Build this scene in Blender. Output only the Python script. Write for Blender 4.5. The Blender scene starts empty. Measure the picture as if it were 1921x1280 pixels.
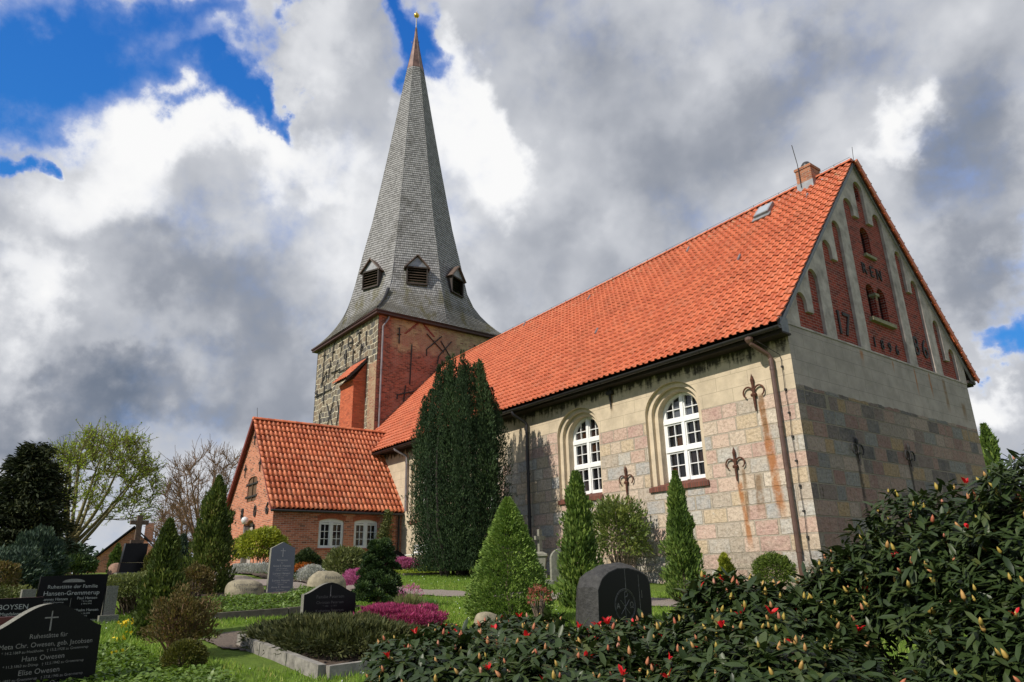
import bpy, math, random
import numpy as np
from mathutils import Vector, Matrix
from mathutils.geometry import delaunay_2d_cdt

SC = bpy.context.scene
COL = SC.collection
R = math.radians

# ------------------------------------------------------------------ camera
cam_d = bpy.data.cameras.new('camera')
cam_d.sensor_width = 36.0
cam_d.lens = 24.51
cam_d.clip_start = 0.05
cam_d.clip_end = 3000
cam = bpy.data.objects.new('camera', cam_d)
COL.objects.link(cam)
cr, cu, cf = (Vector((0.61164288, 0.79082487, -0.02211368)), Vector((0.2618953, -0.17602195, 0.94890839)),
              Vector((-0.74652786, 0.58618453, 0.31477588)))
M = Matrix.Identity(4)
for i in range(3):
    M[i][0] = cr[i]; M[i][1] = cu[i]; M[i][2] = -cf[i]
M[0][3], M[1][3], M[2][3] = 9.2875, -16.5922, 1.604
cam.matrix_world = M
SC.camera = cam
SC.view_settings.view_transform = 'Standard'
SC.view_settings.look = 'None'
SC.view_settings.exposure = 0.0
SC.view_settings.gamma = 1.0
try:
    SC.cycles.max_bounces = 6
    SC.cycles.diffuse_bounces = 3
    SC.cycles.transparent_max_bounces = 6
    SC.cycles.use_denoising = True
except Exception:
    pass

# ------------------------------------------------------------------ sun
SUN_EL, SUN_AZ = R(40.5), R(1.0)           # azimuth measured east of south
to_sun = Vector((math.sin(SUN_AZ) * math.cos(SUN_EL), -math.cos(SUN_AZ) * math.cos(SUN_EL), math.sin(SUN_EL)))
sun_d = bpy.data.lights.new('sun', 'SUN')
sun_d.energy = 4.7
sun_d.angle = R(0.5)
sun_d.color = (1.0, 0.93, 0.82)
sun = bpy.data.objects.new('sun', sun_d)
COL.objects.link(sun)
sun.rotation_euler = (-to_sun).to_track_quat('-Z', 'Y').to_euler()


# ------------------------------------------------------------------ node helper
class NT:
    def __init__(s, tree):
        s.t = tree; s.n = tree.nodes; s.l = tree.links

    def new(s, typ, ins=None, **props):
        nd = s.n.new(typ)
        for k, v in props.items():
            setattr(nd, k, v)
        if ins:
            for k, v in ins.items():
                s.put(nd.inputs[k], v)
        return nd

    def put(s, sock, v):
        if hasattr(v, 'is_linked') or isinstance(v, bpy.types.NodeSocket):
            s.l.new(v, sock)
        else:
            if sock.type == 'RGBA' and hasattr(v, '__len__') and len(v) == 3:
                v = tuple(v) + (1.0,)
            sock.default_value = v

    def m(s, op, a, b=0.0, c=None, clamp=False):
        nd = s.n.new('ShaderNodeMath'); nd.operation = op; nd.use_clamp = clamp
        s.put(nd.inputs[0], a); s.put(nd.inputs[1], b)
        if c is not None: s.put(nd.inputs[2], c)
        return nd.outputs[0]

    def v(s, op, a, b=(0, 0, 0), out=0):
        nd = s.n.new('ShaderNodeVectorMath'); nd.operation = op
        s.put(nd.inputs[0], a)
        if op == 'SCALE': s.put(nd.inputs['Scale'], b)
        else: s.put(nd.inputs[1], b)
        return nd.outputs['Value'] if op in ('DOT_PRODUCT', 'LENGTH', 'DISTANCE') else nd.outputs[0]

    def ss(s, x, lo, hi, a=0.0, b=1.0):
        nd = s.n.new('ShaderNodeMapRange'); nd.interpolation_type = 'SMOOTHSTEP'
        s.put(nd.inputs[0], x); s.put(nd.inputs[1], lo); s.put(nd.inputs[2], hi); s.put(nd.inputs[3], a); s.put(nd.inputs[4], b)
        return nd.outputs[0]

    def noise(s, vec, scale, detail=4, rough=0.55, dist=0.0, col=False):
        nd = s.n.new('ShaderNodeTexNoise')
        if vec is not None: s.put(nd.inputs['Vector'], vec)
        nd.inputs['Scale'].default_value = scale; nd.inputs['Detail'].default_value = detail
        nd.inputs['Roughness'].default_value = rough; nd.inputs['Distortion'].default_value = dist
        return nd.outputs['Color' if col else 0]

    def ramp(s, x, stops, interp='LINEAR'):
        nd = s.n.new('ShaderNodeValToRGB'); cr_ = nd.color_ramp; cr_.interpolation = interp
        while len(cr_.elements) < len(stops): cr_.elements.new(0.5)
        for e, (p, c) in zip(cr_.elements, stops):
            e.position = p; e.color = tuple(c) + (1.0,) if len(c) == 3 else c
        s.put(nd.inputs[0], x)
        return nd.outputs[0]

    def mix(s, f, a, b, mode='MIX'):
        nd = s.n.new('ShaderNodeMix'); nd.data_type = 'RGBA'; nd.blend_type = mode
        s.put(nd.inputs[0], f); s.put(nd.inputs[6], a); s.put(nd.inputs[7], b)
        return nd.outputs[2]

    def sep(s, vec):
        nd = s.n.new('ShaderNodeSeparateXYZ'); s.put(nd.inputs[0], vec); return nd.outputs

    def comb(s, x, y, z=0.0):
        nd = s.n.new('ShaderNodeCombineXYZ'); s.put(nd.inputs[0], x); s.put(nd.inputs[1], y); s.put(nd.inputs[2], z); return nd.outputs[0]

    def attr(s, name='rnd'):
        nd = s.n.new('ShaderNodeAttribute'); nd.attribute_name = name; return nd.outputs['Fac']

    def bump(s, h, strength=0.4, dist=0.01):
        nd = s.n.new('ShaderNodeBump'); nd.inputs['Strength'].default_value = strength; nd.inputs['Distance'].default_value = dist
        s.put(nd.inputs['Height'], h); return nd.outputs[0]


# ------------------------------------------------------------------ world: sky and clouds by direction
world = bpy.data.worlds.new('World')
SC.world = world
world.use_nodes = True
W = NT(world.node_tree)
W.n.clear()
sky = W.new('ShaderNodeTexSky', sky_type='NISHITA')
sky.sun_disc = False
sky.sun_elevation = SUN_EL
sky.sun_rotation = math.pi - SUN_AZ
sky.altitude = 50
sky.air_density = 1.0; sky.dust_density = 0.4; sky.ozone_density = 2.0
tc = W.new('ShaderNodeTexCoord')
dirv = W.v('NORMALIZE', tc.outputs['Generated'])


def sky_dir(az, el):
    """az degrees, clockwise from north (+Y); el degrees"""
    return Vector((math.sin(R(az)) * math.cos(R(el)), math.cos(R(az)) * math.cos(R(el)), math.sin(R(el))))


def patch(vec, az, el, wa, we, tilt=0.0, soft=1.0):
    """an elliptic patch of sky (1 at its middle, 0 outside) given by compass bearing, elevation and angular size"""
    c = sky_dir(az, el)
    e1 = Vector((math.cos(R(az)), -math.sin(R(az)), 0)); e2 = c.cross(e1) * -1
    if e2.z < 0: e2 = -e2
    a1 = e1 * math.cos(R(tilt)) + e2 * math.sin(R(tilt)); a2 = e2 * math.cos(R(tilt)) - e1 * math.sin(R(tilt))
    a1 = a1 / math.sin(R(wa)); a2 = a2 / math.sin(R(we))
    p = W.v('DOT_PRODUCT', vec, tuple(a1)); q = W.v('DOT_PRODUCT', vec, tuple(a2))
    p = W.m('SUBTRACT', p, a1.dot(c)); q = W.m('SUBTRACT', q, a2.dot(c))
    r2 = W.m('ADD', W.m('MULTIPLY', p, p), W.m('MULTIPLY', q, q))
    return W.ss(W.m('SQRT', r2), 1.0 - 0.8 * soft, 1.0 + 0.2 * soft, 1.0, 0.0)


def total(parts):
    acc = None
    for w, p in parts:
        t_ = W.m('MULTIPLY', p, w)
        acc = t_ if acc is None else W.m('ADD', acc, t_)
    return acc

HOLES = [(-91.6, 33.9, 9.5, 5.5, 23.2, 1.0), (-81.2, 33.2, 4.5, 2.7, 15.5, 0.9), (-83.4, 38.3, 5.6, 2.4, 19.2, 0.5), (-58.2, 41.8, 3.8, 4.0, 2.6, 1.0), (-63.0, 42.8, 2.3, 2.1, 6.0, 0.7), (-58.9, 38.0, 2.4, 1.7, 2.8, 0.6), (-72.3, 33.7, 2.2, 1.7, 10.1, 0.8), (-76.0, 32.7, 2.6, 1.6, 12.0, 0.7), (-78.1, 34.9, 1.8, 2.2, 14.1, 0.6), (-91.6, 26.4, 1.1, 1.5, 18.5, 0.9), (-14.9, 13.9, 3.2, 1.7, -1.9, 1.0), (-14.6, 16.9, 1.7, 2.1, -14.2, 0.3), (-76.3, 41.1, 1.8, 1.4, 15.1, 0.5)]
WISPS = [(-85.6, 36.2, 4.8, 2.4, 9.9, 0.4), (-71.7, 38.6, 5.6, 4.0, 11.1, 0.5), (-52.8, 43.0, 2.4, 2.2, -1.0, 0.4), (-68.1, 41.4, 4.2, 1.8, 9.3, 0.4)]
DARK = [(-75.7, 19.4, 9.7, 5.2, -1.2, 0.324), (-84.2, 10.7, 10.4, 3.1, 5.1, 0.44999999999999996), (-70.2, 13.3, 7.1, 5.0, 2.9, 0.325), (-35.9, 34.0, 9.9, 7.4, -10.6, 0.21000000000000002), (-14.6, 25.4, 4.5, 9.1, -19.8, 0.315), (-46.1, 23.4, 11.1, 5.2, -23.8, 0.168), (-24.9, 36.0, 8.5, 3.9, -18.2, 0.168), (-41.0, 41.6, 5.9, 2.9, -8.8, 0.10500000000000001), (-18.9, 17.9, 3.8, 2.6, -12.9, 0.21000000000000002), (-87.6, 14.0, 3.6, 2.2, 8.2, 0.10500000000000001), (-54.6, 20.1, 5.2, 2.6, -0.5, 0.1575)]
BRIGHT = [(-80.7, 30.1, 8.3, 3.4, 13.8, 0.34), (-85.1, 24.6, 6.1, 4.1, 13.6, 0.26), (-69.0, 30.5, 6.7, 3.4, 7.3, 0.24), (-53.2, 37.4, 3.1, 7.4, 14.2, 0.42), (-55.5, 31.7, 3.8, 5.4, 0.4, 0.3), (-18.7, 29.1, 2.9, 2.5, -39.3, 0.3), (-21.7, 27.5, 2.1, 1.9, -16.6, 0.12), (-16.4, 9.8, 3.5, 2.5, -8.6, 0.4), (-88.7, 16.7, 3.2, 3.9, 10.5, 0.22), (-71.7, 38.3, 5.3, 4.0, 11.0, 0.15), (-85.4, 36.0, 4.5, 2.7, 19.6, 0.12), (-62.2, 25.2, 4.6, 6.8, 2.9, 0.1)]
wn = W.noise(dirv, 3.6, 5, 0.55, 0.0, col=True)
wn2 = W.noise(dirv, 13.0, 6, 0.62, 0.0, col=True)
dw = W.v('ADD', dirv, W.v('ADD', W.v('SCALE', W.v('SUBTRACT', wn, (0.5, 0.5, 0.5)), 0.42), W.v('SCALE', W.v('SUBTRACT', wn2, (0.5, 0.5, 0.5)), 0.13)))
fb1 = W.noise(dirv, 5.5, 9, 0.56, 0.1)
fb1s = W.noise(W.v('ADD', dirv, (-0.018, -0.020, 0.034)), 5.5, 4, 0.5, 0.1)
fb1l = W.noise(dirv, 5.5, 4, 0.5, 0.1)
fb2 = W.noise(W.v('ADD', dirv, (3.1, 1.7, 0.4)), 15.0, 8, 0.62, 0.2)
fb3 = W.noise(W.v('ADD', dirv, (7.7, 4.1, 2.4)), 2.4, 4, 0.5, 0.1)
HOLES += [(177, 48, 58, 46, 0, 0.55), (110, 30, 40, 25, 0, 0.35)]
cov = W.m('SUBTRACT', 1.0, total([(w * 1.12, patch(dw, a, e, wa * 1.08, we * 1.12, tl, 1.3)) for a, e, wa, we, tl, w in HOLES]))
cov = W.m('ADD', cov, total([(w * 1.0, patch(dw, a, e, wa, we, tl, 1.3)) for a, e, wa, we, tl, w in WISPS]))
edge = W.m('ADD', W.m('MULTIPLY', W.m('SUBTRACT', fb1, 0.5), 1.9), W.m('MULTIPLY', W.m('SUBTRACT', fb2, 0.5), 0.9))
cmask = W.ss(W.m('ADD', cov, W.m('MULTIPLY', edge, 0.70)), 0.02, 1.0)
shade = W.m('ADD', 0.70, W.m('SUBTRACT', total([(w, patch(dw, a, e, wa, we, tl, 1.0)) for a, e, wa, we, tl, w in BRIGHT]),
                            total([(w * .88, patch(dw, a, e, wa, we, tl, 1.2)) for a, e, wa, we, tl, w in DARK])))
shade = W.m('ADD', shade, W.m('ADD', W.m('MULTIPLY', W.m('SUBTRACT', fb1, 0.5), 0.19), W.m('MULTIPLY', W.m('SUBTRACT', fb3, 0.5), 0.26)))
shade = W.m('ADD', shade, W.m('MULTIPLY', W.m('SUBTRACT', fb2, 0.5), 0.08))
shade = W.m('ADD', shade, W.m('MULTIPLY', W.m('SUBTRACT', fb1l, fb1s), 0.45))
shade = W.m('ADD', shade, W.ss(cov, 0.40, 0.98, 0.22, 0.0))
ccol = W.ramp(shade, [(0.0, (0.085, 0.115, 0.17)), (0.25, (0.16, 0.195, 0.26)), (0.5, (0.315, 0.34, 0.395)), (0.7, (0.55, 0.57, 0.615)), (0.88, (0.84, 0.85, 0.875)), (1.0, (0.96, 0.96, 0.96))])
ccol = W.v('SCALE', ccol, 10.0)
thin = W.mix(W.ss(cmask, 0.45, 1.0), (3.9, 4.7, 7.4), ccol)
elz = W.sep(dirv)[2]
blue = W.ramp(elz, [(0.0, (0.10, 0.42, 0.85)), (0.25, (0.035, 0.27, 0.76)), (0.75, (0.010, 0.125, 0.53))])
blue = W.mix(0.12, W.v('SCALE', blue, 10.0), sky.outputs[0])
bg = W.new('ShaderNodeBackground')
W.put(bg.inputs['Color'], W.mix(cmask, blue, thin))
bg.inputs['Strength'].default_value = 0.1
wo = W.new('ShaderNodeOutputWorld')
W.l.new(bg.outputs[0], wo.inputs[0])
world.cycles.sampling_method = 'MANUAL'
world.cycles.sample_map_resolution = 512


# ------------------------------------------------------------------ mesh helpers
def ground_z(x, y):
    xx = max(x, -21.0)
    if x > 9: xx = 9 + (x - 9) * 0.4
    return 0.907 - 0.0599 * xx + 0.0211 * max(-40, min(40, y))


class MB:
    def __init__(s):
        s.V = []; s.F = []; s.U = []; s.Rn = []

    def add(s, verts, faces, uvs=None, rnd=0.5):
        o = len(s.V)
        s.V.extend([tuple(v) for v in verts])
        for i, f in enumerate(faces):
            s.F.append(tuple(o + k for k in f))
            s.U.append(None if uvs is None else uvs[i])
            s.Rn.append(rnd if not hasattr(rnd, '__len__') else rnd[i])
        return s

    def box(s, x0, x1, y0, y1, z0, z1, rnd=0.5):
        v = [(x0, y0, z0), (x1, y0, z0), (x1, y1, z0), (x0, y1, z0), (x0, y0, z1), (x1, y0, z1), (x1, y1, z1), (x0, y1, z1)]
        return s.add(v, [(0, 3, 2, 1), (4, 5, 6, 7), (0, 1, 5, 4), (1, 2, 6, 5), (2, 3, 7, 6), (3, 0, 4, 7)], rnd=rnd)

    def obox(s, c, ax, ay, az, hx, hy, hz, rnd=0.5):
        c = Vector(c); ax = Vector(ax).normalized() * hx; ay = Vector(ay).normalized() * hy; az = Vector(az).normalized() * hz
        v = [c + a * ax + b * ay + d * az for d in (-1, 1) for a, b in ((-1, -1), (1, -1), (1, 1), (-1, 1))]
        return s.add(v, [(0, 3, 2, 1), (4, 5, 6, 7), (0, 1, 5, 4), (1, 2, 6, 5), (2, 3, 7, 6), (3, 0, 4, 7)], rnd=rnd)

    def beam(s, a, b, w, h, up=(0, 0, 1), rnd=0.5):
        a = Vector(a); b = Vector(b); d = (b - a); u = Vector(up)
        sd = d.cross(u).normalized(); u2 = sd.cross(d).normalized()
        return s.obox((a + b) / 2, d, sd, u2, d.length / 2, w / 2, h / 2, rnd)

    def tube(s, pts, rad, n=6, cap=True, rnd=0.5):
        pts = [Vector(p) for p in pts]
        if not hasattr(rad, '__len__'): rad = [rad] * len(pts)
        v = []; prev = None
        for i, p in enumerate(pts):
            d = (pts[min(i + 1, len(pts) - 1)] - pts[max(i - 1, 0)])
            if d.length < 1e-9: d = Vector((0, 0, 1))
            d.normalize()
            if prev is None:
                ref = Vector((0, 0, 1)) if abs(d.z) < 0.9 else Vector((1, 0, 0))
                a = d.cross(ref).normalized()
            else:
                a = (prev - d * prev.dot(d)).normalized()
            prev = a; b = d.cross(a)
            for k in range(n):
                t = 2 * math.pi * k / n
                v.append(p + (a * math.cos(t) + b * math.sin(t)) * rad[i])
        f = []
        for i in range(len(pts) - 1):
            for k in range(n):
                f.append((i * n + k, i * n + (k + 1) % n, (i + 1) * n + (k + 1) % n, (i + 1) * n + k))
        if cap:
            f.append(tuple(reversed(range(n)))); f.append(tuple((len(pts) - 1) * n + k for k in range(n)))
        return s.add(v, f, rnd=rnd)

    def lathe(s, prof, c, n=16, rnd=0.5):
        v = []; f = []
        for r_, z_ in prof:
            for k in range(n):
                t = 2 * math.pi * k / n
                v.append((c[0] + r_ * math.cos(t), c[1] + r_ * math.sin(t), c[2] + z_))
        for i in range(len(prof) - 1):
            for k in range(n):
                f.append((i * n + k, i * n + (k + 1) % n, (i + 1) * n + (k + 1) % n, (i + 1) * n + k))
        return s.add(v, f, rnd=rnd)

    def prism(s, outline, mapf, d0, d1, rnd=0.5):
        """outline in 2D (counter-clockwise seen from +depth), mapf(u,v,d)->xyz"""
        n = len(outline)
        v = [mapf(a, b, d0) for a, b in outline] + [mapf(a, b, d1) for a, b in outline]
        f = [tuple(reversed(range(n))), tuple(range(n, 2 * n))] + [(i, (i + 1) % n, n + (i + 1) % n, n + i) for i in range(n)]
        return s.add(v, f, rnd=rnd)

    def build(s, name, mat, root=None, parent=None, smooth=False, loc=None):
        me = bpy.data.meshes.new(name)
        off = Vector((0, 0, 0))
        if root is not None: off = root.location.copy()
        elif loc is not None: off = Vector(loc)
        V = [(a[0] - off.x, a[1] - off.y, a[2] - off.z) for a in s.V]
        me.from_pydata(V, [], s.F)
        uv = me.uv_layers.new(name='UVMap')
        data = np.zeros(len(me.loops) * 2, dtype=np.float32)
        i = 0
        for f, u in zip(s.F, s.U):
            if u is None:
                p0, p1, p2 = (Vector(s.V[f[0]]), Vector(s.V[f[1]]), Vector(s.V[f[2]]))
                nn = (p1 - p0).cross(p2 - p0)
                if len(f) > 4: # newell
                    nn = Vector((0, 0, 0))
                    for a in range(len(f)):
                        q0, q1 = s.V[f[a]], s.V[f[(a + 1) % len(f)]]
                        nn += Vector(((q0[1] - q1[1]) * (q0[2] + q1[2]), (q0[2] - q1[2]) * (q0[0] + q1[0]), (q0[0] - q1[0]) * (q0[1] + q1[1])))
                ax = max(range(3), key=lambda k: abs(nn[k]))
                ij = ((1, 2), (0, 2), (0, 1))[ax]
                for k in f:
                    data[i] = s.V[k][ij[0]]; data[i + 1] = s.V[k][ij[1]]; i += 2
            else:
                for k in u:
                    data[i] = k[0]; data[i + 1] = k[1]; i += 2
        uv.data.foreach_set('uv', data)
        at = me.attributes.new('rnd', 'FLOAT', 'FACE')
        at.data.foreach_set('value', np.array(s.Rn, dtype=np.float32))
        if smooth: me.polygons.foreach_set('use_smooth', np.ones(len(me.polygons), dtype=bool))
        me.materials.append(mat)
        me.update()
        ob = bpy.data.objects.new(name, me)
        COL.objects.link(ob)
        if root is not None: ob.parent = parent or root
        elif loc is not None: ob.location = loc
        return ob


def build_np(name, V, quads=None, tris=None, rq=None, rt=None, mat=None, root=None, parent=None, loc=None, smooth=False):
    V = np.asarray(V, dtype=np.float32)
    off = np.zeros(3, dtype=np.float32)
    if root is not None: off = np.array(root.location, dtype=np.float32)
    elif loc is not None: off = np.array(loc, dtype=np.float32)
    V = V - off
    nq = 0 if quads is None else len(quads); nt = 0 if tris is None else len(tris)
    idx = []
    if nq: idx.append(np.asarray(quads).reshape(-1))
    if nt: idx.append(np.asarray(tris).reshape(-1))
    idx = np.concatenate(idx).astype(np.int32)
    tot = np.concatenate([np.full(nq, 4), np.full(nt, 3)]).astype(np.int32)
    start = np.concatenate([[0], np.cumsum(tot)[:-1]]).astype(np.int32)
    me = bpy.data.meshes.new(name)
    me.vertices.add(len(V)); me.vertices.foreach_set('co', V.reshape(-1))
    me.loops.add(len(idx)); me.loops.foreach_set('vertex_index', idx)
    me.polygons.add(nq + nt); me.polygons.foreach_set('loop_start', start)
    try: me.polygons.foreach_set('loop_total', tot)
    except Exception: pass
    me.update(calc_edges=True)
    at = me.attributes.new('rnd', 'FLOAT', 'FACE')
    r_ = []
    if nq: r_.append(np.full(nq, 0.5) if rq is None else rq)
    if nt: r_.append(np.full(nt, 0.5) if rt is None else rt)
    at.data.foreach_set('value', np.concatenate(r_).astype(np.float32))
    if smooth: me.polygons.foreach_set('use_smooth', np.ones(nq + nt, dtype=bool))
    me.materials.append(mat)
    ob = bpy.data.objects.new(name, me)
    COL.objects.link(ob)
    if root is not None: ob.parent = parent or root
    elif loc is not None: ob.location = loc
    return ob


def tag(o, label=None, cat=None, group=None, kind=None):
    if label: o['label'] = label
    if cat: o['category'] = cat
    if group: o['group'] = group
    if kind: o['kind'] = kind
    return o


def thing(name, label, cat, loc, group=None):
    o = bpy.data.objects.new(name, None)
    COL.objects.link(o)
    o.location = loc
    o.empty_display_size = 0.2
    return tag(o, label, cat, group)


def panel(mb, outline, holes, mapf, flip=False, rnd=0.5):
    """flat wall with openings; mapf(u,v) -> xyz; uv = (u,v)"""
    vs = []; es = []
    for lp in [outline] + holes:
        o = len(vs); n = len(lp)
        vs += [Vector(p) for p in lp]
        es += [(o + i, o + (i + 1) % n) for i in range(n)]
    r_ = delaunay_2d_cdt(vs, es, [], 0, 1e-6)
    ov, of = r_[0], r_[2]

    def inside(p, poly):
        c = False; n = len(poly); j = n - 1
        for i in range(n):
            xi, yi = poly[i]; xj, yj = poly[j]
            if (yi > p[1]) != (yj > p[1]) and p[0] < (xj - xi) * (p[1] - yi) / (yj - yi) + xi: c = not c
            j = i
        return c
    V = [mapf(p.x, p.y) for p in ov]
    F = []; U = []
    for f in of:
        c = sum((ov[k] for k in f), Vector((0, 0))) / len(f)
        if not inside(c, outline) or any(inside(c, h) for h in holes): continue
        a, b, d = (ov[k] for k in f[:3])
        ccw = (b - a).x * (d - a).y - (b - a).y * (d - a).x > 0
        ff = list(f) if ccw != flip else list(reversed(f))
        F.append(ff); U.append([(ov[k].x, ov[k].y) for k in ff])
    mb.add(V, F, U, rnd)


def reveal(mb, loop, mapf, d0, d1, rnd=0.5, closed=True):
    n = len(loop)
    V = [mapf(a, b, d0) for a, b in loop] + [mapf(a, b, d1) for a, b in loop]
    F = []; U = []
    L = 0
    for i in range(n if closed else n - 1):
        j = (i + 1) % n
        F.append((i, j, n + j, n + i))
        l2 = L + math.hypot(loop[j][0] - loop[i][0], loop[j][1] - loop[i][1])
        U.append([(d0, L), (d0, l2), (d1, l2), (d1, L)]); L = l2
    mb.add(V, F, U, rnd)


def arch(cx, hw, zb, zs, rise, n=16):
    """outline of an opening with an arched head, counter-clockwise"""
    p = [(cx - hw, zb), (cx + hw, zb)]
    for k in range(n + 1):
        t = math.pi * k / n
        p.append((cx + hw * math.cos(t), zs + rise * math.sin(t)))
    return p


def text_part(txt, size, mapf, mat, name, root, parent=None, extrude=0.002, align='CENTER'):
    cu_ = bpy.data.curves.new('writing', 'FONT')
    cu_.body = txt; cu_.size = size; cu_.align_x = align; cu_.extrude = extrude; cu_.resolution_u = 3
    t = bpy.data.objects.new('writing', cu_)
    me = bpy.data.meshes.new_from_object(t)
    bpy.data.objects.remove(t); bpy.data.curves.remove(cu_)
    V = [mapf(v.co.x, v.co.y, v.co.z) for v in me.vertices]
    F = [tuple(p.vertices) for p in me.polygons]
    bpy.data.meshes.remove(me)
    mb = MB(); mb.add(V, F)
    if name is None: return V, F
    return mb.build(name, mat, root, parent)


def snoise(P, f, seed=0.0):
    """cheap smooth 3-D noise, about -1..1"""
    x, y, z = P[:, 0] * f + seed, P[:, 1] * f + seed * 1.7, P[:, 2] * f - seed * 0.6
    return (np.sin(x * 1.7 + np.sin(y * 1.3 + 1.1) * 1.4) + np.sin(y * 1.9 + np.sin(z * 1.5 + 0.3) * 1.5) + np.sin(z * 2.1 + np.sin(x * 1.1 + 2.2) * 1.3)) / 3.0


def unit(a):
    return a / np.maximum(np.linalg.norm(a, axis=1, keepdims=True), 1e-9)


def leaf_quads(P, A, N, L, Wd, fold=0.0):
    A = unit(A); S = unit(np.cross(A, N)); N2 = np.cross(S, A)
    L = np.asarray(L).reshape(-1, 1); Wd = np.asarray(Wd).reshape(-1, 1)
    mid = P + A * L * 0.45 + N2 * L * fold
    V = np.stack([P, mid + S * Wd / 2, P + A * L, mid - S * Wd / 2], 1).reshape(-1, 3)
    Q = np.arange(len(P) * 4).reshape(-1, 4)
    return V, Q


def leaf_big(P, A, N, L, Wd, droop=0.15, fold=0.12):
    """broad leaf of six faces, folded along its midrib and drooping"""
    A = unit(A); S = unit(np.cross(A, N)); N2 = np.cross(S, A)
    L = np.asarray(L).reshape(-1, 1); Wd = np.asarray(Wd).reshape(-1, 1)

    def pt(a, s, k):
        return P + A * L * a + S * Wd * s + N2 * (-L * droop * a * a + Wd * fold * abs(s) * 2 + k)
    V = np.stack([pt(0, 0, 0), pt(.33, .42, 0), pt(.33, 0, 0), pt(.33, -.42, 0), pt(.72, .40, 0), pt(.72, 0, 0), pt(.72, -.40, 0), pt(1, 0, 0)], 1).reshape(-1, 3)
    o = (np.arange(len(P)) * 8)[:, None]
    Q = np.concatenate([o + np.array([1, 2, 5, 4]), o + np.array([2, 3, 6, 5])], 0)
    T = np.concatenate([o + np.array([0, 2, 1]), o + np.array([0, 3, 2]), o + np.array([4, 5, 7]), o + np.array([5, 6, 7])], 0)
    return V, Q, T

# ------------------------------------------------------------------ materials
def mat(name):
    m = bpy.data.materials.new(name); m.use_nodes = True
    t = NT(m.node_tree)
    b = t.n['Principled BSDF']
    return m, t, b


def simple(name, col, rough=0.6, metal=0.0, spec=0.5, var=0.0, scale=8.0, bump=0.0, bscale=40.0):
    m, t, b = mat(name)
    b.inputs['Roughness'].default_value = rough; b.inputs['Metallic'].default_value = metal
    b.inputs['Specular IOR Level'].default_value = spec
    o = t.new('ShaderNodeTexCoord').outputs['Object']
    if var > 0:
        nz = t.noise(o, scale, 5, 0.65)
        a = tuple(c * (1 - var) for c in col); d = tuple(min(1, c * (1 + var)) for c in col)
        t.put(b.inputs['Base Color'], t.ramp(nz, [(0.3, a), (0.7, d)]))
    else:
        b.inputs['Base Color'].default_value = tuple(col) + (1,)
    if bump > 0: t.put(b.inputs['Normal'], t.bump(t.noise(o, bscale, 4, 0.7), bump, 0.02))
    return m


def leafmat(name, stops, rough=0.5, trans=0.25, spec=0.3):
    m, t, b = mat(name)
    col = t.ramp(t.attr(), stops)
    geo = t.new('ShaderNodeNewGeometry')
    t.put(b.inputs['Base Color'], col)
    b.inputs['Roughness'].default_value = rough; b.inputs['Specular IOR Level'].default_value = spec
    if trans > 0:
        tr = t.new('ShaderNodeBsdfTranslucent')
        t.put(tr.inputs['Color'], t.mix(1.0, col, (1.15, 1.2, 0.7), 'MULTIPLY'))
        mx = t.new('ShaderNodeMixShader'); mx.inputs[0].default_value = trans
        t.l.new(b.outputs[0], mx.inputs[1]); t.l.new(tr.outputs[0], mx.inputs[2])
        t.l.new(mx.outputs[0], t.n['Material Output'].inputs[0])
    return m


def tilemat(name, stops, moss=0.0, dirt=0.25):
    m, t, b = mat(name)
    o = t.new('ShaderNodeTexCoord').outputs['Object']
    col = t.ramp(t.attr(), stops)
    big = t.noise(o, 0.6, 4, 0.6)
    col = t.mix(t.ss(big, 0.45, 0.75, 0, dirt), col, (0.30, 0.085, 0.035))
    fine = t.noise(o, 22, 4, 0.7)
    col = t.mix(t.ss(fine, 0.56, 0.75, 0, 0.35), col, (0.22, 0.10, 0.06))
    oz = t.sep(o)[2]
    lich = t.noise(o, 5.0, 6, 0.72)
    if name == 'pantile':
        lk = t.m('MULTIPLY', t.ss(lich, 0.56, 0.66, 0, 0.7), t.ss(oz, 12.4, 13.4))
        col = t.mix(lk, col, (0.55, 0.42, 0.26))
    if moss > 0:
        sp = t.noise(o, 9, 5, 0.7)
        col = t.mix(t.ss(sp, 0.60, 0.70, 0, moss), col, (0.10, 0.075, 0.04))
    t.put(b.inputs['Base Color'], col)
    b.inputs['Roughness'].default_value = 0.55
    b.inputs['Specular IOR Level'].default_value = 0.3
    t.put(b.inputs['Normal'], t.bump(fine, 0.25, 0.01))
    return m


def warped(t, amt=0.006, scale=9.0):
    uv = t.new('ShaderNodeUVMap').outputs[0]
    nz = t.noise(uv, scale, 3, 0.6, col=True)
    d = t.v('SCALE', t.v('SUBTRACT', nz, (0.5, 0.5, 0.5)), amt * 2)
    return uv, t.v('ADD', uv, d)


def bricknode(t, vec, bw, rh, mort, smooth=0.1, off=0.5):
    nd = t.new('ShaderNodeTexBrick')
    nd.offset = off; nd.squash = 1.0
    t.put(nd.inputs['Vector'], vec)
    nd.inputs['Scale'].default_value = 1.0
    nd.inputs['Color1'].default_value = (0, 0, 0, 1); nd.inputs['Color2'].default_value = (1, 1, 1, 1); nd.inputs['Mortar'].default_value = (0.5, 0.5, 0.5, 1)
    nd.inputs['Mortar Size'].default_value = mort; nd.inputs['Mortar Smooth'].default_value = smooth
    nd.inputs['Brick Width'].default_value = bw; nd.inputs['Row Height'].default_value = rh
    return nd.outputs['Color'], nd.outputs['Fac']


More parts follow.
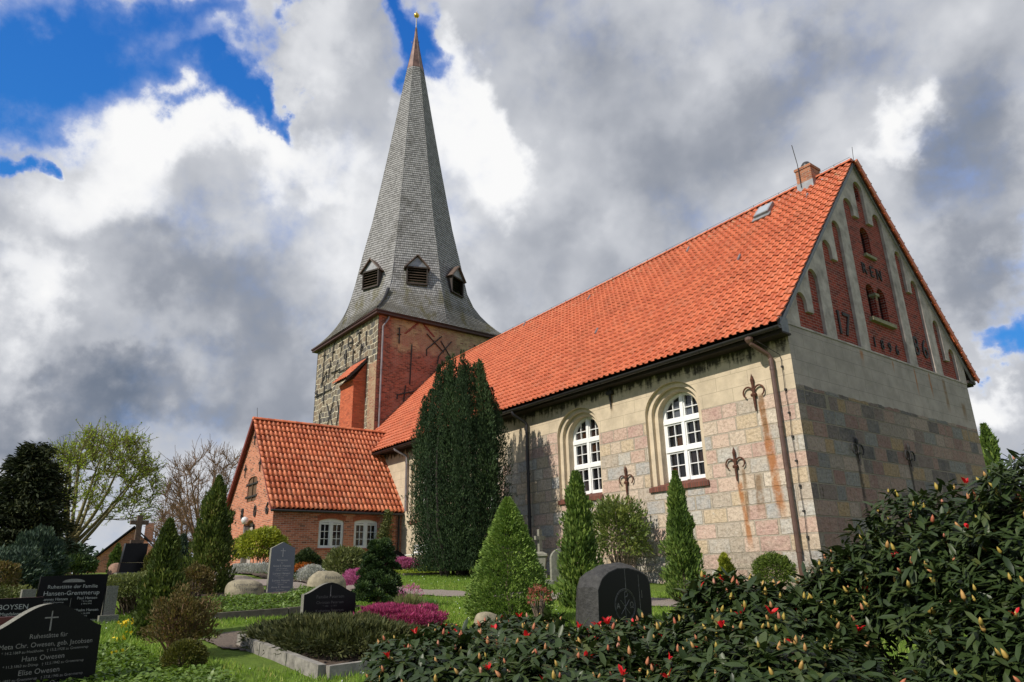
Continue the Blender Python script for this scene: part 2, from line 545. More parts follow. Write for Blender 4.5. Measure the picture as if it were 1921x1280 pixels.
def brickmat(name, stops, mortar, bw=0.24, rh=0.075, mort=0.007, stain=None, rough=0.85, bumpd=0.008, extra=None):
    m, t, b = mat(name)
    uv, wv = warped(t, 0.005, 7.0)
    c, f = bricknode(t, wv, bw, rh, mort, 0.25)
    col = t.ramp(c, stops)
    nz = t.noise(uv, 30, 4, 0.7); big = t.noise(uv, 0.9, 5, 0.65)
    col = t.mix(t.ss(nz, 0.4, 0.8, 0, 0.45), col, tuple(x * 0.55 for x in stops[0][1]))
    mcol = t.mix(nz, tuple(x * 0.7 for x in mortar), mortar)
    f2 = t.m('MULTIPLY', f, t.ss(t.noise(uv, 5, 4), 0.25, 0.5, 0.55, 1.0))
    col = t.mix(f2, col, mcol)
    if extra: col = extra(t, uv, col, big)
    col = t.mix(t.ss(big, 0.5, 0.75, 0, 0.35), col, stain or (0.10, 0.06, 0.045))
    t.put(b.inputs['Base Color'], col)
    b.inputs['Roughness'].default_value = rough; b.inputs['Specular IOR Level'].default_value = 0.2
    h = t.m('ADD', t.m('MULTIPLY', f, -1.0), t.m('MULTIPLY', nz, 0.35))
    t.put(b.inputs['Normal'], t.bump(h, 0.7, bumpd))
    return m


MT = {}
MT['tile'] = tilemat('pantile', [(0, (0.46, 0.102, 0.041)), (0.45, (0.55, 0.134, 0.055)), (0.8, (0.59, 0.155, 0.066)), (1, (0.50, 0.14, 0.066))], 0.12, 0.35)
MT['tile_old'] = tilemat('old_pantile', [(0, (0.44, 0.105, 0.042)), (0.4, (0.60, 0.165, 0.066)), (0.75, (0.70, 0.225, 0.10)), (1, (0.50, 0.17, 0.085))], 0.55, 0.4)
MT['roof_wood'] = simple('roof_boards', (0.022, 0.013, 0.011), 0.8, var=0.3)
MT['verge'] = simple('verge_lead', (0.14, 0.145, 0.16), 0.6, var=0.3)
MT['iron'] = simple('wrought_iron', (0.022, 0.019, 0.018), 0.7, var=0.4, scale=15, bump=0.3)
MT['rust'] = simple('rusty_iron', (0.085, 0.028, 0.013), 0.85, var=0.6, scale=20, bump=0.4)
MT['pipe'] = simple('brown_pipe', (0.105, 0.058, 0.042), 0.38, var=0.25, scale=5, spec=0.6)
MT['pipe_dark'] = simple('dark_gutter', (0.020, 0.018, 0.018), 0.4, var=0.3, scale=6)
MT['pipe_zinc'] = simple('zinc_pipe', (0.23, 0.20, 0.20), 0.45, metal=0.4, var=0.3, scale=3)
MT['white'] = simple('white_paint', (0.82, 0.82, 0.80), 0.4, var=0.05)
MT['shaded_white'] = simple('shaded_white_paint', (0.66, 0.66, 0.64), 0.5, var=0.08)  # same white paint, darkened in colour for the weakly lit annex east wall
m, t, b = mat('stain_reflection_glass')
t.put(b.inputs['Base Color'], t.ramp(t.attr(), [(0, (0.006, 0.006, 0.007)), (0.4, (0.016, 0.014, 0.015)), (0.62, (0.040, 0.016, 0.005)), (0.72, (0.030, 0.034, 0.042)), (1, (0.085, 0.092, 0.105))]))  # brown is staining; greys put reflections and the pale interior into the colour
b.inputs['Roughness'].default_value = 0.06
MT['stain_reflection_glass'] = m
MT['glass'] = simple('dark_glass', (0.006, 0.007, 0.009), 0.04, spec=0.5)
MT['copper'] = simple('brown_copper', (0.13, 0.074, 0.054), 0.42, metal=0.35, var=0.45, scale=2.5)
MT['dormer_wood'] = simple('brown_dormer_boards', (0.105, 0.070, 0.052), 0.55, var=0.35, scale=4)
MT['gold'] = simple('gilt', (0.75, 0.48, 0.10), 0.3, metal=0.9)
MT['black'] = simple('black_void', (0.004, 0.004, 0.004), 0.9)
MT['lead'] = simple('lead_sheet', (0.25, 0.255, 0.265), 0.5, metal=0.3, var=0.25, scale=6)
MT['wood'] = simple('weathered_wood', (0.10, 0.065, 0.042), 0.8, var=0.4, scale=12)
MT['dark_wood'] = simple('dark_boards', (0.035, 0.026, 0.021), 0.8, var=0.4, scale=12)
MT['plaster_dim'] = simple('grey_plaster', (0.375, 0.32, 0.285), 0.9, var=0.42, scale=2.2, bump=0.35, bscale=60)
MT['sandstone'] = simple('mossy_sandstone', (0.22, 0.20, 0.12), 0.9, var=0.4, scale=6, bump=0.4)

RED = [(0, (0.12, 0.022, 0.016)), (0.35, (0.25, 0.036, 0.022)), (0.7, (0.32, 0.050, 0.030)), (1, (0.17, 0.038, 0.03))]
MT['brick_gable'] = brickmat('gable_brick', RED, (0.40, 0.31, 0.26), 0.27, 0.088, 0.006)
MT['brick_annex'] = brickmat('annex_brick', [(0, (0.30, 0.095, 0.050)), (0.25, (0.50, 0.165, 0.085)), (0.6, (0.60, 0.215, 0.115)), (0.85, (0.46, 0.145, 0.08)), (1, (0.17, 0.07, 0.045))],
                             (0.60, 0.48, 0.36), 0.24, 0.076, 0.008, stain=(0.20, 0.09, 0.055))
MT['brick_new'] = brickmat('buttress_brick', [(0, (0.36, 0.080, 0.036)), (0.5, (0.62, 0.150, 0.065)), (1, (0.46, 0.095, 0.042))], (0.30, 0.16, 0.10), 0.24, 0.085, 0.007)
MT['brick_sill'] = brickmat('sill_brick', [(0, (0.12, 0.045, 0.032)), (1, (0.22, 0.075, 0.05))], (0.10, 0.075, 0.06), 0.085, 0.6, 0.012)
MT['brick_chimney'] = brickmat('chimney_brick', [(0, (0.30, 0.10, 0.05)), (0.5, (0.46, 0.17, 0.085)), (1, (0.22, 0.10, 0.07))], (0.40, 0.33, 0.25), 0.24, 0.08, 0.01)


def tower_mix(t, uv, col, big):
    s_ = t.sep(uv)
    nz = t.noise(uv, 0.8, 5, 0.65)
    up = t.m('ADD', t.ss(s_[1], 13.8, 15.2, 0, 1.1), t.m('MULTIPLY', t.m('SUBTRACT', nz, 0.5), 2.6))
    inn = t.ss(s_[0], 2.0, 2.5, 0, 1)
    k = t.m('MULTIPLY', t.ss(up, 0.25, 0.75, 0, 0.85), inn)
    c, f = bricknode(t, uv, 0.25, 0.085, 0.010, 0.2)
    yel = t.mix(f, t.ramp(c, [(0, (0.33, 0.22, 0.10)), (0.6, (0.52, 0.37, 0.19)), (0.9, (0.43, 0.28, 0.14)), (1, (0.20, 0.06, 0.04))]), (0.42, 0.34, 0.23))
    col = t.mix(k, col, yel)
    # patches patched with pale and with rose bricks
    p2 = t.ss(t.noise(t.v('ADD', uv, (7.3, 2.1, 0)), 0.55, 4, 0.6), 0.48, 0.58, 0, 0.65)
    dk = t.ss(t.noise(t.v('ADD', uv, (1.3, 4.4, 0)), 3.0, 6, 0.75), 0.52, 0.64, 0, 0.6)
    col = t.mix(dk, col, (0.085, 0.035, 0.026))
    return t.mix(t.m('MULTIPLY', p2, inn), col, t.mix(f, (0.34, 0.125, 0.085), (0.34, 0.26, 0.20)))


MT['brick_tower'] = brickmat('tower_brick', [(0, (0.12, 0.036, 0.024)), (0.35, (0.29, 0.080, 0.048)), (0.8, (0.42, 0.130, 0.076)), (1, (0.18, 0.06, 0.045))],
                             (0.33, 0.25, 0.18), 0.25, 0.085, 0.009, extra=tower_mix)
MT['brick_quoin'] = brickmat('pale_quoin_brick', [(0, (0.30, 0.17, 0.10)), (0.5, (0.42, 0.29, 0.17)), (0.8, (0.36, 0.17, 0.10)), (1, (0.25, 0.09, 0.06))], (0.42, 0.36, 0.26), 0.24, 0.085, 0.011)


def granite(name, palette, zsplit, stains=(), mould=None, dark=1.0, row=0.402, plaster=(0.55, 0.455, 0.325), soot=()):
    """ashlar of mixed granites below, incised render above; stains listed as (u, top, bottom, half width, kind)"""
    m, t, b = mat(name)
    uv = t.new('ShaderNodeUVMap').outputs[0]
    s_ = t.sep(uv)
    rowi = t.m('FLOOR', t.m('DIVIDE', t.m('SUBTRACT', s_[1], 5.97 - row * 20), row))
    nx = t.noise(t.comb(t.m('MULTIPLY', s_[0], 0.9), t.m('MULTIPLY', rowi, 7.31)), 1.0, 1, 0.5)
    ux = t.m('ADD', s_[0], t.m('MULTIPLY', nx, 1.1 if dark > .9 else 1.7))
    wob = t.noise(uv, 2.5, 3, 0.6)
    vz = t.m('ADD', t.m('SUBTRACT', s_[1], 5.97 - row * 20), t.m('MULTIPLY', t.m('SUBTRACT', wob, 0.5), 0.03))
    rough_e = t.noise(uv, 14, 4, 0.7, col=True)
    vec = t.v('ADD', t.comb(ux, vz), t.v('SCALE', t.v('SUBTRACT', rough_e, (0.5, 0.5, 0.5)), 0.022))
    c, f = bricknode(t, vec, 0.60 if dark > .9 else 0.70, row, 0.022, 0.3)
    # hues per block
    n = len(palette)
    col = t.ramp(c, [(i / n, p) for i, p in enumerate(palette)], 'CONSTANT')
    col = t.mix(t.ss(t.noise(uv, 3.0, 4, 0.6), 0.3, 0.75, 0, 0.45), col, palette[1])
    grain = t.noise(uv, 32, 4, 0.8)
    mott = t.noise(t.v('ADD', uv, (1.7, 5.3, 0)), 11, 5, 0.72)
    col = t.mix(t.ss(mott, 0.46, 0.66, 0, 0.62), col, t.mix(1.0, col, (0.50, 0.46, 0.43), 'MULTIPLY'))
    col = t.mix(t.ss(mott, 0.50, 0.34, 0, 0.35), col, t.mix(1.0, col, (1.25, 1.22, 1.18), 'MULTIPLY'))
    col = t.mix(t.ss(grain, 0.35, 0.7, 0.0, 0.5), col, t.mix(1.0, col, (0.55, 0.53, 0.52), 'MULTIPLY'))
    pale = t.ss(t.noise(uv, 4.5, 5, 0.7), 0.58, 0.72, 0, 0.55)
    col = t.mix(pale, col, (0.62 * dark, 0.58 * dark, 0.50 * dark))
    blot = t.ss(t.noise(t.v('ADD', uv, (3.7, 9.1, 0)), 2.1, 6, 0.75), 0.60, 0.72, 0, 0.65 if dark < 0.9 else 0.25)
    col = t.mix(blot, col, (0.075, 0.065, 0.06))
    col = t.mix(f, col, t.mix(grain, (0.20 * dark, 0.16 * dark, 0.12 * dark), (0.62 * dark, 0.54 * dark, 0.42 * dark)))
    # render
    pc, pf = bricknode(t, t.v('ADD', uv, (0.31, -5.97 + row * 20.0, 0)), 1.05, row, 0.0055, 0.1)
    pn = t.noise(uv, 1.6, 6, 0.65)
    pl = t.mix(t.ss(pn, 0.3, 0.7), tuple(x * 0.82 for x in plaster), tuple(min(1, x * 1.12) for x in plaster))
    pl = t.mix(t.ss(grain, 0.5, 0.75, 0, 0.25), pl, tuple(x * 0.6 for x in plaster))
    pl = t.mix(t.m('MULTIPLY', pf, 0.75), pl, tuple(x * 0.38 for x in plaster))
    jl = t.m('MULTIPLY', t.ss(f, 0.02, 0.22), t.ss(f, 0.85, 0.35))
    col = t.mix(t.m('MULTIPLY', jl, 0.7), col, (0.09 * dark, 0.07 * dark, 0.055 * dark))
    isp = zsplit(t, s_, rowi)
    col = t.mix(isp, col, pl)
    isp_f = t.m('MULTIPLY', f, t.m('SUBTRACT', 1.0, isp))
    damp = t.m('MULTIPLY', t.ss(t.m('ADD', s_[1], t.m('MULTIPLY', t.m('SUBTRACT', t.noise(uv, 1.4, 5, 0.65), 0.5), 2.6)), 2.6, 1.3, 0, 0.5), t.ss(mott, 0.35, 0.6, 0.4, 1.0))
    col = t.mix(damp, col, (0.10, 0.085, 0.06))
    # iron stains and runs
    vn = t.noise(t.comb(t.m('MULTIPLY', s_[0], 7), t.m('MULTIPLY', s_[1], 0.8)), 1.0, 4, 0.6)
    vn2 = t.noise(uv, 3.2, 4, 0.7)
    for (u0, z1, z0, hw, kind, drift) in stains:
        du = t.m('ABSOLUTE', t.m('SUBTRACT', t.m('ADD', s_[0], t.m('MULTIPLY', t.m('SUBTRACT', s_[1], z1), drift)), u0))
        k = t.ss(t.m('ADD', t.m('DIVIDE', du, hw), t.m('MULTIPLY', t.m('SUBTRACT', vn, 0.5), 1.6)), 0.3, 1.0, 1, 0)
        k = t.m('MULTIPLY', k, t.m('MULTIPLY', t.ss(s_[1], z1, z1 - 0.15), t.ss(s_[1], z0, z0 + 0.6)))
        k = t.m('MULTIPLY', k, t.ss(vn2, 0.3, 0.55, 0.35, 1.0))
        cc = {'rust': (0.34, 0.115, 0.018), 'brown': (0.20, 0.12, 0.06), 'black': (0.018, 0.016, 0.016)}[kind]
        col = t.mix(t.m('MULTIPLY', k, 0.8), col, cc)
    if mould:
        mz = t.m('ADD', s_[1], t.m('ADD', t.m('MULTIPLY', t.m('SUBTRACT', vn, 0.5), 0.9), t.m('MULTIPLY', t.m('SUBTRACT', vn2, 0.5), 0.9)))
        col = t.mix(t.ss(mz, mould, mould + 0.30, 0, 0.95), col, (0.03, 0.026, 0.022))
    t.put(b.inputs['Base Color'], col)
    b.inputs['Roughness'].default_value = 0.9; b.inputs['Specular IOR Level'].default_value = 0.2
    hgt = t.m('ADD', t.m('MULTIPLY', isp_f, -1.2), t.m('ADD', t.m('MULTIPLY', grain, 0.22), t.m('MULTIPLY', t.noise(uv, 9, 4, 0.7), t.m('SUBTRACT', 1.0, t.m('MULTIPLY', isp, 0.9)))))
    t.put(b.inputs['Normal'], t.bump(hgt, 0.85, 0.045))
    return m


def split_side(t, s_, rowi):
    z0 = t.m('ADD', 5.97, t.m('MULTIPLY', t.m('COMPARE', s_[0], -10.1, 0.75), 0.40))
    z0 = t.m('SUBTRACT', z0, t.m('MULTIPLY', t.m('LESS_THAN', s_[0], -11.2), 0.40))
    z0 = t.m('SUBTRACT', z0, t.m('MULTIPLY', t.m('LESS_THAN', s_[0], -18.9), 6.0))
    w = t.m('MULTIPLY', t.m('SUBTRACT', t.noise(t.comb(s_[0], s_[1]), 3.0, 3, 0.6), 0.5), 0.05)
    return t.m('GREATER_THAN', t.m('ADD', s_[1], w), z0)


def split_gable(t, s_, rowi):
    w = t.m('MULTIPLY', t.m('SUBTRACT', t.noise(t.comb(s_[0], s_[1]), 2.0, 3, 0.6), 0.5), 0.14)
    return t.m('GREATER_THAN', t.m('ADD', s_[1], w), 6.08)


PAL = [(0.564, 0.397, 0.316), (0.609, 0.494, 0.374), (0.494, 0.460, 0.402), (0.621, 0.506, 0.391), (0.517, 0.345, 0.287), (0.586, 0.466, 0.316), (0.425, 0.420, 0.397),
       (0.644, 0.483, 0.380), (0.529, 0.506, 0.448), (0.609, 0.437, 0.356), (0.471, 0.408, 0.328), (0.667, 0.586, 0.471)]
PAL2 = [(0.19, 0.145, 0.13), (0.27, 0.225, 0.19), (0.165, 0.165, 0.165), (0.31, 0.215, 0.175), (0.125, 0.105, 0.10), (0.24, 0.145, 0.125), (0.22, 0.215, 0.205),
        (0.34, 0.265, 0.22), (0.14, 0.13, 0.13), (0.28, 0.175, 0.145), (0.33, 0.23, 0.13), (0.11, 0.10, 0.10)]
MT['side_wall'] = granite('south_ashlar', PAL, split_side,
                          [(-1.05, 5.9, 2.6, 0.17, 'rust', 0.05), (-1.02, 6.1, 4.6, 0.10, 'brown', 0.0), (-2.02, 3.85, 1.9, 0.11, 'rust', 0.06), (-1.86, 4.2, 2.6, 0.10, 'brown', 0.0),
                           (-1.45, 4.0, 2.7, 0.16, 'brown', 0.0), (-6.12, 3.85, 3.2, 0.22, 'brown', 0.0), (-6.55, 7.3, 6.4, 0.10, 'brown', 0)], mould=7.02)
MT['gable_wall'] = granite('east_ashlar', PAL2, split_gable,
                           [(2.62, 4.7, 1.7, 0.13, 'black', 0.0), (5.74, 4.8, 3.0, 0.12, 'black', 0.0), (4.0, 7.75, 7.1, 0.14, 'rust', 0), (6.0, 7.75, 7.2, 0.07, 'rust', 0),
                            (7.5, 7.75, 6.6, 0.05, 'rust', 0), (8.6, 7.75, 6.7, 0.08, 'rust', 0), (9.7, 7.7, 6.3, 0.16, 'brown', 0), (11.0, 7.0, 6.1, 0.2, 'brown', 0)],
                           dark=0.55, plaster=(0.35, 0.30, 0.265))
MT['plaster'] = simple('cream_plaster', (0.55, 0.455, 0.325), 0.9, var=0.18, scale=2.5, bump=0.3, bscale=70)

# fieldstone of the tower
m, t, b = mat('fieldstone')
uv = t.new('ShaderNodeUVMap').outputs[0]
s_ = t.sep(uv)
big = t.noise(uv, 0.9, 2, 0.5, col=True); med = t.noise(uv, 3.2, 3, 0.6, col=True)
vec = t.v('ADD', uv, t.v('ADD', t.v('SCALE', t.v('SUBTRACT', big, (0.5, 0.5, 0.5)), 0.55), t.v('SCALE', t.v('SUBTRACT', med, (0.5, 0.5, 0.5)), 0.16)))
c, f = bricknode(t, vec, 0.52, 0.36, 0.028, 0.4)
col = t.ramp(c, [(0, (0.145, 0.11, 0.072)), (0.14, (0.23, 0.185, 0.125)), (0.3, (0.085, 0.078, 0.07)), (0.45, (0.27, 0.21, 0.135)), (0.6, (0.17, 0.14, 0.105)), (0.75, (0.22, 0.16, 0.10)), (0.88, (0.12, 0.105, 0.09))], 'CONSTANT')
g = t.noise(uv, 12, 5, 0.7)
col = t.mix(t.ss(g, 0.35, 0.7, 0, 0.5), col, (0.09, 0.08, 0.065))
mc = t.mix(g, (0.48, 0.42, 0.29), (0.70, 0.63, 0.47))
col = t.mix(f, col, mc)
t.put(b.inputs['Base Color'], col); b.inputs['Roughness'].default_value = 0.9
t.put(b.inputs['Normal'], t.bump(t.m('ADD', t.m('MULTIPLY', f, -1), t.m('MULTIPLY', g, 0.5)), 0.9, 0.05))
MT['fieldstone'] = m

# wooden shingles (uv: metres along the course, metres up the slope)
m, t, b = mat('wood_shingles')
uv = t.new('ShaderNodeUVMap').outputs[0]
s_ = t.sep(uv)
c, f = bricknode(t, uv, 0.13, 0.20, 0.010, 0.2)
col = t.ramp(c, [(0, (0.17, 0.166, 0.16)), (0.3, (0.26, 0.255, 0.247)), (0.7, (0.33, 0.324, 0.314)), (1, (0.21, 0.205, 0.198))])
o = t.new('ShaderNodeTexCoord').outputs['Object']
nz = t.noise(o, 0.55, 5, 0.7)
col = t.mix(t.ss(nz, 0.52, 0.68, 0, 0.55), col, (0.095, 0.09, 0.075))
oz = t.sep(o)
run = t.noise(t.comb(t.m('MULTIPLY', oz[0], 1.3), t.m('MULTIPLY', oz[1], 1.3), t.m('MULTIPLY', oz[2], 0.25)), 1.2, 4, 0.6)
mossk = t.m('MULTIPLY', t.ss(oz[2], 20.8, 16.5, 0, 1), t.ss(run, 0.5, 0.64, 0, 0.75))
col = t.mix(mossk, col, (0.13, 0.115, 0.03))
low = t.m('MULTIPLY', t.ss(oz[2], 18.6, 16.9, 0, 0.5), t.ss(nz, 0.3, 0.6))
col = t.mix(low, col, (0.12, 0.105, 0.055))
col = t.mix(t.m('MULTIPLY', f, 0.85), col, (0.03, 0.029, 0.027))
t.put(b.inputs['Base Color'], col); b.inputs['Roughness'].default_value = 0.7; b.inputs['Specular IOR Level'].default_value = 0.35
t.put(b.inputs['Normal'], t.bump(t.m('ADD', t.m('MULTIPLY', f, -1), t.m('MULTIPLY', c, 0.4)), 0.5, 0.02))
MT['shingle'] = m

# stones and ground
MT['black_granite'] = simple('polished_black_granite', (0.007, 0.007, 0.008), 0.28, var=0.3, scale=200, spec=0.14)
MT['grey_granite'] = simple('blue_grey_granite', (0.085, 0.095, 0.115), 0.35, var=0.25, scale=150)
MT['red_granite'] = simple('red_granite', (0.115, 0.032, 0.028), 0.3, var=0.35, scale=90)
MT['rough_granite'] = simple('rough_grey_granite', (0.17, 0.165, 0.135), 0.9, var=0.45, scale=60, bump=0.6, bscale=50)
MT['rough_black'] = simple('split_black_granite', (0.036, 0.035, 0.032), 0.75, var=0.55, scale=12, bump=0.9, bscale=18)
MT['boulder'] = simple('boulder', (0.27, 0.235, 0.155), 0.9, var=0.35, scale=7, bump=0.7, bscale=22)
MT['boulder_red'] = simple('red_boulder', (0.27, 0.16, 0.11), 0.9, var=0.35, scale=7, bump=0.7, bscale=22)
MT['old_stone'] = simple('weathered_stone', (0.22, 0.215, 0.17), 0.95, var=0.35, scale=10, bump=0.5, bscale=40)
MT['kerb'] = simple('concrete_kerb', (0.22, 0.205, 0.175), 0.95, var=0.4, scale=9, bump=0.5, bscale=50)
MT['kerb_dark'] = simple('mossy_kerb', (0.12, 0.10, 0.075), 0.95, var=0.4, scale=9, bump=0.6, bscale=50)
MT['letter'] = simple('engraved_letters', (0.21, 0.20, 0.185), 0.8, var=0.35, scale=30)
MT['letter_pale'] = simple('pale_letters', (0.36, 0.36, 0.345), 0.7, var=0.2, scale=30)
MT['letter_worn'] = simple('worn_carving', (0.13, 0.125, 0.115), 0.8, var=0.4, scale=30)
MT['letter_dim'] = simple('worn_letters', (0.06, 0.058, 0.055), 0.8, var=0.4, scale=30)
MT['soil'] = simple('soil', (0.075, 0.052, 0.036), 0.95, var=0.4, scale=8, bump=0.9, bscale=30)
MT['bark'] = simple('bark', (0.115, 0.09, 0.055), 0.9, var=0.45, scale=10, bump=0.5)
MT['bark_green'] = simple('mossy_bark', (0.15, 0.13, 0.05), 0.9, var=0.4, scale=4, bump=0.5)
MT['bark_grey'] = simple('grey_bark', (0.22, 0.185, 0.14), 0.9, var=0.35, scale=6)
MT['twig_brown'] = simple('brown_twigs', (0.19, 0.115, 0.06), 0.9, var=0.3, scale=3)
MT['stem'] = simple('shrub_stems', (0.13, 0.095, 0.065), 0.85, var=0.4, scale=20)

m, t, b = mat('lawn')
o = t.new('ShaderNodeTexCoord').outputs['Object']
n1 = t.noise(o, 0.7, 5, 0.65); n2 = t.noise(o, 9, 5, 0.7); n3 = t.noise(o, 60, 4, 0.7)
col = t.ramp(n1, [(0.3, (0.125, 0.20, 0.03)), (0.55, (0.18, 0.27, 0.038)), (0.75, (0.26, 0.295, 0.055))])
col = t.mix(t.ss(n2, 0.45, 0.7, 0, 0.5), col, (0.06, 0.105, 0.018))
col = t.mix(t.ss(n3, 0.4, 0.7, 0, 0.6), col, (0.04, 0.065, 0.014))
t.put(b.inputs['Base Color'], col); b.inputs['Roughness'].default_value = 0.9; b.inputs['Specular IOR Level'].default_value = 0.15
t.put(b.inputs['Normal'], t.bump(t.m('ADD', n3, n2), 0.9, 0.05))
MT['lawn'] = m

m, t, b = mat('gravel_path')
o = t.new('ShaderNodeTexCoord').outputs['Object']
n2 = t.noise(o, 3, 5, 0.7); n3 = t.noise(o, 70, 3, 0.8)
col = t.ramp(n3, [(0.3, (0.15, 0.12, 0.10)), (0.55, (0.27, 0.225, 0.19)), (0.75, (0.38, 0.33, 0.28))])
col = t.mix(t.ss(n2, 0.5, 0.75, 0, 0.4), col, (0.17, 0.135, 0.105))
t.put(b.inputs['Base Color'], col); b.inputs['Roughness'].default_value = 0.95
t.put(b.inputs['Normal'], t.bump(n3, 0.8, 0.02))
MT['path'] = m
MT['path_dark'] = simple('earthy_gravel', (0.13, 0.10, 0.075), 0.95, var=0.5, scale=45, bump=0.9, bscale=60)

# leaves
MT['yew'] = leafmat('yew_needles', [(0, (0.015, 0.029, 0.013)), (0.5, (0.035, 0.063, 0.025)), (1, (0.072, 0.113, 0.041))], 0.7, 0.12, 0.15)
MT['thuja'] = leafmat('thuja_sprays', [(0, (0.051, 0.089, 0.021)), (0.5, (0.102, 0.171, 0.031)), (1, (0.196, 0.264, 0.051))], 0.6, 0.2)
MT['thuja_brown'] = leafmat('thuja_old_sprays', [(0, (0.042, 0.062, 0.014)), (0.5, (0.085, 0.120, 0.022)), (0.85, (0.14, 0.175, 0.034)), (1, (0.15, 0.13, 0.04))], 0.6, 0.2)
MT['spruce'] = leafmat('spruce_needles', [(0, (0.090, 0.155, 0.033)), (0.5, (0.170, 0.268, 0.048)), (1, (0.285, 0.382, 0.090))], 0.6, 0.15)
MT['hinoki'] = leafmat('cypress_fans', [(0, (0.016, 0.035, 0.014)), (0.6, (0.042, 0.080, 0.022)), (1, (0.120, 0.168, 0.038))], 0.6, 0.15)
MT['rhodo'] = leafmat('rhododendron_leaves', [(0, (0.017, 0.032, 0.010)), (0.5, (0.033, 0.055, 0.015)), (0.9, (0.055, 0.075, 0.021)), (1, (0.098, 0.098, 0.023))], 0.42, 0.12, 0.32)
MT['rhodo_wall'] = leafmat('pale_rhododendron_leaves', [(0, (0.060, 0.090, 0.020)), (0.5, (0.115, 0.160, 0.035)), (1, (0.22, 0.25, 0.06))], 0.4, 0.25, 0.5)
MT['juniper'] = leafmat('juniper_needles', [(0, (0.028, 0.037, 0.011)), (0.5, (0.056, 0.066, 0.019)), (1, (0.098, 0.098, 0.030))], 0.7, 0.15)
MT['dark_conifer'] = leafmat('dark_conifer_needles', [(0, (0.012, 0.018, 0.008)), (0.6, (0.032, 0.042, 0.018)), (1, (0.075, 0.080, 0.030))], 0.7, 0.1, 0.15)
MT['blue_yew'] = leafmat('bluish_needles', [(0, (0.019, 0.038, 0.026)), (0.6, (0.045, 0.077, 0.048)), (1, (0.088, 0.128, 0.072))], 0.7, 0.1)
MT['beech'] = leafmat('young_leaves', [(0, (0.16, 0.22, 0.025)), (0.5, (0.25, 0.33, 0.035)), (1, (0.36, 0.42, 0.06))], 0.5, 0.4)
MT['brown_leaf'] = leafmat('brown_green_leaves', [(0, (0.075, 0.065, 0.020)), (0.5, (0.130, 0.105, 0.032)), (0.75, (0.15, 0.085, 0.035)), (1, (0.14, 0.16, 0.04))], 0.7, 0.25)
MT['box'] = leafmat('box_leaves', [(0, (0.050, 0.080, 0.015)), (0.5, (0.10, 0.15, 0.025)), (1, (0.18, 0.23, 0.04))], 0.5, 0.25)
MT['boxball'] = leafmat('golden_box_leaves', [(0, (0.045, 0.052, 0.010)), (0.5, (0.095, 0.100, 0.018)), (1, (0.16, 0.15, 0.025))], 0.5, 0.2)
MT['yellow'] = leafmat('yellow_green_leaves', [(0, (0.14, 0.17, 0.02)), (0.5, (0.28, 0.32, 0.035)), (1, (0.48, 0.48, 0.06))], 0.5, 0.3)
MT['olive'] = leafmat('olive_leaves', [(0, (0.075, 0.095, 0.030)), (0.5, (0.14, 0.165, 0.055)), (1, (0.22, 0.235, 0.085))], 0.6, 0.25)
MT['silver'] = leafmat('silver_leaves', [(0, (0.22, 0.235, 0.21)), (0.5, (0.42, 0.43, 0.40)), (1, (0.62, 0.62, 0.58))], 0.8, 0.15)
MT['heather'] = leafmat('heather_blossom', [(0, (0.16, 0.018, 0.060)), (0.5, (0.38, 0.045, 0.145)), (0.9, (0.55, 0.095, 0.24)), (1, (0.10, 0.13, 0.04))], 0.7, 0.25)
MT['heather_pale'] = leafmat('pale_heather_blossom', [(0, (0.28, 0.06, 0.15)), (0.5, (0.50, 0.12, 0.30)), (1, (0.62, 0.22, 0.42))], 0.7, 0.25)
MT['orange'] = leafmat('orange_heather', [(0, (0.35, 0.09, 0.015)), (1, (0.60, 0.19, 0.03))], 0.7, 0.2)
MT['ivy'] = leafmat('ground_cover_leaves', [(0, (0.037, 0.088, 0.018)), (0.5, (0.081, 0.181, 0.033)), (1, (0.163, 0.288, 0.062))], 0.4, 0.25, 0.4)
MT['cover'] = leafmat('bright_cover_leaves', [(0, (0.064, 0.115, 0.019)), (0.5, (0.115, 0.191, 0.031)), (1, (0.187, 0.264, 0.051))], 0.45, 0.3, 0.35)
MT['lime'] = leafmat('lime_leaves', [(0, (0.13, 0.19, 0.02)), (0.5, (0.24, 0.31, 0.035)), (1, (0.38, 0.42, 0.06))], 0.5, 0.3)
MT['grass'] = leafmat('grass_blades', [(0, (0.109, 0.196, 0.026)), (0.5, (0.189, 0.312, 0.040)), (0.9, (0.291, 0.406, 0.065)), (1, (0.435, 0.421, 0.130))], 0.6, 0.35)
MT['bud'] = leafmat('buds', [(0, (0.34, 0.27, 0.045)), (0.35, (0.46, 0.31, 0.08)), (0.6, (0.46, 0.22, 0.10)), (0.85, (0.42, 0.12, 0.065)), (1, (0.56, 0.36, 0.25))], 0.5, 0.15)
MT['petal'] = leafmat('red_petals', [(0, (0.42, 0.006, 0.008)), (1, (0.68, 0.015, 0.022))], 0.5, 0.3)
MT['daisy'] = leafmat('flower_white', [(0, (0.75, 0.75, 0.72)), (1, (0.8, 0.8, 0.78))], 0.6, 0.1)
MT['daffodil'] = leafmat('flower_yellow', [(0, (0.75, 0.52, 0.02)), (1, (0.8, 0.6, 0.04))], 0.6, 0.2)

# ------------------------------------------------------------------ church
YC = 5.9
TX0, TX1, TY0, TY1 = -35.4, -26.32, 1.3, 10.4
church = thing('church', 'old village church with granite walls, orange tiled roof and tall grey shingled spire', 'church', (0, 0, ground_z(0, 0)))


def zE(x): return 7.59 + 0.006 * min(0, x)
def zR(x): return 14.92 + 0.0335 * (x - 0.08)


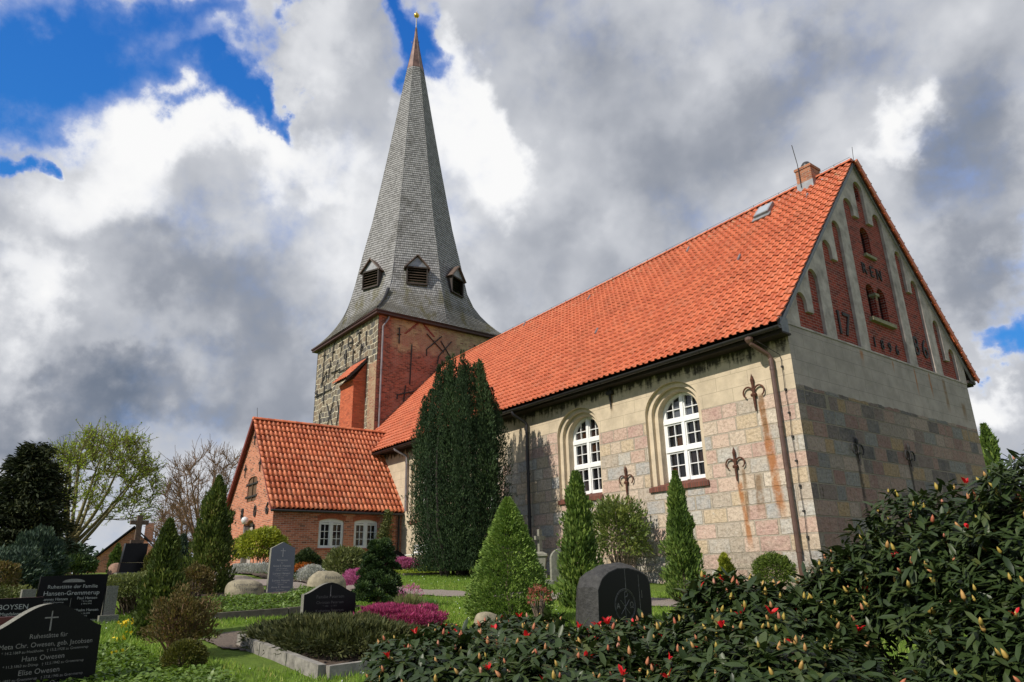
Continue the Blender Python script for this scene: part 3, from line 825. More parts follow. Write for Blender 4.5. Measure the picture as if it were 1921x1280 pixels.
def tiles(name, E0, E1, R0, R1, ncol, nrow, amp, lip, material, root, keep=None, seed=1, parent=None, nprof=8, jit=0.004, kick=0.0, roll=0.5):
    rng = np.random.default_rng(seed)
    E0, E1, R0, R1 = (np.array(p, dtype=float) for p in (E0, E1, R0, R1))
    nrm = np.cross(E1 - E0, R0 - E0); nrm /= np.linalg.norm(nrm)
    if nrm[2] < 0: nrm = -nrm
    pos0 = None
    ii, jj = np.meshgrid(np.arange(ncol), np.arange(nrow))
    ii = ii.reshape(-1); jj = jj.reshape(-1)

    def pos(u, v):
        u = np.asarray(u)[..., None]; v = np.asarray(v)[..., None]
        b_ = (E0 * (1 - u) + E1 * u) * (1 - v) + (R0 * (1 - u) + R1 * u) * v
        return b_ + nrm * (kick * np.exp(-v / .05)) if kick else b_
    if keep is not None:
        k = keep(pos((ii + .5) / ncol, (jj + .5) / nrow)); ii, jj = ii[k], jj[k]
    n = len(ii)
    q = np.linspace(0, 1, nprof + 1)
    if roll == .5: q = np.array([0, .035, .075, .3, .50, .55, .60, .68, .78, .88, .95, 1.0]); nprof = 11
    prof = np.where(q > 1 - roll, amp * np.abs(np.sin(np.pi * np.clip((q - 1 + roll) / roll, 0, 1))) ** 0.75, -0.18 * amp * np.sin(np.pi * np.clip(q / (1 - roll), 0, 1)))
    if roll == .5: prof = amp * np.array([.30, -.42, -.08, -.14, -.04, .02, .50, .92, 1.0, .92, .62, .30])
    u = (ii[:, None] + q[None, :]) / ncol
    v0 = np.repeat((jj / nrow)[:, None], nprof + 1, 1); v1 = np.repeat(((jj + 1.12) / nrow)[:, None], nprof + 1, 1)
    v1 = np.minimum(v1, 1.0)
    dj = rng.normal(0, jit, (n, 1)); sl = rng.normal(0, 0.0012, (n, 1))
    v0 = v0 + sl
    B = pos(u, v0) + nrm * (prof[None, :, None] + (lip + dj)[..., None])
    T = pos(u, v1) + nrm * (prof[None, :, None] + 0 * dj[..., None])
    L = pos(u, v0) + nrm * (prof[None, :, None] + (lip + dj - 0.016)[..., None])
    V = np.concatenate([B, T, L], 1).reshape(-1, 3)
    m_ = nprof + 1
    base = (np.arange(n) * 3 * m_)[:, None]
    a = np.arange(nprof)[None, :]
    f1 = np.stack([base + a, base + a + 1, base + m_ + a + 1, base + m_ + a], -1).reshape(-1, 4)
    f2 = np.stack([base + 2 * m_ + a, base + 2 * m_ + a + 1, base + a + 1, base + a], -1).reshape(-1, 4)
    rr = rng.random(n); rr = np.repeat(rr, nprof)
    return build_np(name, V, np.concatenate([f1, f2]), None, np.concatenate([rr, rr]), None, material, root, parent)


# nave walls ----------------------------------------------------------
mb = MB()
WX = [-4.08, -8.27, -14.0, -18.68]
ops = [arch(cx, 1.07, 3.88, 6.15, 0.88, 20) for cx in WX]
side = lambda u, v: (u, 0.0, v)
panel(mb, [(TX1, 0.3), (0, 0.3), (0, 7.75), (TX1, 7.6)], ops, side)
mb.box(TX1, 0.05, -0.09, -0.002, 0.2, 1.70)
nave_wall = mb.build('nave_wall', MT['side_wall'], church)
for cx in WX:
    mb = MB()
    d = lambda u, v, k: (u, k, v)
    o1, o2, o3 = arch(cx, 1.07, 3.88, 6.15, 0.88, 20), arch(cx, 0.915, 3.95, 6.13, 0.76, 20), arch(cx, 0.775, 4.0, 6.12, 0.65, 20)
    reveal(mb, o1, d, 0.0, 0.12)
    panel(mb, o1, [o2], lambda u, v: (u, 0.12, v))
    reveal(mb, o2, d, 0.12, 0.26)
    panel(mb, o2, [o3], lambda u, v: (u, 0.26, v))
    reveal(mb, o3, d, 0.26, 0.66)
    mb.build('window_surround', MT['plaster'], church, nave_wall)


def church_window(cx):
    w = MB()
    hw, zb, zs, rise, y0, y1 = 0.775, 4.10, 6.12, 0.65, 0.50, 0.60

    def top(x, k=0.0):
        r_ = 1 - ((x - cx) / (hw - k)) ** 2
        return zs + (rise - k) * math.sqrt(max(0, r_))
    n = 20
    o, i_ = arch(cx, hw, zb, zs, rise, n), arch(cx, hw - 0.085, zb + 0.09, zs, rise - 0.085, n)
    panel(w, o, [i_], lambda u, v: (u, y0, v)); reveal(w, i_, lambda u, v, k: (u, k, v), y0, y1); 
    w.box(cx - 0.055, cx + 0.055, y0 - 0.03, y1, zb + 0.02, top(cx) - 0.03)
    for z in (5.05, 5.93): w.box(cx - hw + 0.02, cx + hw - 0.02, y0 - 0.035, y1, z - 0.06, z + 0.06)
    rows = [(zb + 0.06, 4.99), (5.11, 5.87), (5.99, None)]
    for sx in (-1, 1):
        a, b_ = cx + sx * 0.055, cx + sx * (hw - 0.085)
        xa, xb = min(a, b_), max(a, b_); xm = (xa + xb) / 2
        for z0, z1 in rows:
            zt = z1 if z1 else top(xm, 0.06)
            for xe in (xa + 0.022, xb - 0.022):
                zz = z1 if z1 else top(xe, 0.07)
                w.box(xe - 0.021, xe + 0.021, y0 + 0.005, y1 - 0.02, z0, zz)
            w.box(xa, xb, y0 + 0.006, y1 - 0.02, z0, z0 + 0.05)
            if z1: w.box(xa, xb, y0 + 0.006, y1 - 0.02, z1 - 0.05, z1)
            w.box(xm - 0.012, xm + 0.012, y0 + 0.015, y1 - 0.03, z0, zt)
            zm = (z0 + (z1 or zt - 0.02)) / 2
            w.box(xa, xb, y0 + 0.018, y1 - 0.03, zm - 0.012, zm + 0.012)
    fr = w.build('window', MT['white'], church)
    g = MB(); panel(g, arch(cx, hw, zb, zs, rise, n), [], lambda u, v: (u, 0.585, v))
    g.build('pane', MT['glass'], church, fr)
    rg = random.Random(int(-cx * 10)); g1 = MB()
    for sx in (-1, 1):
        for h_ in (0, 1):
            xa = cx + sx * (.06 + h_ * .315); xb = xa + sx * .31
            for z0, z1 in ((4.13, 4.6), (4.6, 5.0), (5.1, 5.48), (5.48, 5.88), (5.98, 6.36), (6.36, 6.55)):
                if z1 > top((xa + xb) / 2 + sx * .12) - .05: continue
                if rg.random() < .75:
                    t1, t2 = rg.uniform(-.006, .006), rg.uniform(-.004, .004)
                    g1.add([(xa, .578 + t1, z0), (xb, .578 - t1, z0), (xb, .578 - t1 + t2, z1), (xa, .578 + t1 + t2, z1)], [(0, 1, 2, 3) if sx > 0 else (3, 2, 1, 0)], rnd=min(1, rg.random() * .7 + (.45 if (z0 > 5.9 and cx > -6) else 0)))  # upper panes lightened in tone for reflection and the vault behind
    g1.build('stain_reflection_panes', MT['stain_reflection_glass'], church, fr)
    s = MB()
    s.add([(cx - 1.10, -0.07, 3.80), (cx + 1.10, -0.07, 3.80), (cx + 1.10, -0.07, 3.93), (cx - 1.10, -0.07, 3.93), (cx - 0.90, 0.55, 4.12), (cx + 0.90, 0.55, 4.12), (cx - 1.10, 0.02, 3.80), (cx + 1.10, 0.02, 3.80)],
          [(0, 1, 2, 3), (3, 2, 5, 4), (0, 6, 7, 1), (0, 3, 4, 6), (1, 7, 5, 2)],
          [[(cx - 1.10, 0.1), (cx + 1.1, 0.1), (cx + 1.1, .3), (cx - 1.1, .3)], [(cx - 1.10, 0.1), (cx + 1.1, 0.1), (cx + 1.1, .55), (cx - 1.1, .55)], [(0, 0.1), (0, .2), (.2, .2), (.2, .1)], [(0, .1), (0, .2), (.2, .2), (.2, .1)], [(0, .1), (0, .2), (.2, .2), (.2, .1)]])
    s.build('sill', MT['brick_sill'], church, fr)


for cx in WX: church_window(cx)

# east gable ------------------------------------------------------------
east = lambda d: (lambda u, v: (d, u, v))
mb = MB()
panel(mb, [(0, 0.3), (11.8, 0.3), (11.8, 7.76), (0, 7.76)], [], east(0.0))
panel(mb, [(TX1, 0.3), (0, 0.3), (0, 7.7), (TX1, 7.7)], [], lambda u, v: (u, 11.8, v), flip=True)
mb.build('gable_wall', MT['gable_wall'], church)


def headed(y0, y1, zs, top, n=10):
    c, hw = (y0 + y1) / 2, (y1 - y0) / 2
    return [(c + hw * math.cos(math.pi * k / n), zs + (top - zs) * math.sin(math.pi * k / n)) for k in range(n + 1)]


def mirror(p): return [(11.9 - a, b + (.10 if b > 8.2 else 0)) for a, b in reversed(p)]


n1 = [(.70, 7.74), (2.08, 7.74)] + headed(1.55, 2.08, 9.50, 9.79) + [(1.55, 8.34), (1.22, 8.34)] + headed(.70, 1.22, 8.58, 8.86)
n2 = [(2.66, 7.74), (4.04, 7.74)] + headed(3.56, 4.08, 11.70, 11.98) + [(3.56, 10.50), (3.25, 10.50)] + headed(2.72, 3.25, 10.77, 11.06)
n3 = [(4.62, 7.74), (7.28, 7.74)] + headed(6.62, 7.24, 12.85, 13.17) + [(6.62, 12.63), (6.26, 12.63)] + headed(5.64, 6.26, 13.82, 14.13) + [(5.64, 12.63), (5.28, 12.63)] + headed(4.66, 5.28, 12.85, 13.17)
niches = [n1, n2, n3, mirror(n2), mirror(n1)]
tri = [(0.0, 7.741), (11.8, 7.741), (11.8, 8.52), (5.9, 14.76), (0, 8.05)]
niches = [[(a, max(b, 7.80)) for a, b in n_] for n_ in niches]
mb = MB()
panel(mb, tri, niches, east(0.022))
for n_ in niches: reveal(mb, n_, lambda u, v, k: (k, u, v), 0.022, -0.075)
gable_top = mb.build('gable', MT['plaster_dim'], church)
mb = MB()
gw = [arch(5.95, 0.20, 13.45, 13.80, 0.2, 8), arch(5.97, 0.30, 11.36, 12.12, 0.3, 10), arch(5.57, 0.28, 9.02, 9.98, 0.27, 10), arch(6.30, 0.28, 9.02, 9.98, 0.27, 10)]
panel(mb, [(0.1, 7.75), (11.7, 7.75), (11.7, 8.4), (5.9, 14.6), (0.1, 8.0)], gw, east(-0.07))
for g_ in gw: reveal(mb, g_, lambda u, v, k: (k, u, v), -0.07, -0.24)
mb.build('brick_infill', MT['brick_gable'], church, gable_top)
for g_ in gw:
    mb = MB(); panel(mb, g_, [], east(-0.235)); mb.build('gable_pane', MT['glass'], church, gable_top)
mb = MB()
mb.box(-0.25, 0.03, 5.62, 6.34, 11.26, 11.36); mb.build('stone_sill', MT['sandstone'], church, gable_top)
mb = MB(); mb.box(-0.25, 0.06, 5.14, 6.74, 8.90, 9.02); mb.build('stone_sill', MT['sandstone'], church, gable_top)
mb = MB()
mb.lathe([(0.085, 0), (0.085, 0.06), (0.058, 0.08), (0.052, 0.68), (0.075, 0.72), (0.10, 0.86), (0.115, 0.9)], (-0.14, 5.935, 9.02), 12)
mb.box(-0.26, -0.02, 5.80, 6.07, 9.90, 9.99)
mb.build('stone_column', MT['sandstone'], church, gable_top)


def gable_text(txt, size, y, z, gap=None):
    """iron figures fixed to the gable; y is the middle of the first figure"""
    for k, ch in enumerate(txt):
        text_part(ch, size, lambda a, b, d, yy=y + k * (gap or size * 0.75): (-0.045 + d * .5, yy + a * .9, z + b), MT['iron'], 'iron_letter', church, gable_top, 0.03)


gable_text('REN', 0.56, 5.42, 10.58, 0.50)
gable_text('17', 1.08, 3.08, 8.06, 0.46)
gable_text('86', 0.98, 8.20, 8.28, 0.66)
gable_text('1896', 0.48, 5.14, 8.02, 0.50)

# roof --------------------------------------------------------------------
x0r, x1r = 0.08, TX1 + 0.02
roof = tiles('nave_roof', (x0r, -0.52, zE(x0r)), (x1r, -0.52, zE(x1r)), (x0r, YC, zR(x0r)), (x1r, YC, zR(x1r)), 108, 27, 0.055, 0.050, MT['tile'], church, seed=3, kick=0.07, nprof=10)
tiles('roof_tiles', (x0r + .12, 12.5, 7.95), (-1.0, 12.5, 7.95), (x0r + .12, YC, zR(x0r)), (-1.0, YC, zR(x0r)), 5, 27, 0.055, 0.05, MT['tile'], church, seed=4, parent=roof)
mb = MB()
for x in np.arange(x0r - 0.03, x1r, -0.36):
    a, b_ = x, x - 0.40
    pts = []
    V = []; F = []
    for q, xx in enumerate((a, b_)):
        for k in range(7):
            t_ = math.pi * (k / 6.0); rr = 0.125 - 0.012 * q
            V.append((xx, YC + rr * 1.15 * math.cos(t_), zR(xx) - 0.005 + rr * math.sin(t_)))
    F = [(k, k + 1, 7 + k + 1, 7 + k) for k in range(6)] + [tuple(range(7))]
    mb.add(V, F, rnd=random.Random(int(x * 100)).random())
mb.build('ridge_tiles', MT['tile'], church, roof)
mb = MB()
nS = Vector((0, -(14.8 - 7.57), 6.4)).normalized()
def slab(xa, xb, ya, za, yb, zb_, th, off):
    d = Vector((0, yb - ya, zb_ - za)); n_ = Vector((0, -d.z, d.y)).normalized()
    if n_.z < 0: n_ = -n_
    V = []
    for x in (xa, xb):
        for (y, z) in ((ya, za), (yb, zb_)):
            for o in (off, off - th):
                V.append((x, y + n_.y * o, z + n_.z * o))
    mb.add(V, [(0, 2, 6, 4), (1, 5, 7, 3), (0, 1, 3, 2), (4, 6, 7, 5), (0, 4, 5, 1), (2, 3, 7, 6)])
for ys_, zz_ in ((-0.46, 7.66), (12.4, 8.05)):
    V = []
    for x in (x0r - 0.06, x1r):
        d = zR(x0r) - zR(x)
        for (y, z) in ((ys_, zz_ - .02 * d), (YC, 14.92 - d)):
            V += [(x, y, z - .17 - .0 * d), (x, y, z - .30)]
    mb.add(V, [(0, 2, 6, 4), (1, 5, 7, 3), (0, 1, 3, 2), (4, 6, 7, 5), (0, 4, 5, 1), (2, 3, 7, 6)])
mb.box(x1r, 0.10, -0.44, -0.002, 7.38, 7.43); mb.box(x1r, 0.12, -0.47, -0.44, 7.40, 7.50)
mb.box(x1r, 0.08, 11.802, 12.40, 7.80, 7.9)
mb.build('roof_boards', MT['roof_wood'], church, roof)
mb = MB()
for sg in (-1, 1):
    a = Vector((0.045, -.40, 7.60)) if sg < 0 else Vector((0.06, 12.42, 7.84)); b_ = Vector((0.045, YC + sg * .02, 14.78))
    mb.beam(a, b_, 0.07, .10, up=(0, sg, 1))
mb.box(-0.03, 0.06, -0.36, -0.003, 7.44, 7.86)
mb.build('verge_boards', MT['verge'], church, roof)
mb = MB(); mw = MB(); rr = random.Random(12)
dn = Vector((0, YC - 12.5, zR(0.08) - 7.95)); nn_ = Vector((0, dn.z, -dn.y)).normalized()
for k in range(27):
    p, q = Vector((0.21, 12.5, 7.95)) + dn * (k / 27 + .002), Vector((0.21, 12.5, 7.95)) + dn * ((k + 1) / 27)
    mb.beam(p + nn_ * (.055 + rr.uniform(-.008, .008)) - nn_ * .13, q + nn_ * .03 - nn_ * .13, 0.045, 0.20, up=nn_, rnd=rr.random())
    mw.beam(p + nn_ * .035, p + nn_ * .035 + dn.normalized() * .04, 0.05, 0.08, up=nn_)
mb.build('verge_tiles', MT['tile'], church, roof); mw.build('verge_mortar', MT['old_stone'], church, roof)
# gutter
mb = MB()
V = []; F = []
for xx in (0.16, -22.7):
    for k in range(9):
        t_ = math.pi + math.pi * k / 8
        V.append((xx, -0.60 + 0.085 * math.cos(t_), zE(xx) - 0.06 + 0.085 * math.sin(t_)))
F = [(k, k + 1, 9 + k + 1, 9 + k) for k in range(8)] + [tuple(range(9)), tuple(reversed(range(9, 18)))]
mb.add(V, F)
for x in np.arange(0.0, -22, -0.8):
    mb.tube([(x, -0.60 + 0.092 * math.cos(math.pi + math.pi * k / 6), zE(x) - 0.06 + 0.092 * math.sin(math.pi + math.pi * k / 6)) for k in range(7)], 0.010, 4)
mb.build('gutter', MT['pipe_dark'], church, roof)
for xo, xp, mm, zb in ((-0.78, -0.52, MT['pipe'], 1.1), (-11.15, -10.92, MT['pipe_dark'], 1.5), (-20.35, -20.02, MT['pipe_zinc'], 4.4)):
    mb = MB()
    mb.tube([(xo, -0.60, zE(xo) - 0.09), (xo, -0.60, 7.33), (xo + .02, -0.58, 7.26), (xp - .03, -0.16, 6.98), (xp, -0.11, 6.88), (xp, -0.11, zb)], 0.062, 10)
    for z in np.arange(6.6, zb + .3, -1.55):
        mb.tube([(xp, -0.11, z - 0.03), (xp, -0.11, z + 0.03)], 0.072, 10); mb.box(xp - .02, xp + .02, -0.11, 0.0, z - .015, z + .015)
    if mm is MT['pipe']:
        mb.lathe([(0.06, 0), (0.11, .09), (0.11, .16)], (xo, -0.60, 7.28), 10)
    mb.build('downpipe', mm, church, smooth=False)
mb = MB()
pts = [(-0.80, -0.62, 7.52), (-0.55, -0.45, 7.25), (-0.30, -0.05, 6.95)] + [(-0.27 + 0.012 * math.sin(z * 5), -0.05, z) for z in np.arange(6.8, 1.2, -0.4)]
mb.tube(pts, 0.009, 4)
for z in np.arange(6.6, 1.4, -0.62): mb.box(-0.295, -0.245, -0.07, 0.0, z - .025, z + .025)
mb.build('lightning_cable', MT['iron'], church)
# chimney and skylight, rods
mb = MB()
mb.box(-1.82, -1.24, 5.50, 6.15, 13.9, 15.27); mb.box(-1.85, -1.21, 5.47, 6.18, 15.271, 15.37)
ch_ = mb.build('chimney', MT['brick_chimney'], church, roof)
mb = MB(); mb.box(-1.84, -1.22, 5.48, 6.17, 13.9, 14.74); mb.build('flashing', MT['lead'], church, roof)
mb = MB(); mb.lathe([(0.0, 0.30), (0.12, 0.27), (0.19, 0.16), (0.21, 0.0), (0.20, -0.02)], (-1.53, 5.82, 15.37), 14)
mb.build('chimney_cap', MT['pipe_dark'], church, roof, smooth=True)
mb = MB()
mb.tube([(-1.66, 5.44, 14.55), (-1.66, 5.44, 15.5), (-1.73, 5.41, 16.35)], 0.014, 5)
mb.tube([(0.1, 5.9, 14.9), (0.14, 5.9, 15.45)], 0.009, 4)
for x in np.arange(-0.6, -25.5, -1.1): mb.tube([(x, YC, zR(x) + .11), (x + .02, YC, zR(x) + .21)], 0.012, 4)
mb.tube([(x, YC, zR(x) + .20) for x in np.arange(0, -26, -2)], 0.006, 4)
mb.build('lightning_rods', MT['iron'], church, roof)
mb = MB()
up = Vector((0, 6.4, 14.8 - 7.57)).normalized(); nS = Vector((0, -up.z, up.y))
c = Vector((-3.05, 5.22, 14.08)) + nS * 0.12
mb.obox(c, (1, 0, 0), up, nS, 0.30, 0.36, 0.06)
mb.obox(c - nS * 0.05 - up * 0.42, (1, 0, 0), up, nS, 0.36, 0.14, 0.02)
sk = mb.build('skylight', MT['lead'], church, roof)
mb = MB(); mb.obox(c + nS * 0.058, (1, 0, 0), up, nS, 0.235, 0.29, 0.008)
mb.build('skylight_pane', simple('skylight_glass', (0.32, 0.35, 0.39), 0.15), church, roof)
# hooks and pale tiles on the roof
for (x, y) in ((-3.0, 2.9), (-6.5, 4.9), (-1.3, 4.9), (-12, 4.6), (-17, 4.8), (-9, 1.9)):
    mb = MB(); z = 7.62 + (y + .52) / 6.42 * 7.2; mb.beam((x, y, z + .06), (x + .03, y + .14, z + .3), 0.05, 0.05)
    mb.build('roof_hook', MT['lead'], church, roof)


# wall anchors ------------------------------------------------------------
def fleur(mapf, u, ztop, zbot, s, material, parent=None):
    mb = MB()
    H = ztop - zbot
    zc = zbot + H * 0.47
    P = lambda a, b, d=0.06: mapf(u + a, b, d)
    mb.tube([P(0, zbot), P(0, zbot + .1 * H), P(0, zc), P(0, zc + .22 * H), P(0, zc + .36 * H), P(0, ztop)], [0.012 * s, 0.024 * s, 0.034 * s, 0.028 * s, 0.042 * s, 0.004], 6)
    for sg in (-1, 1):
        pts = []
        for k in range(15):
            t_ = k / 14
            ang = math.pi * (1.0 - 1.35 * t_) if True else 0
            r_ = 0.140 * s * (1 - 0.34 * t_)
            pts.append(P(sg * (0.150 * s + r_ * math.cos(ang)), zc + 0.03 + r_ * 1.1 * math.sin(ang)))
        mb.tube([P(0, zc - .12 * s)] + pts, [0.016 * s] + [0.021 * s * (1 - 0.25 * k / 14) for k in range(15)], 6)
    mb.tube([P(-.06 * s, zc - .04), P(.06 * s, zc - .04)], 0.04 * s, 6)
    return mb.build('wall_anchor', material, church, parent)


onS = lambda u, v, d: (u, -d, v)
onE = lambda u, v, d: (d, u, v)
fleur(onS, -1.20, 6.62, 5.58, 1.25, MT['rust']); fleur(onS, -2.05, 4.74, 3.80, 1.15, MT['rust']); fleur(onS, -6.10, 4.76, 3.80, 1.15, MT['rust'])
fleur(onE, 2.60, 4.98, 4.15, 1.2, MT['iron']); fleur(onE, 5.75, 5.08, 4.2, 1.2, MT['iron'])
mb = MB()
mb.tube([(-6.56, -0.05, 7.4), (-6.56, -0.05, 7.1), (-6.56, -0.05, 6.66)], [0.05, 0.04, 0.012], 6); mb.box(-6.66, -6.40, -0.14, -0.02, 7.15, 7.27)
mb.build('wall_anchor', MT['iron'], church)

# tower -----------------------------------------------------------------------
mb = MB()
panel(mb, [(TX0, 0.8), (TX1, 0.8), (TX1 - 0.05, 16.6), (TX0 + 0.08, 16.6)], [arch(-30.55, 0.36, 11.1, 12.3, 0.36, 8)], lambda u, v: (u, TY0, v))
panel(mb, [(TX0, 0.8), (TX1, 0.8), (TX1, 16.6), (TX0, 16.6)], [], lambda u, v: (u, TY1, v), flip=True)
panel(mb, [(TY0, 0.8), (TY1, 0.8), (TY1, 16.6), (TY0, 16.6)], [], lambda u, v: (TX0, u, v), flip=True)
reveal(mb, arch(-30.55, 0.36, 11.1, 12.3, 0.36, 8), lambda u, v, k: (u, TY0 + k, v), 0, 0.3)
tower = mb.build('tower', MT['fieldstone'], church)
mb = MB()
panel(mb, [(TY0, 0.8), (TY1, 0.8), (TY1, 16.6), (TY0, 16.6)], [], lambda u, v: (TX1, u, v))
mb.build('brick_face', MT['brick_tower'], church, tower)
mb = MB(); mb.box(-27.25, TX1 - 0.003, TY0 - 0.05, TY0 - 0.002, 0.8, 13.55); mb.build('quoin_strip', MT['brick_quoin'], church, tower)
mb = MB()
panel(mb, arch(-30.55, 0.36, 11.1, 12.3, 0.36, 8), [], lambda u, v: (u, TY0 + 0.26, v)); mb.build('tower_opening', MT['black'], church, tower)
for k in (-0.12, 0.12):
    mb = MB(); mb.box(-30.55 + k - .05, -30.55 + k + .05, TY0 + .02, TY0 + .2, 11.1, 12.5)
    mb.build('mullion', MT['brick_new'], church, tower)
# buttress
mb = MB()
mb.box(-29.45, -27.68, TY0 - 0.78, TY0 - 0.002, 0.8, 12.62)
mb.add([(-29.45, TY0 - .78, 12.62), (-27.68, TY0 - .78, 12.62), (-27.68, TY0 - .002, 12.62), (-29.45, TY0 - .002, 12.62), (-27.68, TY0 - .002, 13.75), (-29.45, TY0 - .002, 13.75)],
       [(0, 1, 4, 5), (1, 2, 4), (0, 5, 3)])
for k in range(3): mb.box(-29.47 - .02 * k, -27.66 + .02 * k, TY0 - 0.81 - .03 * k, TY0 - 0.003, 12.34 + .085 * k, 12.42 + .085 * k)
butt = mb.build('buttress', MT['brick_new'], church, tower)
tiles('buttress_roof', (-27.55, TY0 - 1.28, 12.66), (-29.58, TY0 - 1.28, 12.66), (-27.55, TY0 - 0.01, 14.02), (-29.58, TY0 - 0.01, 14.02), 9, 6, 0.04, 0.03, MT['tile'], church, seed=8, parent=tower)
mb = MB()
mb.beam((-27.60, TY0 - 1.24, 12.58), (-27.60, TY0 - 0.02, 13.94), 0.12, 0.14, up=(0, -1, 1)); mb.beam((-28.55, TY0 - 1.20, 12.60), (-28.55, TY0 - 0.02, 13.90), 1.95, 0.06, up=(0, -1, 1))
mb.beam((-29.6, TY0 - .03, 14.0), (-27.5, TY0 - .03, 14.05), 0.10, 0.16)
mb.build('buttress_boards', MT['dark_wood'], church, tower)
# iron figures and braces on the south face
RODS = [[[-34.05, 16.27], [-34.09, 15.38], [-34.12, 14.72], [-34.13, 13.74]], [[-34.38, 15.85], [-33.84, 15.88]], [[-32.53, 16.36], [-32.71, 15.58], [-32.7, 15.06]], [[-32.86, 15.76], [-32.42, 15.7]], [[-31.7, 15.83], [-31.19, 16.1], [-31.49, 15.16]], [[-29.7, 15.59], [-29.77, 15.8], [-29.91, 15.98], [-30.08, 16.09], [-30.24, 16.08], [-30.34, 15.96], [-30.36, 15.77], [-30.29, 15.55], [-30.15, 15.37], [-29.98, 15.27], [-29.83, 15.28], [-29.72, 15.39], [-29.7, 15.59]], [[-30.26, 15.69], [-29.74, 15.6]], [[-29.02, 15.95], [-28.56, 15.99], [-28.8, 15.67], [-28.69, 15.41], [-28.91, 15.19], [-29.19, 15.26]], [[-27.84, 15.79], [-27.8, 14.86]], [[-30.57, 15.34], [-30.54, 14.18]], [[-30.52, 14.86], [-30.59, 15.0], [-30.71, 15.09], [-30.83, 15.07], [-30.86, 14.94], [-30.79, 14.8], [-30.67, 14.71], [-30.55, 14.74], [-30.52, 14.86]], [[-29.54, 15.1], [-29.57, 14.15]], [[-29.55, 14.92], [-29.32, 14.88]], [[-28.44, 15.19], [-28.52, 14.09]], [[-28.6, 14.82], [-28.2, 14.92], [-28.21, 14.74], [-28.54, 14.75]], [[-32.97, 15.21], [-33.05, 14.68], [-33.17, 13.95]], [[-33.29, 14.8], [-32.86, 14.86]], [[-31.81, 14.81], [-32.28, 13.86]], [[-32.84, 14.31], [-31.43, 14.24]], [[-31.64, 14.05], [-29.95, 14.04]], [[-34.37, 13.84], [-33.51, 14.58], [-33.53, 13.87]], [[-35.26, 13.18], [-32.56, 13.2]], [[-33.77, 13.71], [-33.76, 12.42]], [[-34.95, 13.58], [-34.97, 13.09]], [[-35.31, 13.5], [-34.88, 13.35]], [[-33.95, 12.0], [-34.22, 11.84], [-34.12, 11.08]], [[-32.12, 12.24], [-32.88, 10.79]], [[-33.17, 12.3], [-32.07, 10.65]], [[-31.51, 12.17], [-31.23, 11.4], [-31.47, 10.59]]]
for l in RODS:
    mb = MB(); mb.tube([(a, TY0 - 0.06, b_) for a, b_ in l], 0.034, 5)
    mb.build('iron_bar', MT['iron'], church, tower)
for l in ([(2.68, 15.86), (2.68, 14.84)], [(2.55, 15.4), (2.8, 15.42)], [(3.56, 14.93), (3.48, 12.4)], [(4.6, 15.82), (5.86, 14.82)], [(5.69, 15.85), (4.60, 14.8), (4.62, 14.4)], [(5.62, 15.55), (6.46, 14.46)],
          [(6.42, 15.63), (5.48, 14.5), (5.4, 14.0)], [(2.68, 11.65), (3.9, 12.05)], [(3.2, 12.3), (3.1, 11.3)], [(8.2, 15.75), (8.6, 15.3)], [(2.68, 11.7), (2.66, 11.4)]):
    mb = MB(); mb.tube([(TX1 + 0.05, a, b_) for a, b_ in l], 0.036, 5)
    mb.build('iron_brace', MT['iron'], church, tower)
chev_ = simple('dark_red_brick', (0.20, 0.025, 0.018), 0.85, var=0.3, scale=10)
for a, b_ in (((3.05, 15.55), (3.95, 16.42)), ((4.25, 16.42), (5.15, 15.65))):
    a = Vector((TX1 + .003, a[0], a[1])); b_ = Vector((TX1 + .003, b_[0], b_[1])); n_ = 10; mb = MB()
    for k in range(n_):
        p = a.lerp(b_, k / n_); mb.box(TX1 - .01, TX1 + .006, p.y - .02, p.y + .16, p.z, p.z + .075)
    mb.build('brick_chevron', chev_, church, tower)
mb = MB()
mb.tube([(TX1 + 0.10, 1.95, 16.5), (TX1 + 0.12, 1.85, 16.2), (TX1 + 0.10, 1.55, 15.7), (TX1 + 0.10, 1.52, 9.2)], 0.06, 8)
mb.build('downpipe', MT['pipe_zinc'], church, tower)
mb = MB()
E_ = 0.30
mb.box(TX0 - E_, TX1 + E_, TY0 - E_, TY1 + E_, 16.42, 16.56); mb.box(TX0 - E_ - .06, TX1 + E_ + .06, TY0 - E_ - .06, TY1 + E_ + .06, 16.561, 16.66)
mb.build('eaves_board', simple('oxblood_boards', (0.055, 0.020, 0.015), 0.6, var=0.25), church, tower)

# spire --------------------------------------------------------------------------
SX, SY = (TX0 + TX1) / 2, (TY0 + TY1) / 2
zs_ = [16.0, 19.0, 20.77, 22.4, 25.1, 31.6, 38.6, 39.3]; rs_ = [4.95, 4.30, 3.92, 3.62, 3.02, 1.90, 0.78, 0.67]
Ro = lambda z: float(np.interp(z, zs_, rs_))
hE = (TX1 - TX0) / 2 + E_ + 0.10


def ring_r(z, k):
    t_ = min(1, max(0, (z - 16.62) / 4.0)); w = (1 - t_) ** 2.4
    eave = hE if k % 2 == 0 else hE * 1.40
    return Ro(z) + w * (eave - Ro(16.62))


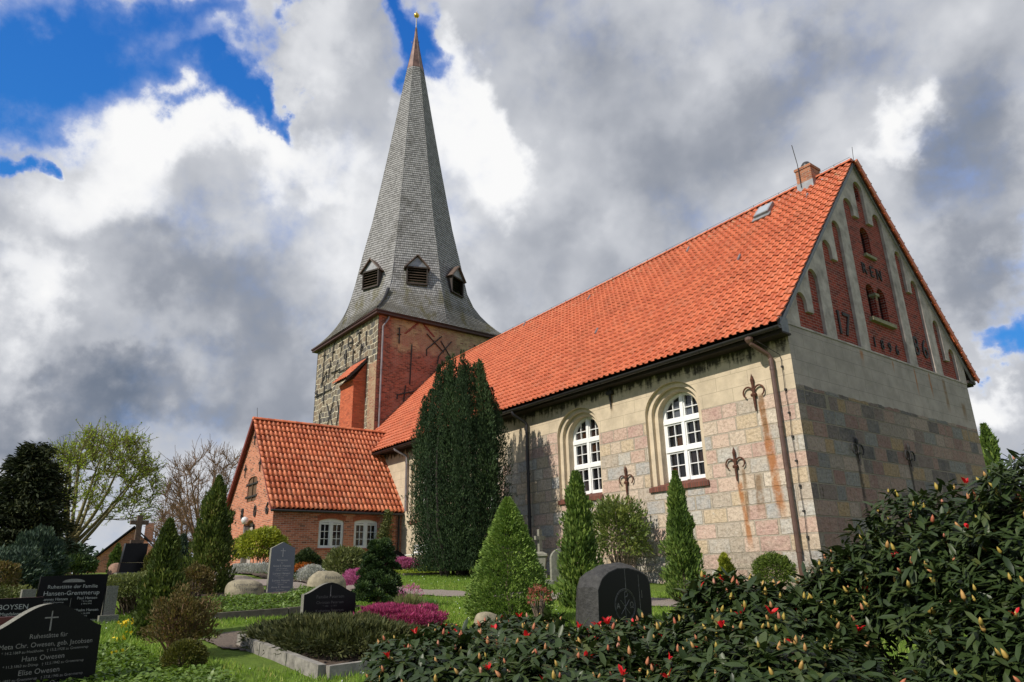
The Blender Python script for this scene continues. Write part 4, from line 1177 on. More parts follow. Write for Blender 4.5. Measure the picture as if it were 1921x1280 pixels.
mb = MB()
zc = [16.62]
while zc[-1] < 39.2:
    dz = 0.20 * (0.55 if zc[-1] < 17.3 else 0.8 if zc[-1] < 18.5 else 0.96)
    zc.append(zc[-1] + dz)
zc[-1] = 39.25
vv = 0.0
for j in range(len(zc) - 1):
    za, zb_ = zc[j], zc[j + 1]
    Lr = []
    for z, extra in ((za, 0.034), (zb_, 0.0)):
        Lr.append([Vector((SX + (ring_r(z, k) + extra) * math.cos(math.pi * k / 4), SY + (ring_r(z, k) + extra) * math.sin(math.pi * k / 4), z)) for k in range(8)])
    und = [Vector((SX + (ring_r(za, k) - 0.01) * math.cos(math.pi * k / 4), SY + (ring_r(za, k) - 0.01) * math.sin(math.pi * k / 4), za)) for k in range(8)]
    for k in range(8):
        a, b_, c, d = Lr[0][k], Lr[0][(k + 1) % 8], Lr[1][(k + 1) % 8], Lr[1][k]
        wd = (b_ - a).length; wt = (c - d).length
        jog = (j % 7) * 0.031
        mb.add([a, b_, c, d], [(0, 1, 2, 3)], [[(-wd / 2 + jog, 0.2 * j + .01), (wd / 2 + jog, 0.2 * j + .01), (wt / 2 + jog, 0.2 * j + .2), (-wt / 2 + jog, 0.2 * j + .2)]])
        mb.add([und[k], und[(k + 1) % 8], b_, a], [(0, 1, 2, 3)], [[(0, .2 * j), (wd, .2 * j), (wd, .2 * j + .01), (0, .2 * j + .01)]])
spire = mb.build('spire', MT['shingle'], church)
mb = MB()
for k in range(8):
    mb.tube([(SX + (ring_r(z, k) + .0) * math.cos(math.pi * k / 4), SY + (ring_r(z, k) + .0) * math.sin(math.pi * k / 4), z) for z in (16.8, 17.2, 17.7, 18.3, 19, 20, 22, 25, 30, 35, 39.2)], 0.028, 5)
mb.build('hip_strips', MT['shingle'], church, spire)
# curl of the corner hip
mb = MB()
pts = []
for q in np.linspace(0, 1, 9):
    z = 16.75 + 1.85 * q
    r_ = ring_r(z, 7)
    pts.append((SX + (r_ + .04) * math.cos(-math.pi / 4), SY + (r_ + .04) * math.sin(-math.pi / 4), z + 0.05 + 0.10 * q))
mb.tube(pts, [0.05 + 0.07 * q for q in np.linspace(0, 1, 9)], 6)
mb.build('hip_curl', MT['pipe_dark'], church, spire)
mb = MB()
prof = [(39.22, 0.70), (39.5, 0.64), (41.2, 0.34), (42.6, 0.13), (43.5, 0.055)]
for j in range(len(prof) - 1):
    for k in range(8):
        p = [Vector((SX + r_ * math.cos(math.pi * kk / 4), SY + r_ * math.sin(math.pi * kk / 4), z)) for z, r_ in (prof[j], prof[j + 1]) for kk in (k, k + 1)]
        mb.add([p[0], p[1], p[3], p[2]], [(0, 1, 2, 3)])
for k in range(8): mb.tube([(SX + r_ * math.cos(math.pi * k / 4), SY + r_ * math.sin(math.pi * k / 4), z) for z, r_ in prof], 0.022, 4)
mb.tube([(SX - .25, SY - .2, 42.05), (SX + .3, SY + .2, 42.0)], 0.02, 4); mb.tube([(SX - .25, SY - .2, 42.05), (SX - .28, SY - .22, 42.25)], 0.02, 4)
mb.build('copper_cap', MT['copper'], church, spire)
mb = MB(); mb.tube([(SX, SY, 43.4), (SX, SY, 45.15)], 0.045, 8); mb.build('spire_rod', MT['lead'], church, spire)
mb = MB(); mb.lathe([(0.01, -.22), (.10, -.20), (.19, -.11), (.225, 0), (.19, .11), (.10, .2), (.05, .24), (.04, .38)], (SX, SY, 44.75), 16); mb.build('gilt_ball', MT['gold'], church, spire, smooth=True)


def dormer(ang, zb, ze, za, w):
    nrm = Vector((math.cos(ang), math.sin(ang), 0)); sd = Vector((-math.sin(ang), math.cos(ang), 0))
    d0 = Ro(zb) * math.cos(math.pi / 8) + 0.22
    C0 = Vector((SX, SY, 0))
    P = lambda s_, d, z: C0 + nrm * d + sd * s_ + Vector((0, 0, z))
    hw = w / 2
    mb = MB()
    mb.obox(P(-hw + .04, d0 - .5, (zb + ze) / 2), sd, nrm, (0, 0, 1), .04, .5, (ze - zb) / 2); mb.obox(P(hw - .04, d0 - .5, (zb + ze) / 2), sd, nrm, (0, 0, 1), .04, .5, (ze - zb) / 2)
    mb.obox(P(0, d0 - .5, zb + .04), sd, nrm, (0, 0, 1), hw, .52, .04); mb.obox(P(0, d0 - .02, ze), sd, nrm, (0, 0, 1), hw + .05, .05, .05)
    fr = mb.build('dormer', MT['dark_wood'], church)
    mb = MB()
    n_ = 6
    for k in range(n_):
        z = zb + .16 + (ze - zb - .2) * k / (n_ - 1) * .92
        up_ = (Vector((0, 0, 1)) * .45 + nrm * -.9).normalized()
        mb.obox(P(0, d0 - .10, z), sd, (nrm * .8 + Vector((0, 0, -.6))), up_, hw - .08, .085, .012)
    mb.build('louvre', MT['wood'], church, fr)
    mb = MB(); mb.obox(P(0, d0 - .26, (zb + ze) / 2), sd, nrm, (0, 0, 1), hw - .02, .03, (ze - zb) / 2); mb.build('dormer_void', MT['black'], church, fr)
    mb = MB(); mb.add([P(-hw, d0 - .03, ze + .03), P(hw, d0 - .03, ze + .03), P(0, d0 - .03, za - .02)], [(0, 1, 2)]); mb.build('dormer_gable', MT['lead'], church, fr)
    mb = MB()
    for sg in (-1, 1):
        a, b_ = P(sg * (hw + .14), d0 + .10, ze - .07), P(0, d0 + .10, za + .06)
        a2, b2 = P(sg * (hw + .14), d0 - .75, ze - .07), P(0, d0 - 1.2, za + .06)
        n2_ = (b_ - a).cross(a2 - a).normalized() * .05
        mb.add([a, b_, b2, a2, a + n2_, b_ + n2_, b2 + n2_, a2 + n2_], [(0, 1, 2, 3), (7, 6, 5, 4), (0, 4, 5, 1), (1, 5, 6, 2), (2, 6, 7, 3), (3, 7, 4, 0)])
        mb.beam(a + nrm * -.01, b_ + nrm * -.01, .06, .10, up=nrm)
    mb.beam(P(0, d0 - .06, ze), P(0, d0 - .06, za), .03, .03, up=nrm)
    mb.build('dormer_roof', MT['dormer_wood'], church, fr)


for a_ in (-22.5, -67.5, 22.5): dormer(R(a_), 19.35, 20.55, 21.35, 1.38)

# annex ---------------------------------------------------------------------------
AX, AY, AXW = -20.55, -6.1, -27.05
mb = MB()
seg = lambda y0, y1, zb, zs, rise: arch((y0 + y1) / 2, (y1 - y0) / 2, zb, zs, rise, 10)
aw = [seg(-4.06, -2.90, 2.78, 3.88, 0.13), seg(-2.40, -1.25, 2.78, 3.88, 0.13)]
panel(mb, [(AY, 1.4), (0.0, 1.4), (0.0, 4.42), (AY, 4.42)], aw, lambda u, v: (AX, u, v))
for l in aw: reveal(mb, l, lambda u, v, k: (AX - k, u, v), 0, 0.14)
dl = arch(-23.62, 0.72, 1.2, 3.86, 0.24, 10); sl = arch(-23.60, 0.62, 4.92, 5.90, 0.15, 8)
panel(mb, [(AXW, 1.3), (AX, 1.3), (AX, 4.46), (-23.8, 8.66), (AXW, 4.46)], [dl, sl], lambda u, v: (u, AY, v))
reveal(mb, dl, lambda u, v, k: (u, AY + k, v), 0, 0.35); reveal(mb, sl, lambda u, v, k: (u, AY + k, v), 0, 0.1)
panel(mb, [(AY, 1.4), (0, 1.4), (0, 4.42), (AY, 4.42)], [], lambda u, v: (AXW, u, v), flip=True)
annex = mb.build('annex', MT['brick_annex'], church)
mb = MB()
mb.box(AX - .1, AX + 0.05, AY - .05, -0.003, 1.3, 2.16); mb.box(AXW - .05, AX - .101, AY - .05, AY + .05, 1.3, 2.02)
mb.build('plinth', simple('dark_fieldstone', (0.085, 0.07, 0.06), 0.95, var=0.55, scale=3, bump=0.8, bscale=6), church, annex)
lint_ = simple('lintel_brick', (0.36, 0.095, 0.045), 0.85, var=0.35, scale=14)
for l in ((-4.06, -2.90), (-2.40, -1.25)):
    mb = MB()
    c, hw = (l[0] + l[1]) / 2, (l[1] - l[0]) / 2 + .08
    n_ = 17
    for k in range(n_):
        t_ = -1 + 2 * (k + .5) / n_
        z = 3.90 + 0.13 * (1 - t_ * t_); 
        mb.obox((AX + .004, c + t_ * hw, z + .12), (1, 0, 0), (0, 1, -.22 * t_), (0, .22 * t_, 1), .010, hw / n_ * .90, .105, rnd=random.Random(k).random())
    mb.build('window_arch', lint_, church, annex)
    mb = MB(); mb.box(AX - .1, AX + .03, c - hw, c + hw, 2.71, 2.775); mb.build('window_sill', lint_, church, annex)
for (y0, y1) in ((-4.06, -2.90), (-2.40, -1.25)):
    w = MB(); xf = AX - 0.05
    c = (y0 + y1) / 2; hw = (y1 - y0) / 2
    o, i_ = seg(y0, y1, 2.78, 3.88, .13), seg(y0 + .07, y1 - .07, 2.86, 3.83, .02)
    panel(w, o, [i_], lambda u, v: (xf, u, v)); reveal(w, i_, lambda u, v, k: (xf - k, u, v), 0, 0.05)
    w.box(xf - .05, xf + .03, c - .05, c + .05, 2.80, 3.86)
    w.box(xf - .05, xf + .05, y0 - .01, y1 + .01, 2.76, 2.83)
    for sg in (-1, 1):
        a, b_ = (c + .05, y1 - .07) if sg > 0 else (y0 + .07, c - .05)
        for q in (a + .02, b_ - .02): w.box(xf - .045, xf + .012, q - .025, q + .025, 2.83, 3.86)
        for q in (2.86, 3.80): w.box(xf - .045, xf + .011, a, b_, q - .03, q + .03)
        w.box(xf - .04, xf + .002, (a + b_) / 2 - .012, (a + b_) / 2 + .012, 2.85, 3.8)
        for q in (3.17, 3.48): w.box(xf - .04, xf + .0015, a, b_, q - .012, q + .012)
    fr = w.build('annex_window', MT['shaded_white'], church, annex)
    g = MB(); panel(g, o, [], lambda u, v: (xf - .042, u, v)); g.build('annex_pane', MT['glass'], church, annex)
mb = MB(); panel(mb, dl, [], lambda u, v: (u, AY + .33, v)); mb.build('doorway', MT['black'], church, annex)
mb = MB(); mb.box(-24.33, -24.26, AY + .02, AY + .30, 1.4, 3.86); mb.box(-24.25, -23.78, AY + .26, AY + .31, 1.4, 4.02); mb.build('door_leaf', MT['plaster_dim'], church, annex)
mb = MB(); panel(mb, sl, [], lambda u, v: (u, AY + .05, v)); mb.box(-23.63, -23.57, AY - .0, AY + .06, 4.94, 6.03)
sh = mb.build('shutter', simple('brown_shutter', (0.115, 0.062, 0.030), 0.7, var=0.25, scale=14), church, annex)
mb = MB()
for z in (5.15, 5.72): mb.box(-24.28, -22.92, AY - .02, AY + .03, z - .03, z + .03); mb.box(-24.40, -24.24, AY - .03, AY + .0, z - .05, z + .05); mb.box(-22.98, -22.84, AY - .03, AY, z - .05, z + .05)
mb.build('shutter_hinges', MT['iron'], church, annex)
for k, (ch, x) in enumerate((('1', -26.0), ('8', -24.6), ('0', -22.85), ('6', -21.3))):
    text_part(ch, 0.72, lambda a, b_, d, xx=x: (xx + a, AY - .03 - d, 4.20 + b_), MT['iron'], 'iron_numeral', church, annex, 0.02)
for (x, z) in ((-24.68, 6.45), (-22.66, 6.5), (-23.72, 7.85)):
    mb = MB()
    mb.tube([(x, AY - .05, z - .34), (x, AY - .05, z + .2), (x, AY - .05, z + .36)], [.025, .03, .004], 5)
    for sg in (-1, 1): mb.tube([(x, AY - .05, z), (x + sg * .1, AY - .05, z + .12), (x + sg * .17, AY - .05, z + .08), (x + sg * .15, AY - .05, z)], .02, 5)
    mb.build('annex_anchor', MT['iron'], church, annex)
mb = MB(); mb.tube([(-22.85, AY, 3.78), (-22.85, AY - .42, 3.78), (-22.85, AY - .42, 3.86)], .025, 6); mb.box(-22.9, -22.8, AY - .04, AY, 3.68, 3.88)
mb.build('lamp_bracket', MT['iron'], church, annex)
mb = MB(); mb.lathe([(.02, -.16), (.1, -.13), (.15, -.04), (.16, .03), (.12, .12), (.02, .17)], (-22.85, AY - .42, 4.02), 14)
mb.build('lamp_globe', simple('opal_globe', (0.62, 0.62, 0.60), 0.25), church, annex, smooth=True)


def keepN(P):
    lim = np.where(P[:, 2] < 7.45, 0.12, -0.5 + (P[:, 2] - 7.45) * 0.91 + 0.30)
    return P[:, 1] < lim
aroof = tiles('annex_roof', (-20.33, 1.0, 4.36), (-20.33, -6.28, 4.36), (-23.8, 1.0, 8.74), (-23.8, -6.28, 8.74), 34, 15, 0.075, 0.050, MT['tile_old'], church, keepN, seed=5, nprof=12, jit=0.010, roll=0.68)
mb = MB()
V = [(-27.25, -6.25, 4.30), (-27.25, 0.0, 4.30), (-23.8, .7, 8.70), (-23.8, -6.25, 8.70), (-20.40, -6.22, 4.30), (-20.40, -0.003, 4.30)]
mb.add(V, [(0, 1, 2, 3), (4, 3, 2, 5)])
mb.beam((-27.3, -6.27, 4.26), (-23.8, -6.27, 8.72), .10, .16, up=(-1, 0, 1)); mb.beam((-20.42, -6.2, 4.27), (-23.8, -6.2, 8.62), .10, .10, up=(1, 0, 1))
mb.build('annex_roof_boards', simple('red_verge', (0.17, 0.035, 0.025), 0.7, var=0.3), church, aroof)
mb = MB()
for y in np.arange(-6.30, 0.6, 0.34):
    V = []
    for q, yy in enumerate((y, y + .38)):
        for k in range(7):
            t_ = math.pi * k / 6; rr = .13 - .012 * q
            V.append((-23.8 + rr * 1.2 * math.cos(t_), yy, 8.75 + rr * math.sin(t_)))
    mb.add(V, [(k, k + 1, 7 + k + 1, 7 + k) for k in range(6)] + [tuple(range(7))], rnd=random.Random(int(y * 50)).random())
mb.build('annex_ridge_tiles', MT['tile_old'], church, aroof)
mb = MB()
mb.tube([(-20.28, -6.3, 4.28), (-20.28, -0.1, 4.28)], 0.055, 8); mb.tube([(-20.30, -0.28, 4.28), (-20.44, -0.20, 4.1), (-20.44, -0.20, 1.7)], 0.05, 8)
mb.tube([(-20.50, -0.95, 4.1), (-20.50, -0.95, 2.2)], 0.015, 4); mb.tube([(-20.50, -0.80, 4.1), (-20.50, -0.80, 2.2)], 0.012, 4)
mb.build('annex_gutter', MT['pipe_dark'], church, annex)
mb = MB(); mb.tube([(-23.8, -6.1, 8.8), (-23.95, -6.1, 9.35)], .012, 4); mb.build('annex_rod', MT['iron'], church, aroof)

# ------------------------------------------------------------------ ground
def graded(a, b, fa, fb, step, far):
    xs = list(np.arange(fa, fb + 1e-6, step))
    x = fa; s = step
    while x > a: s *= 1.35; x -= s; xs.insert(0, x)
    x = fb; s = step
    while x < b: s *= 1.35; x += s; xs.append(x)
    return xs


xs = graded(-600, 500, -26, 12, 0.5, 0); ys = graded(-500, 600, -20, 4, 0.5, 0)


def bumpy(x, y): return 0.025 * math.sin(x * 1.3 + math.sin(y * .7)) * math.cos(y * 1.1 + .4) + 0.012 * math.sin(x * 3.1 + y * 2.3)


gz = lambda x, y: ground_z(x, y) + bumpy(x, y)
mb = MB()
nx, ny = len(xs), len(ys)
mb.add([(x, y, gz(x, y)) for y in ys for x in xs], [(j * nx + i, j * nx + i + 1, (j + 1) * nx + i + 1, (j + 1) * nx + i) for j in range(ny - 1) for i in range(nx - 1)])
tag(mb.build('ground', MT['lawn'], smooth=True), kind='structure')


def strip(name, pts, widths, material, lift):
    # smooth the line
    P = [Vector((a, b, 0)) for a, b in pts]
    fine = []; wd = []
    for i in range(len(P) - 1):
        p0, p1, p2, p3 = P[max(i - 1, 0)], P[i], P[i + 1], P[min(i + 2, len(P) - 1)]
        for k in range(12):
            t_ = k / 12
            fine.append(0.5 * ((2 * p1) + (-p0 + p2) * t_ + (2 * p0 - 5 * p1 + 4 * p2 - p3) * t_ ** 2 + (-p0 + 3 * p1 - 3 * p2 + p3) * t_ ** 3))
            wd.append(widths[i] * (1 - t_) + widths[i + 1] * t_)
    fine.append(P[-1]); wd.append(widths[-1])
    mb = MB(); V = []
    for i, p in enumerate(fine):
        d = (fine[min(i + 1, len(fine) - 1)] - fine[max(i - 1, 0)]).normalized(); n_ = Vector((-d.y, d.x, 0))
        for k in range(7):
            q = p + n_ * wd[i] * (k / 6 - .5 + (0.04 * math.sin(i * 1.7 + k * 5) if k in (0, 6) else 0))
            V.append((q.x, q.y, gz(q.x, q.y) + lift))
    F = [(i * 7 + k, (i + 1) * 7 + k, (i + 1) * 7 + k + 1, i * 7 + k + 1) for i in range(len(fine) - 1) for k in range(6)]
    mb.add(V, [tuple(reversed(f)) for f in F])
    return tag(mb.build(name, material, smooth=True), kind='structure')


PATH = [(-24, -8.8), (-17, -9.6), (-12.5, -9.0), (-9.3, -8.1), (-7.0, -7.1), (-5.3, -6.0), (-2.0, -4.3), (2.0, -2.8), (4.5, 0), (6, 5), (6.5, 15)]
strip('path', PATH, [1.6] * len(PATH), MT['path'], 0.022)
strip('side_path', [(-12.8, -9.2), (-13.6, -10.6), (-14.4, -12.4), (-16, -17), (-18, -24)], [1.3] * 5, MT['path'], 0.030)


def patch_ground(name, poly, material, lift, kind='structure', rough=0.04, step=0.18):
    """a bed: gently humped sheet inside a polygon"""
    x0, x1 = min(p[0] for p in poly), max(p[0] for p in poly); y0, y1 = min(p[1] for p in poly), max(p[1] for p in poly)
    mb = MB(); idx = {}; V = []; F = []

    def ins(x, y):
        c = False; j = len(poly) - 1
        for i in range(len(poly)):
            if (poly[i][1] > y) != (poly[j][1] > y) and x < (poly[j][0] - poly[i][0]) * (y - poly[i][1]) / (poly[j][1] - poly[i][1]) + poly[i][0]: c = not c
            j = i
        return c
    rnd_ = random.Random(7)

    def vert(i, j):
        if (i, j) not in idx:
            x, y = x0 + i * step, y0 + j * step
            idx[(i, j)] = len(V); V.append((x, y, gz(x, y) + lift + rnd_.uniform(0, rough)))
        return idx[(i, j)]
    for i in range(int((x1 - x0) / step) + 1):
        for j in range(int((y1 - y0) / step) + 1):
            if ins(x0 + (i + .5) * step, y0 + (j + .5) * step): F.append((vert(i, j), vert(i + 1, j), vert(i + 1, j + 1), vert(i, j + 1)))
    mb.add(V, F)
    return tag(mb.build(name, material, smooth=True), kind=kind)


patch_ground('soil_bed', [(-1.6, -13.08), (1.38, -13.08), (1.38, -11.2), (0.2, -10.4), (-1.2, -9.8), (-2.4, -9.9), (-2.7, -10.8), (-2.6, -12.2)], MT['soil'], 0.03)
patch_ground('gravel_patch', [(-1.75 + .95 * math.cos(t_) * (1 + .2 * math.sin(3 * t_)), -13.05 + .52 * math.sin(t_) * (1 + .25 * math.cos(2 * t_))) for t_ in np.linspace(0, 2 * math.pi, 24)[:-1]], MT['path_dark'], 0.012, rough=.012, step=.09)
patch_ground('grave_bed', [(-9.6, -12.7), (-4.4, -12.7), (-4.4, -9.9), (-9.6, -8.9)], MT['soil'], 0.03)
patch_ground('wall_bed', [(-17.5, -4.6), (-12.3, -4.5), (-12.3, -2.9), (-17.5, -2.6)], MT['soil'], 0.03)
patch_ground('annex_bed', [(-20.5, -8.3), (-10.2, -8.4), (-9.6, -6.3), (-20.5, -5.9)], MT['soil'], 0.028)


def G3(x, y, dz=0.0): return (x, y, gz(x, y) + dz)


def kerb(label, a, b, h, w, material, name='kerb'):
    a_, b_ = Vector((a[0], a[1], gz(*a))), Vector((b[0], b[1], gz(*b)))
    mb = MB(); n_ = max(1, int((b_ - a_).length / 0.95)); d = (b_ - a_)
    rr = random.Random(int(a[0] * 100))
    for k in range(n_):
        p, q = a_ + d * (k / n_ + .004), a_ + d * ((k + 1) / n_ - .004)
        dz = rr.uniform(-.012, .012)
        mb.beam(p + Vector((0, 0, h / 2 - .06 + dz)), q + Vector((0, 0, h / 2 - .06 + dz)), w, h + .12)
    mb2 = MB(); mb2.V = [(v[0] - a_.x, v[1] - a_.y, v[2] - a_.z) for v in mb.V]; mb2.F = mb.F; mb2.U = mb.U; mb2.Rn = mb.Rn
    o = mb2.build(name, material); o.location = a_
    return tag(o, label, 'kerb')


kerb('pale concrete kerb along the near side of the juniper grave', (-1.45, -13.14), (1.40, -13.14), 0.14, 0.09, MT['kerb'], 'grave_kerb')
kerb('short pale kerb end of the juniper grave beside the rhododendrons', (1.45, -13.10), (1.45, -11.3), 0.13, 0.09, MT['kerb'], 'grave_kerb')
kerb('mossy stone edging in front of the leafy green grave bed', (-4.35, -12.75), (-4.35, -10.0), 0.13, 0.12, MT['kerb_dark'], 'grave_kerb')
kerb('low dark edging before the pink heather bed by the wall', (-12.25, -4.5), (-12.25, -2.9), 0.10, 0.10, MT['kerb_dark'], 'grave_kerb')


# ------------------------------------------------------------------ gravestones
def stone(name, label, x, y, e, outline, th, body, face=None, inset=0.0, lean=0.0, cat='gravestone', sink=0.05, group=None, side_body=None):
    """e: direction of the face's right hand on the ground; the face looks along (e.y,-e.x)"""
    r_ = thing(name, label, cat, G3(x, y), group or 'gravestones in the churchyard')
    e = Vector((e[0], e[1], 0)).normalized(); n_ = Vector((e.y, -e.x, 0)); upv = Vector((0, 0, 1))
    if lean: upv = (upv + e * lean).normalized()
    o = Vector(r_.location) - Vector((0, 0, sink))
    mp = lambda u, v, d: o + e * u + upv * v + n_ * d
    mb = MB(); mb.prism(outline, lambda u, v, d: mp(u, v, d), -th, 0.0)
    b_ = mb.build('slab', body, r_)
    if face is not None:
        cx = sum(p[0] for p in outline) / len(outline); cy = sum(p[1] for p in outline) / len(outline)
        fo = [(cx + (u - cx) * (1 - inset), cy + (v - cy) * (1 - inset)) for u, v in outline]
        mb = MB(); panel(mb, fo, [], lambda u, v: mp(u, v, 0.003)); mb.build('face', face, r_)
    return r_, mp


def lines(root, mp, rows, material, d=0.005):
    """rows: (text, size, middle u, baseline v)"""
    V = []; F = []
    for txt, size, u, v in rows:
        v_, f_ = text_part(txt, size, lambda a, b, k: mp(u + a, v + b, d + 0 * k), material, None, root, extrude=0.0)
        o = len(V); V += v_; F += [tuple(o + k for k in f) for f in f_]
    mb = MB(); mb.add(V, F); return mb.build('inscription', material, root)


def cross_mark(root, mp, u, v0, v1, arm, va, w, material):
    mb = MB()
    for q in ([(u - w, v0), (u + w, v0), (u + w * .7, v1), (u - w * .7, v1)], [(u - arm, va - w * .8), (u + arm, va - w * .8), (u + arm, va + w * .8), (u - arm, va + w * .8)]):
        mb.add([mp(a, b, 0.005 + 0.001 * (q[0][0] < u - w * 1.5)) for a, b in q], [(0, 1, 2, 3)])
    return mb.build('engraved_cross', material, root)


def bell(w, h, h1, n=24, p=.7):
    o = [(-w / 2, 0), (w / 2, 0)]
    for k in range(n + 1):
        u = w / 2 - w * k / n
        o.append((u, h1 + (h - h1) * (0.5 + 0.5 * math.cos(2 * math.pi * u / w)) ** p))
    return o


def roundtop(w, h, h1, n=14):
    return [(-w / 2, 0), (w / 2, 0)] + [(w / 2 * math.cos(math.pi * k / n), h1 + (h - h1) * math.sin(math.pi * k / n)) for k in range(n + 1)]


BG, LT, LP = MT['black_granite'], MT['letter'], MT['letter_pale']
st, mp = stone('gravestone', 'large dark bell-topped gravestone with a cross and many lines of names, at the left front', 0.30, -15.62, (-.30, .95), bell(1.02, .90, 0.66), 0.13, MT['rough_granite'], BG, 0.0, -0.02)
cross_mark(st, mp, 0.0, 0.64, 0.83, 0.065, 0.765, 0.008, LT)
lines(st, mp, [('Ruhestätte für', .062, 0.0, .575), ('Meta Chr. Owesen, geb. Jacobsen', .064, 0, .495), ('* 14.2.1869 zu Hockholm   † 15.2.1928 zu Gremmerup', .036, 0, .445),
               ('Hans Owesen', .070, -.02, .37), ('* 11.3.1863 zu Dürup   † 12.5.1942 zu Gremmerup', .036, 0, .32), ('Elise Owesen', .070, -.04, .245), ('* 1892 zu Gremmerup   † 27.8.1945 zu Gremmerup', .036, 0, .195),
               ('Anne-Katrin Owesen', .070, 0, .12), ('* 1910   † 17.12.1966 zu Gremmerup', .036, 0, .07)], LT)
st, mp = stone('gravestone', 'red granite gravestone mostly hidden behind the bell-topped one', -0.75, -15.90, (-.1, .99), [(-.46, 0), (.46, 0), (.46, .62), (.40, .70), (-.40, .70), (-.46, .62)], 0.14, MT['red_granite'], MT['red_granite'])
st, mp = stone('gravestone', 'wide black gravestone slab held between two grey granite posts', -5.30, -14.82, (-.06, 1), [(-.50, 0), (.50, 0), (.535, .88), (-.47, .86)], 0.10, BG, BG)
lines(st, mp, [('Ruhestätte der Familie', .082, .02, .66), ('Hansen-Gremmerup', .100, .02, .55), ('Johannes Hansen', .062, -.24, .47), ('* 17.12.1857 Gremmerup', .030, -.24, .43), ('† 28.7.1927', .034, -.24, .385), ('Meta C. Hansen', .062, -.24, .28), ('geb. Petersen', .034, -.24, .235),
               ('Paul Hansen', .062, .26, .475), ('* 2.11.1892', .034, .26, .43), ('† 14.6.1916', .034, .26, .39), ('Wilhelm Hansen', .062, .25, .28), ('* 21.10.1898', .034, .25, .235), ('† 1918', .034, .25, .195), ('Thomas Hansen', .060, .27, .12)], LP)
mb = MB(); mb.add([mp(.015, .12, .005), mp(.021, .12, .005), mp(.021, .50, .005), mp(.015, .50, .005)], [(0, 1, 2, 3)])
V = [mp(.02 + .17 * math.cos(t_), .755 + .055 * math.sin(t_), .005) for t_ in np.linspace(0, math.pi, 13)]; mb.add(V, [tuple(range(13))]); mb.build('emblem', MT['letter'], st)
for s0, s1, tp in ((-.70, -.505, .66), (.54, .72, .68)):
    mb = MB(); mb.prism([(s0, 0), (s1, 0), (s1, tp), (s0, tp)], mp, -.14, .03); mb.build('post', MT['rough_granite'], st)
for q in ((.46, .76, .20), (-.76, -.46, .18)):
    mb = MB(); mb.prism([(q[0], -.1), (q[1], -.1), (q[1], q[2]), (q[0], q[2])], mp, -.02, .16); mb.build('footing', MT['rough_granite'], st)
st, mp = stone('gravestone', 'low dark slab gravestone at the left edge with a pale family name', -3.75, -15.72, (-.06, 1), [(-.40, 0), (.36, 0), (.38, .66), (-.33, .65), (-.38, .60)], 0.12, MT['red_granite'], BG)
lines(st, mp, [('BOYSEN', .10, .02, .50), ('Magdalene', .062, .0, .42), ('geb. Gosau', .042, 0, .365), ('* 24.1.1912   † 16.5.1999', .034, 0, .32), ('Walter', .062, 0, .24)], LP)
st, mp = stone('gravestone', 'tall blue-grey gravestone with pointed top and white cross by the yellow-green shrub', -8.83, -9.89, (.10, 1), [(-.31, 0), (.31, 0), (.30, 1.14), (.0, 1.29), (-.29, 1.14)], 0.15, MT['old_stone'], MT['grey_granite'])
cross_mark(st, mp, 0, .93, 1.14, .062, 1.075, .008, LP)
lines(st, mp, [('Ruhestätte', .062, 0, .83), ('für', .045, 0, .77), ('Anna E. Hansen', .070, 0, .69), ('geb. Lorenzen', .045, 0, .635), ('* 17.5.1862   † 17.10.1931', .032, 0, .59), ('Lorenz Hansen', .070, 0, .51), ('* 14.4.1858   † 29.11.1937', .032, 0, .465), ('Landwirt', .040, 0, .415),
               ('Lorenz Hansen', .070, 0, .345), ('* 21.7.1895   † 3.5.1968', .032, 0, .30), ('Gutswirt', .040, 0, .255), ('Anne E. Hansen', .070, 0, .185), ('geb. Hansen', .040, 0, .14), ('* 18.2.1903   † 17.6.1985', .032, 0, .10)], LP)
st, mp = stone('gravestone', 'black gravestone with a low arched top and worn lettering behind the juniper', -2.75, -11.25, (.06, 1), bell(0.92, 0.70, 0.52, p=.8), 0.14, MT['rough_granite'], BG)
lines(st, mp, [('Familie Petersen', .075, 0, .45), ('Christian Petersen', .065, 0, .36), ('* 1881   † 1953', .04, 0, .31), ('Katharina Petersen', .065, 0, .23), ('* 1886   † 1961', .04, 0, .18)], MT['letter_dim'])
mb = MB(); mb.add([mp(-.006, .48, .0065), mp(.006, .48, .0065), mp(.004, .66, .0065), mp(-.003, .66, .0065)], [(0, 1, 2, 3)]); mb.build('stain', MT['letter'], st)
st, mp = stone('gravestone', 'black arched gravestone with an engraved ornament beside the white bench', -15.77, -2.85, (.08, 1), bell(0.86, 0.74, 0.54, p=.8), 0.13, MT['old_stone'], BG)
lines(st, mp, [('Adda Sachau', .11, 0, .30), ('* 1902   † 1984', .05, 0, .21)], LP)
mb = MB()
for k in range(5):
    a_ = math.pi * (.2 + .15 * k); mb.tube([mp(.0, .42, .008), mp(.09 * math.cos(a_), .46 + .05 * math.sin(a_), .008), mp(.16 * math.cos(a_), .46 + .12 * math.sin(a_), .008)], .007, 4)
mb.build('ornament', LT, st)
st, mp = stone('gravestone', 'grey weathered round-topped gravestone against the granite wall', -7.36, -1.75, (.25, .97), roundtop(0.78, 1.02, 0.70), 0.12, MT['old_stone'], MT['old_stone'])
lines(st, mp, [('Hier ruhen', .07, 0, .78), ('I. Petersen', .09, 0, .66), ('geb. Hansen', .05, 0, .58), ('* 1. März 1821', .06, 0, .48), ('† 7. Juni 1890', .06, 0, .38), ('C. Petersen', .06, 0, .28), ('* 1815 † 1894', .05, 0, .18)], LT)

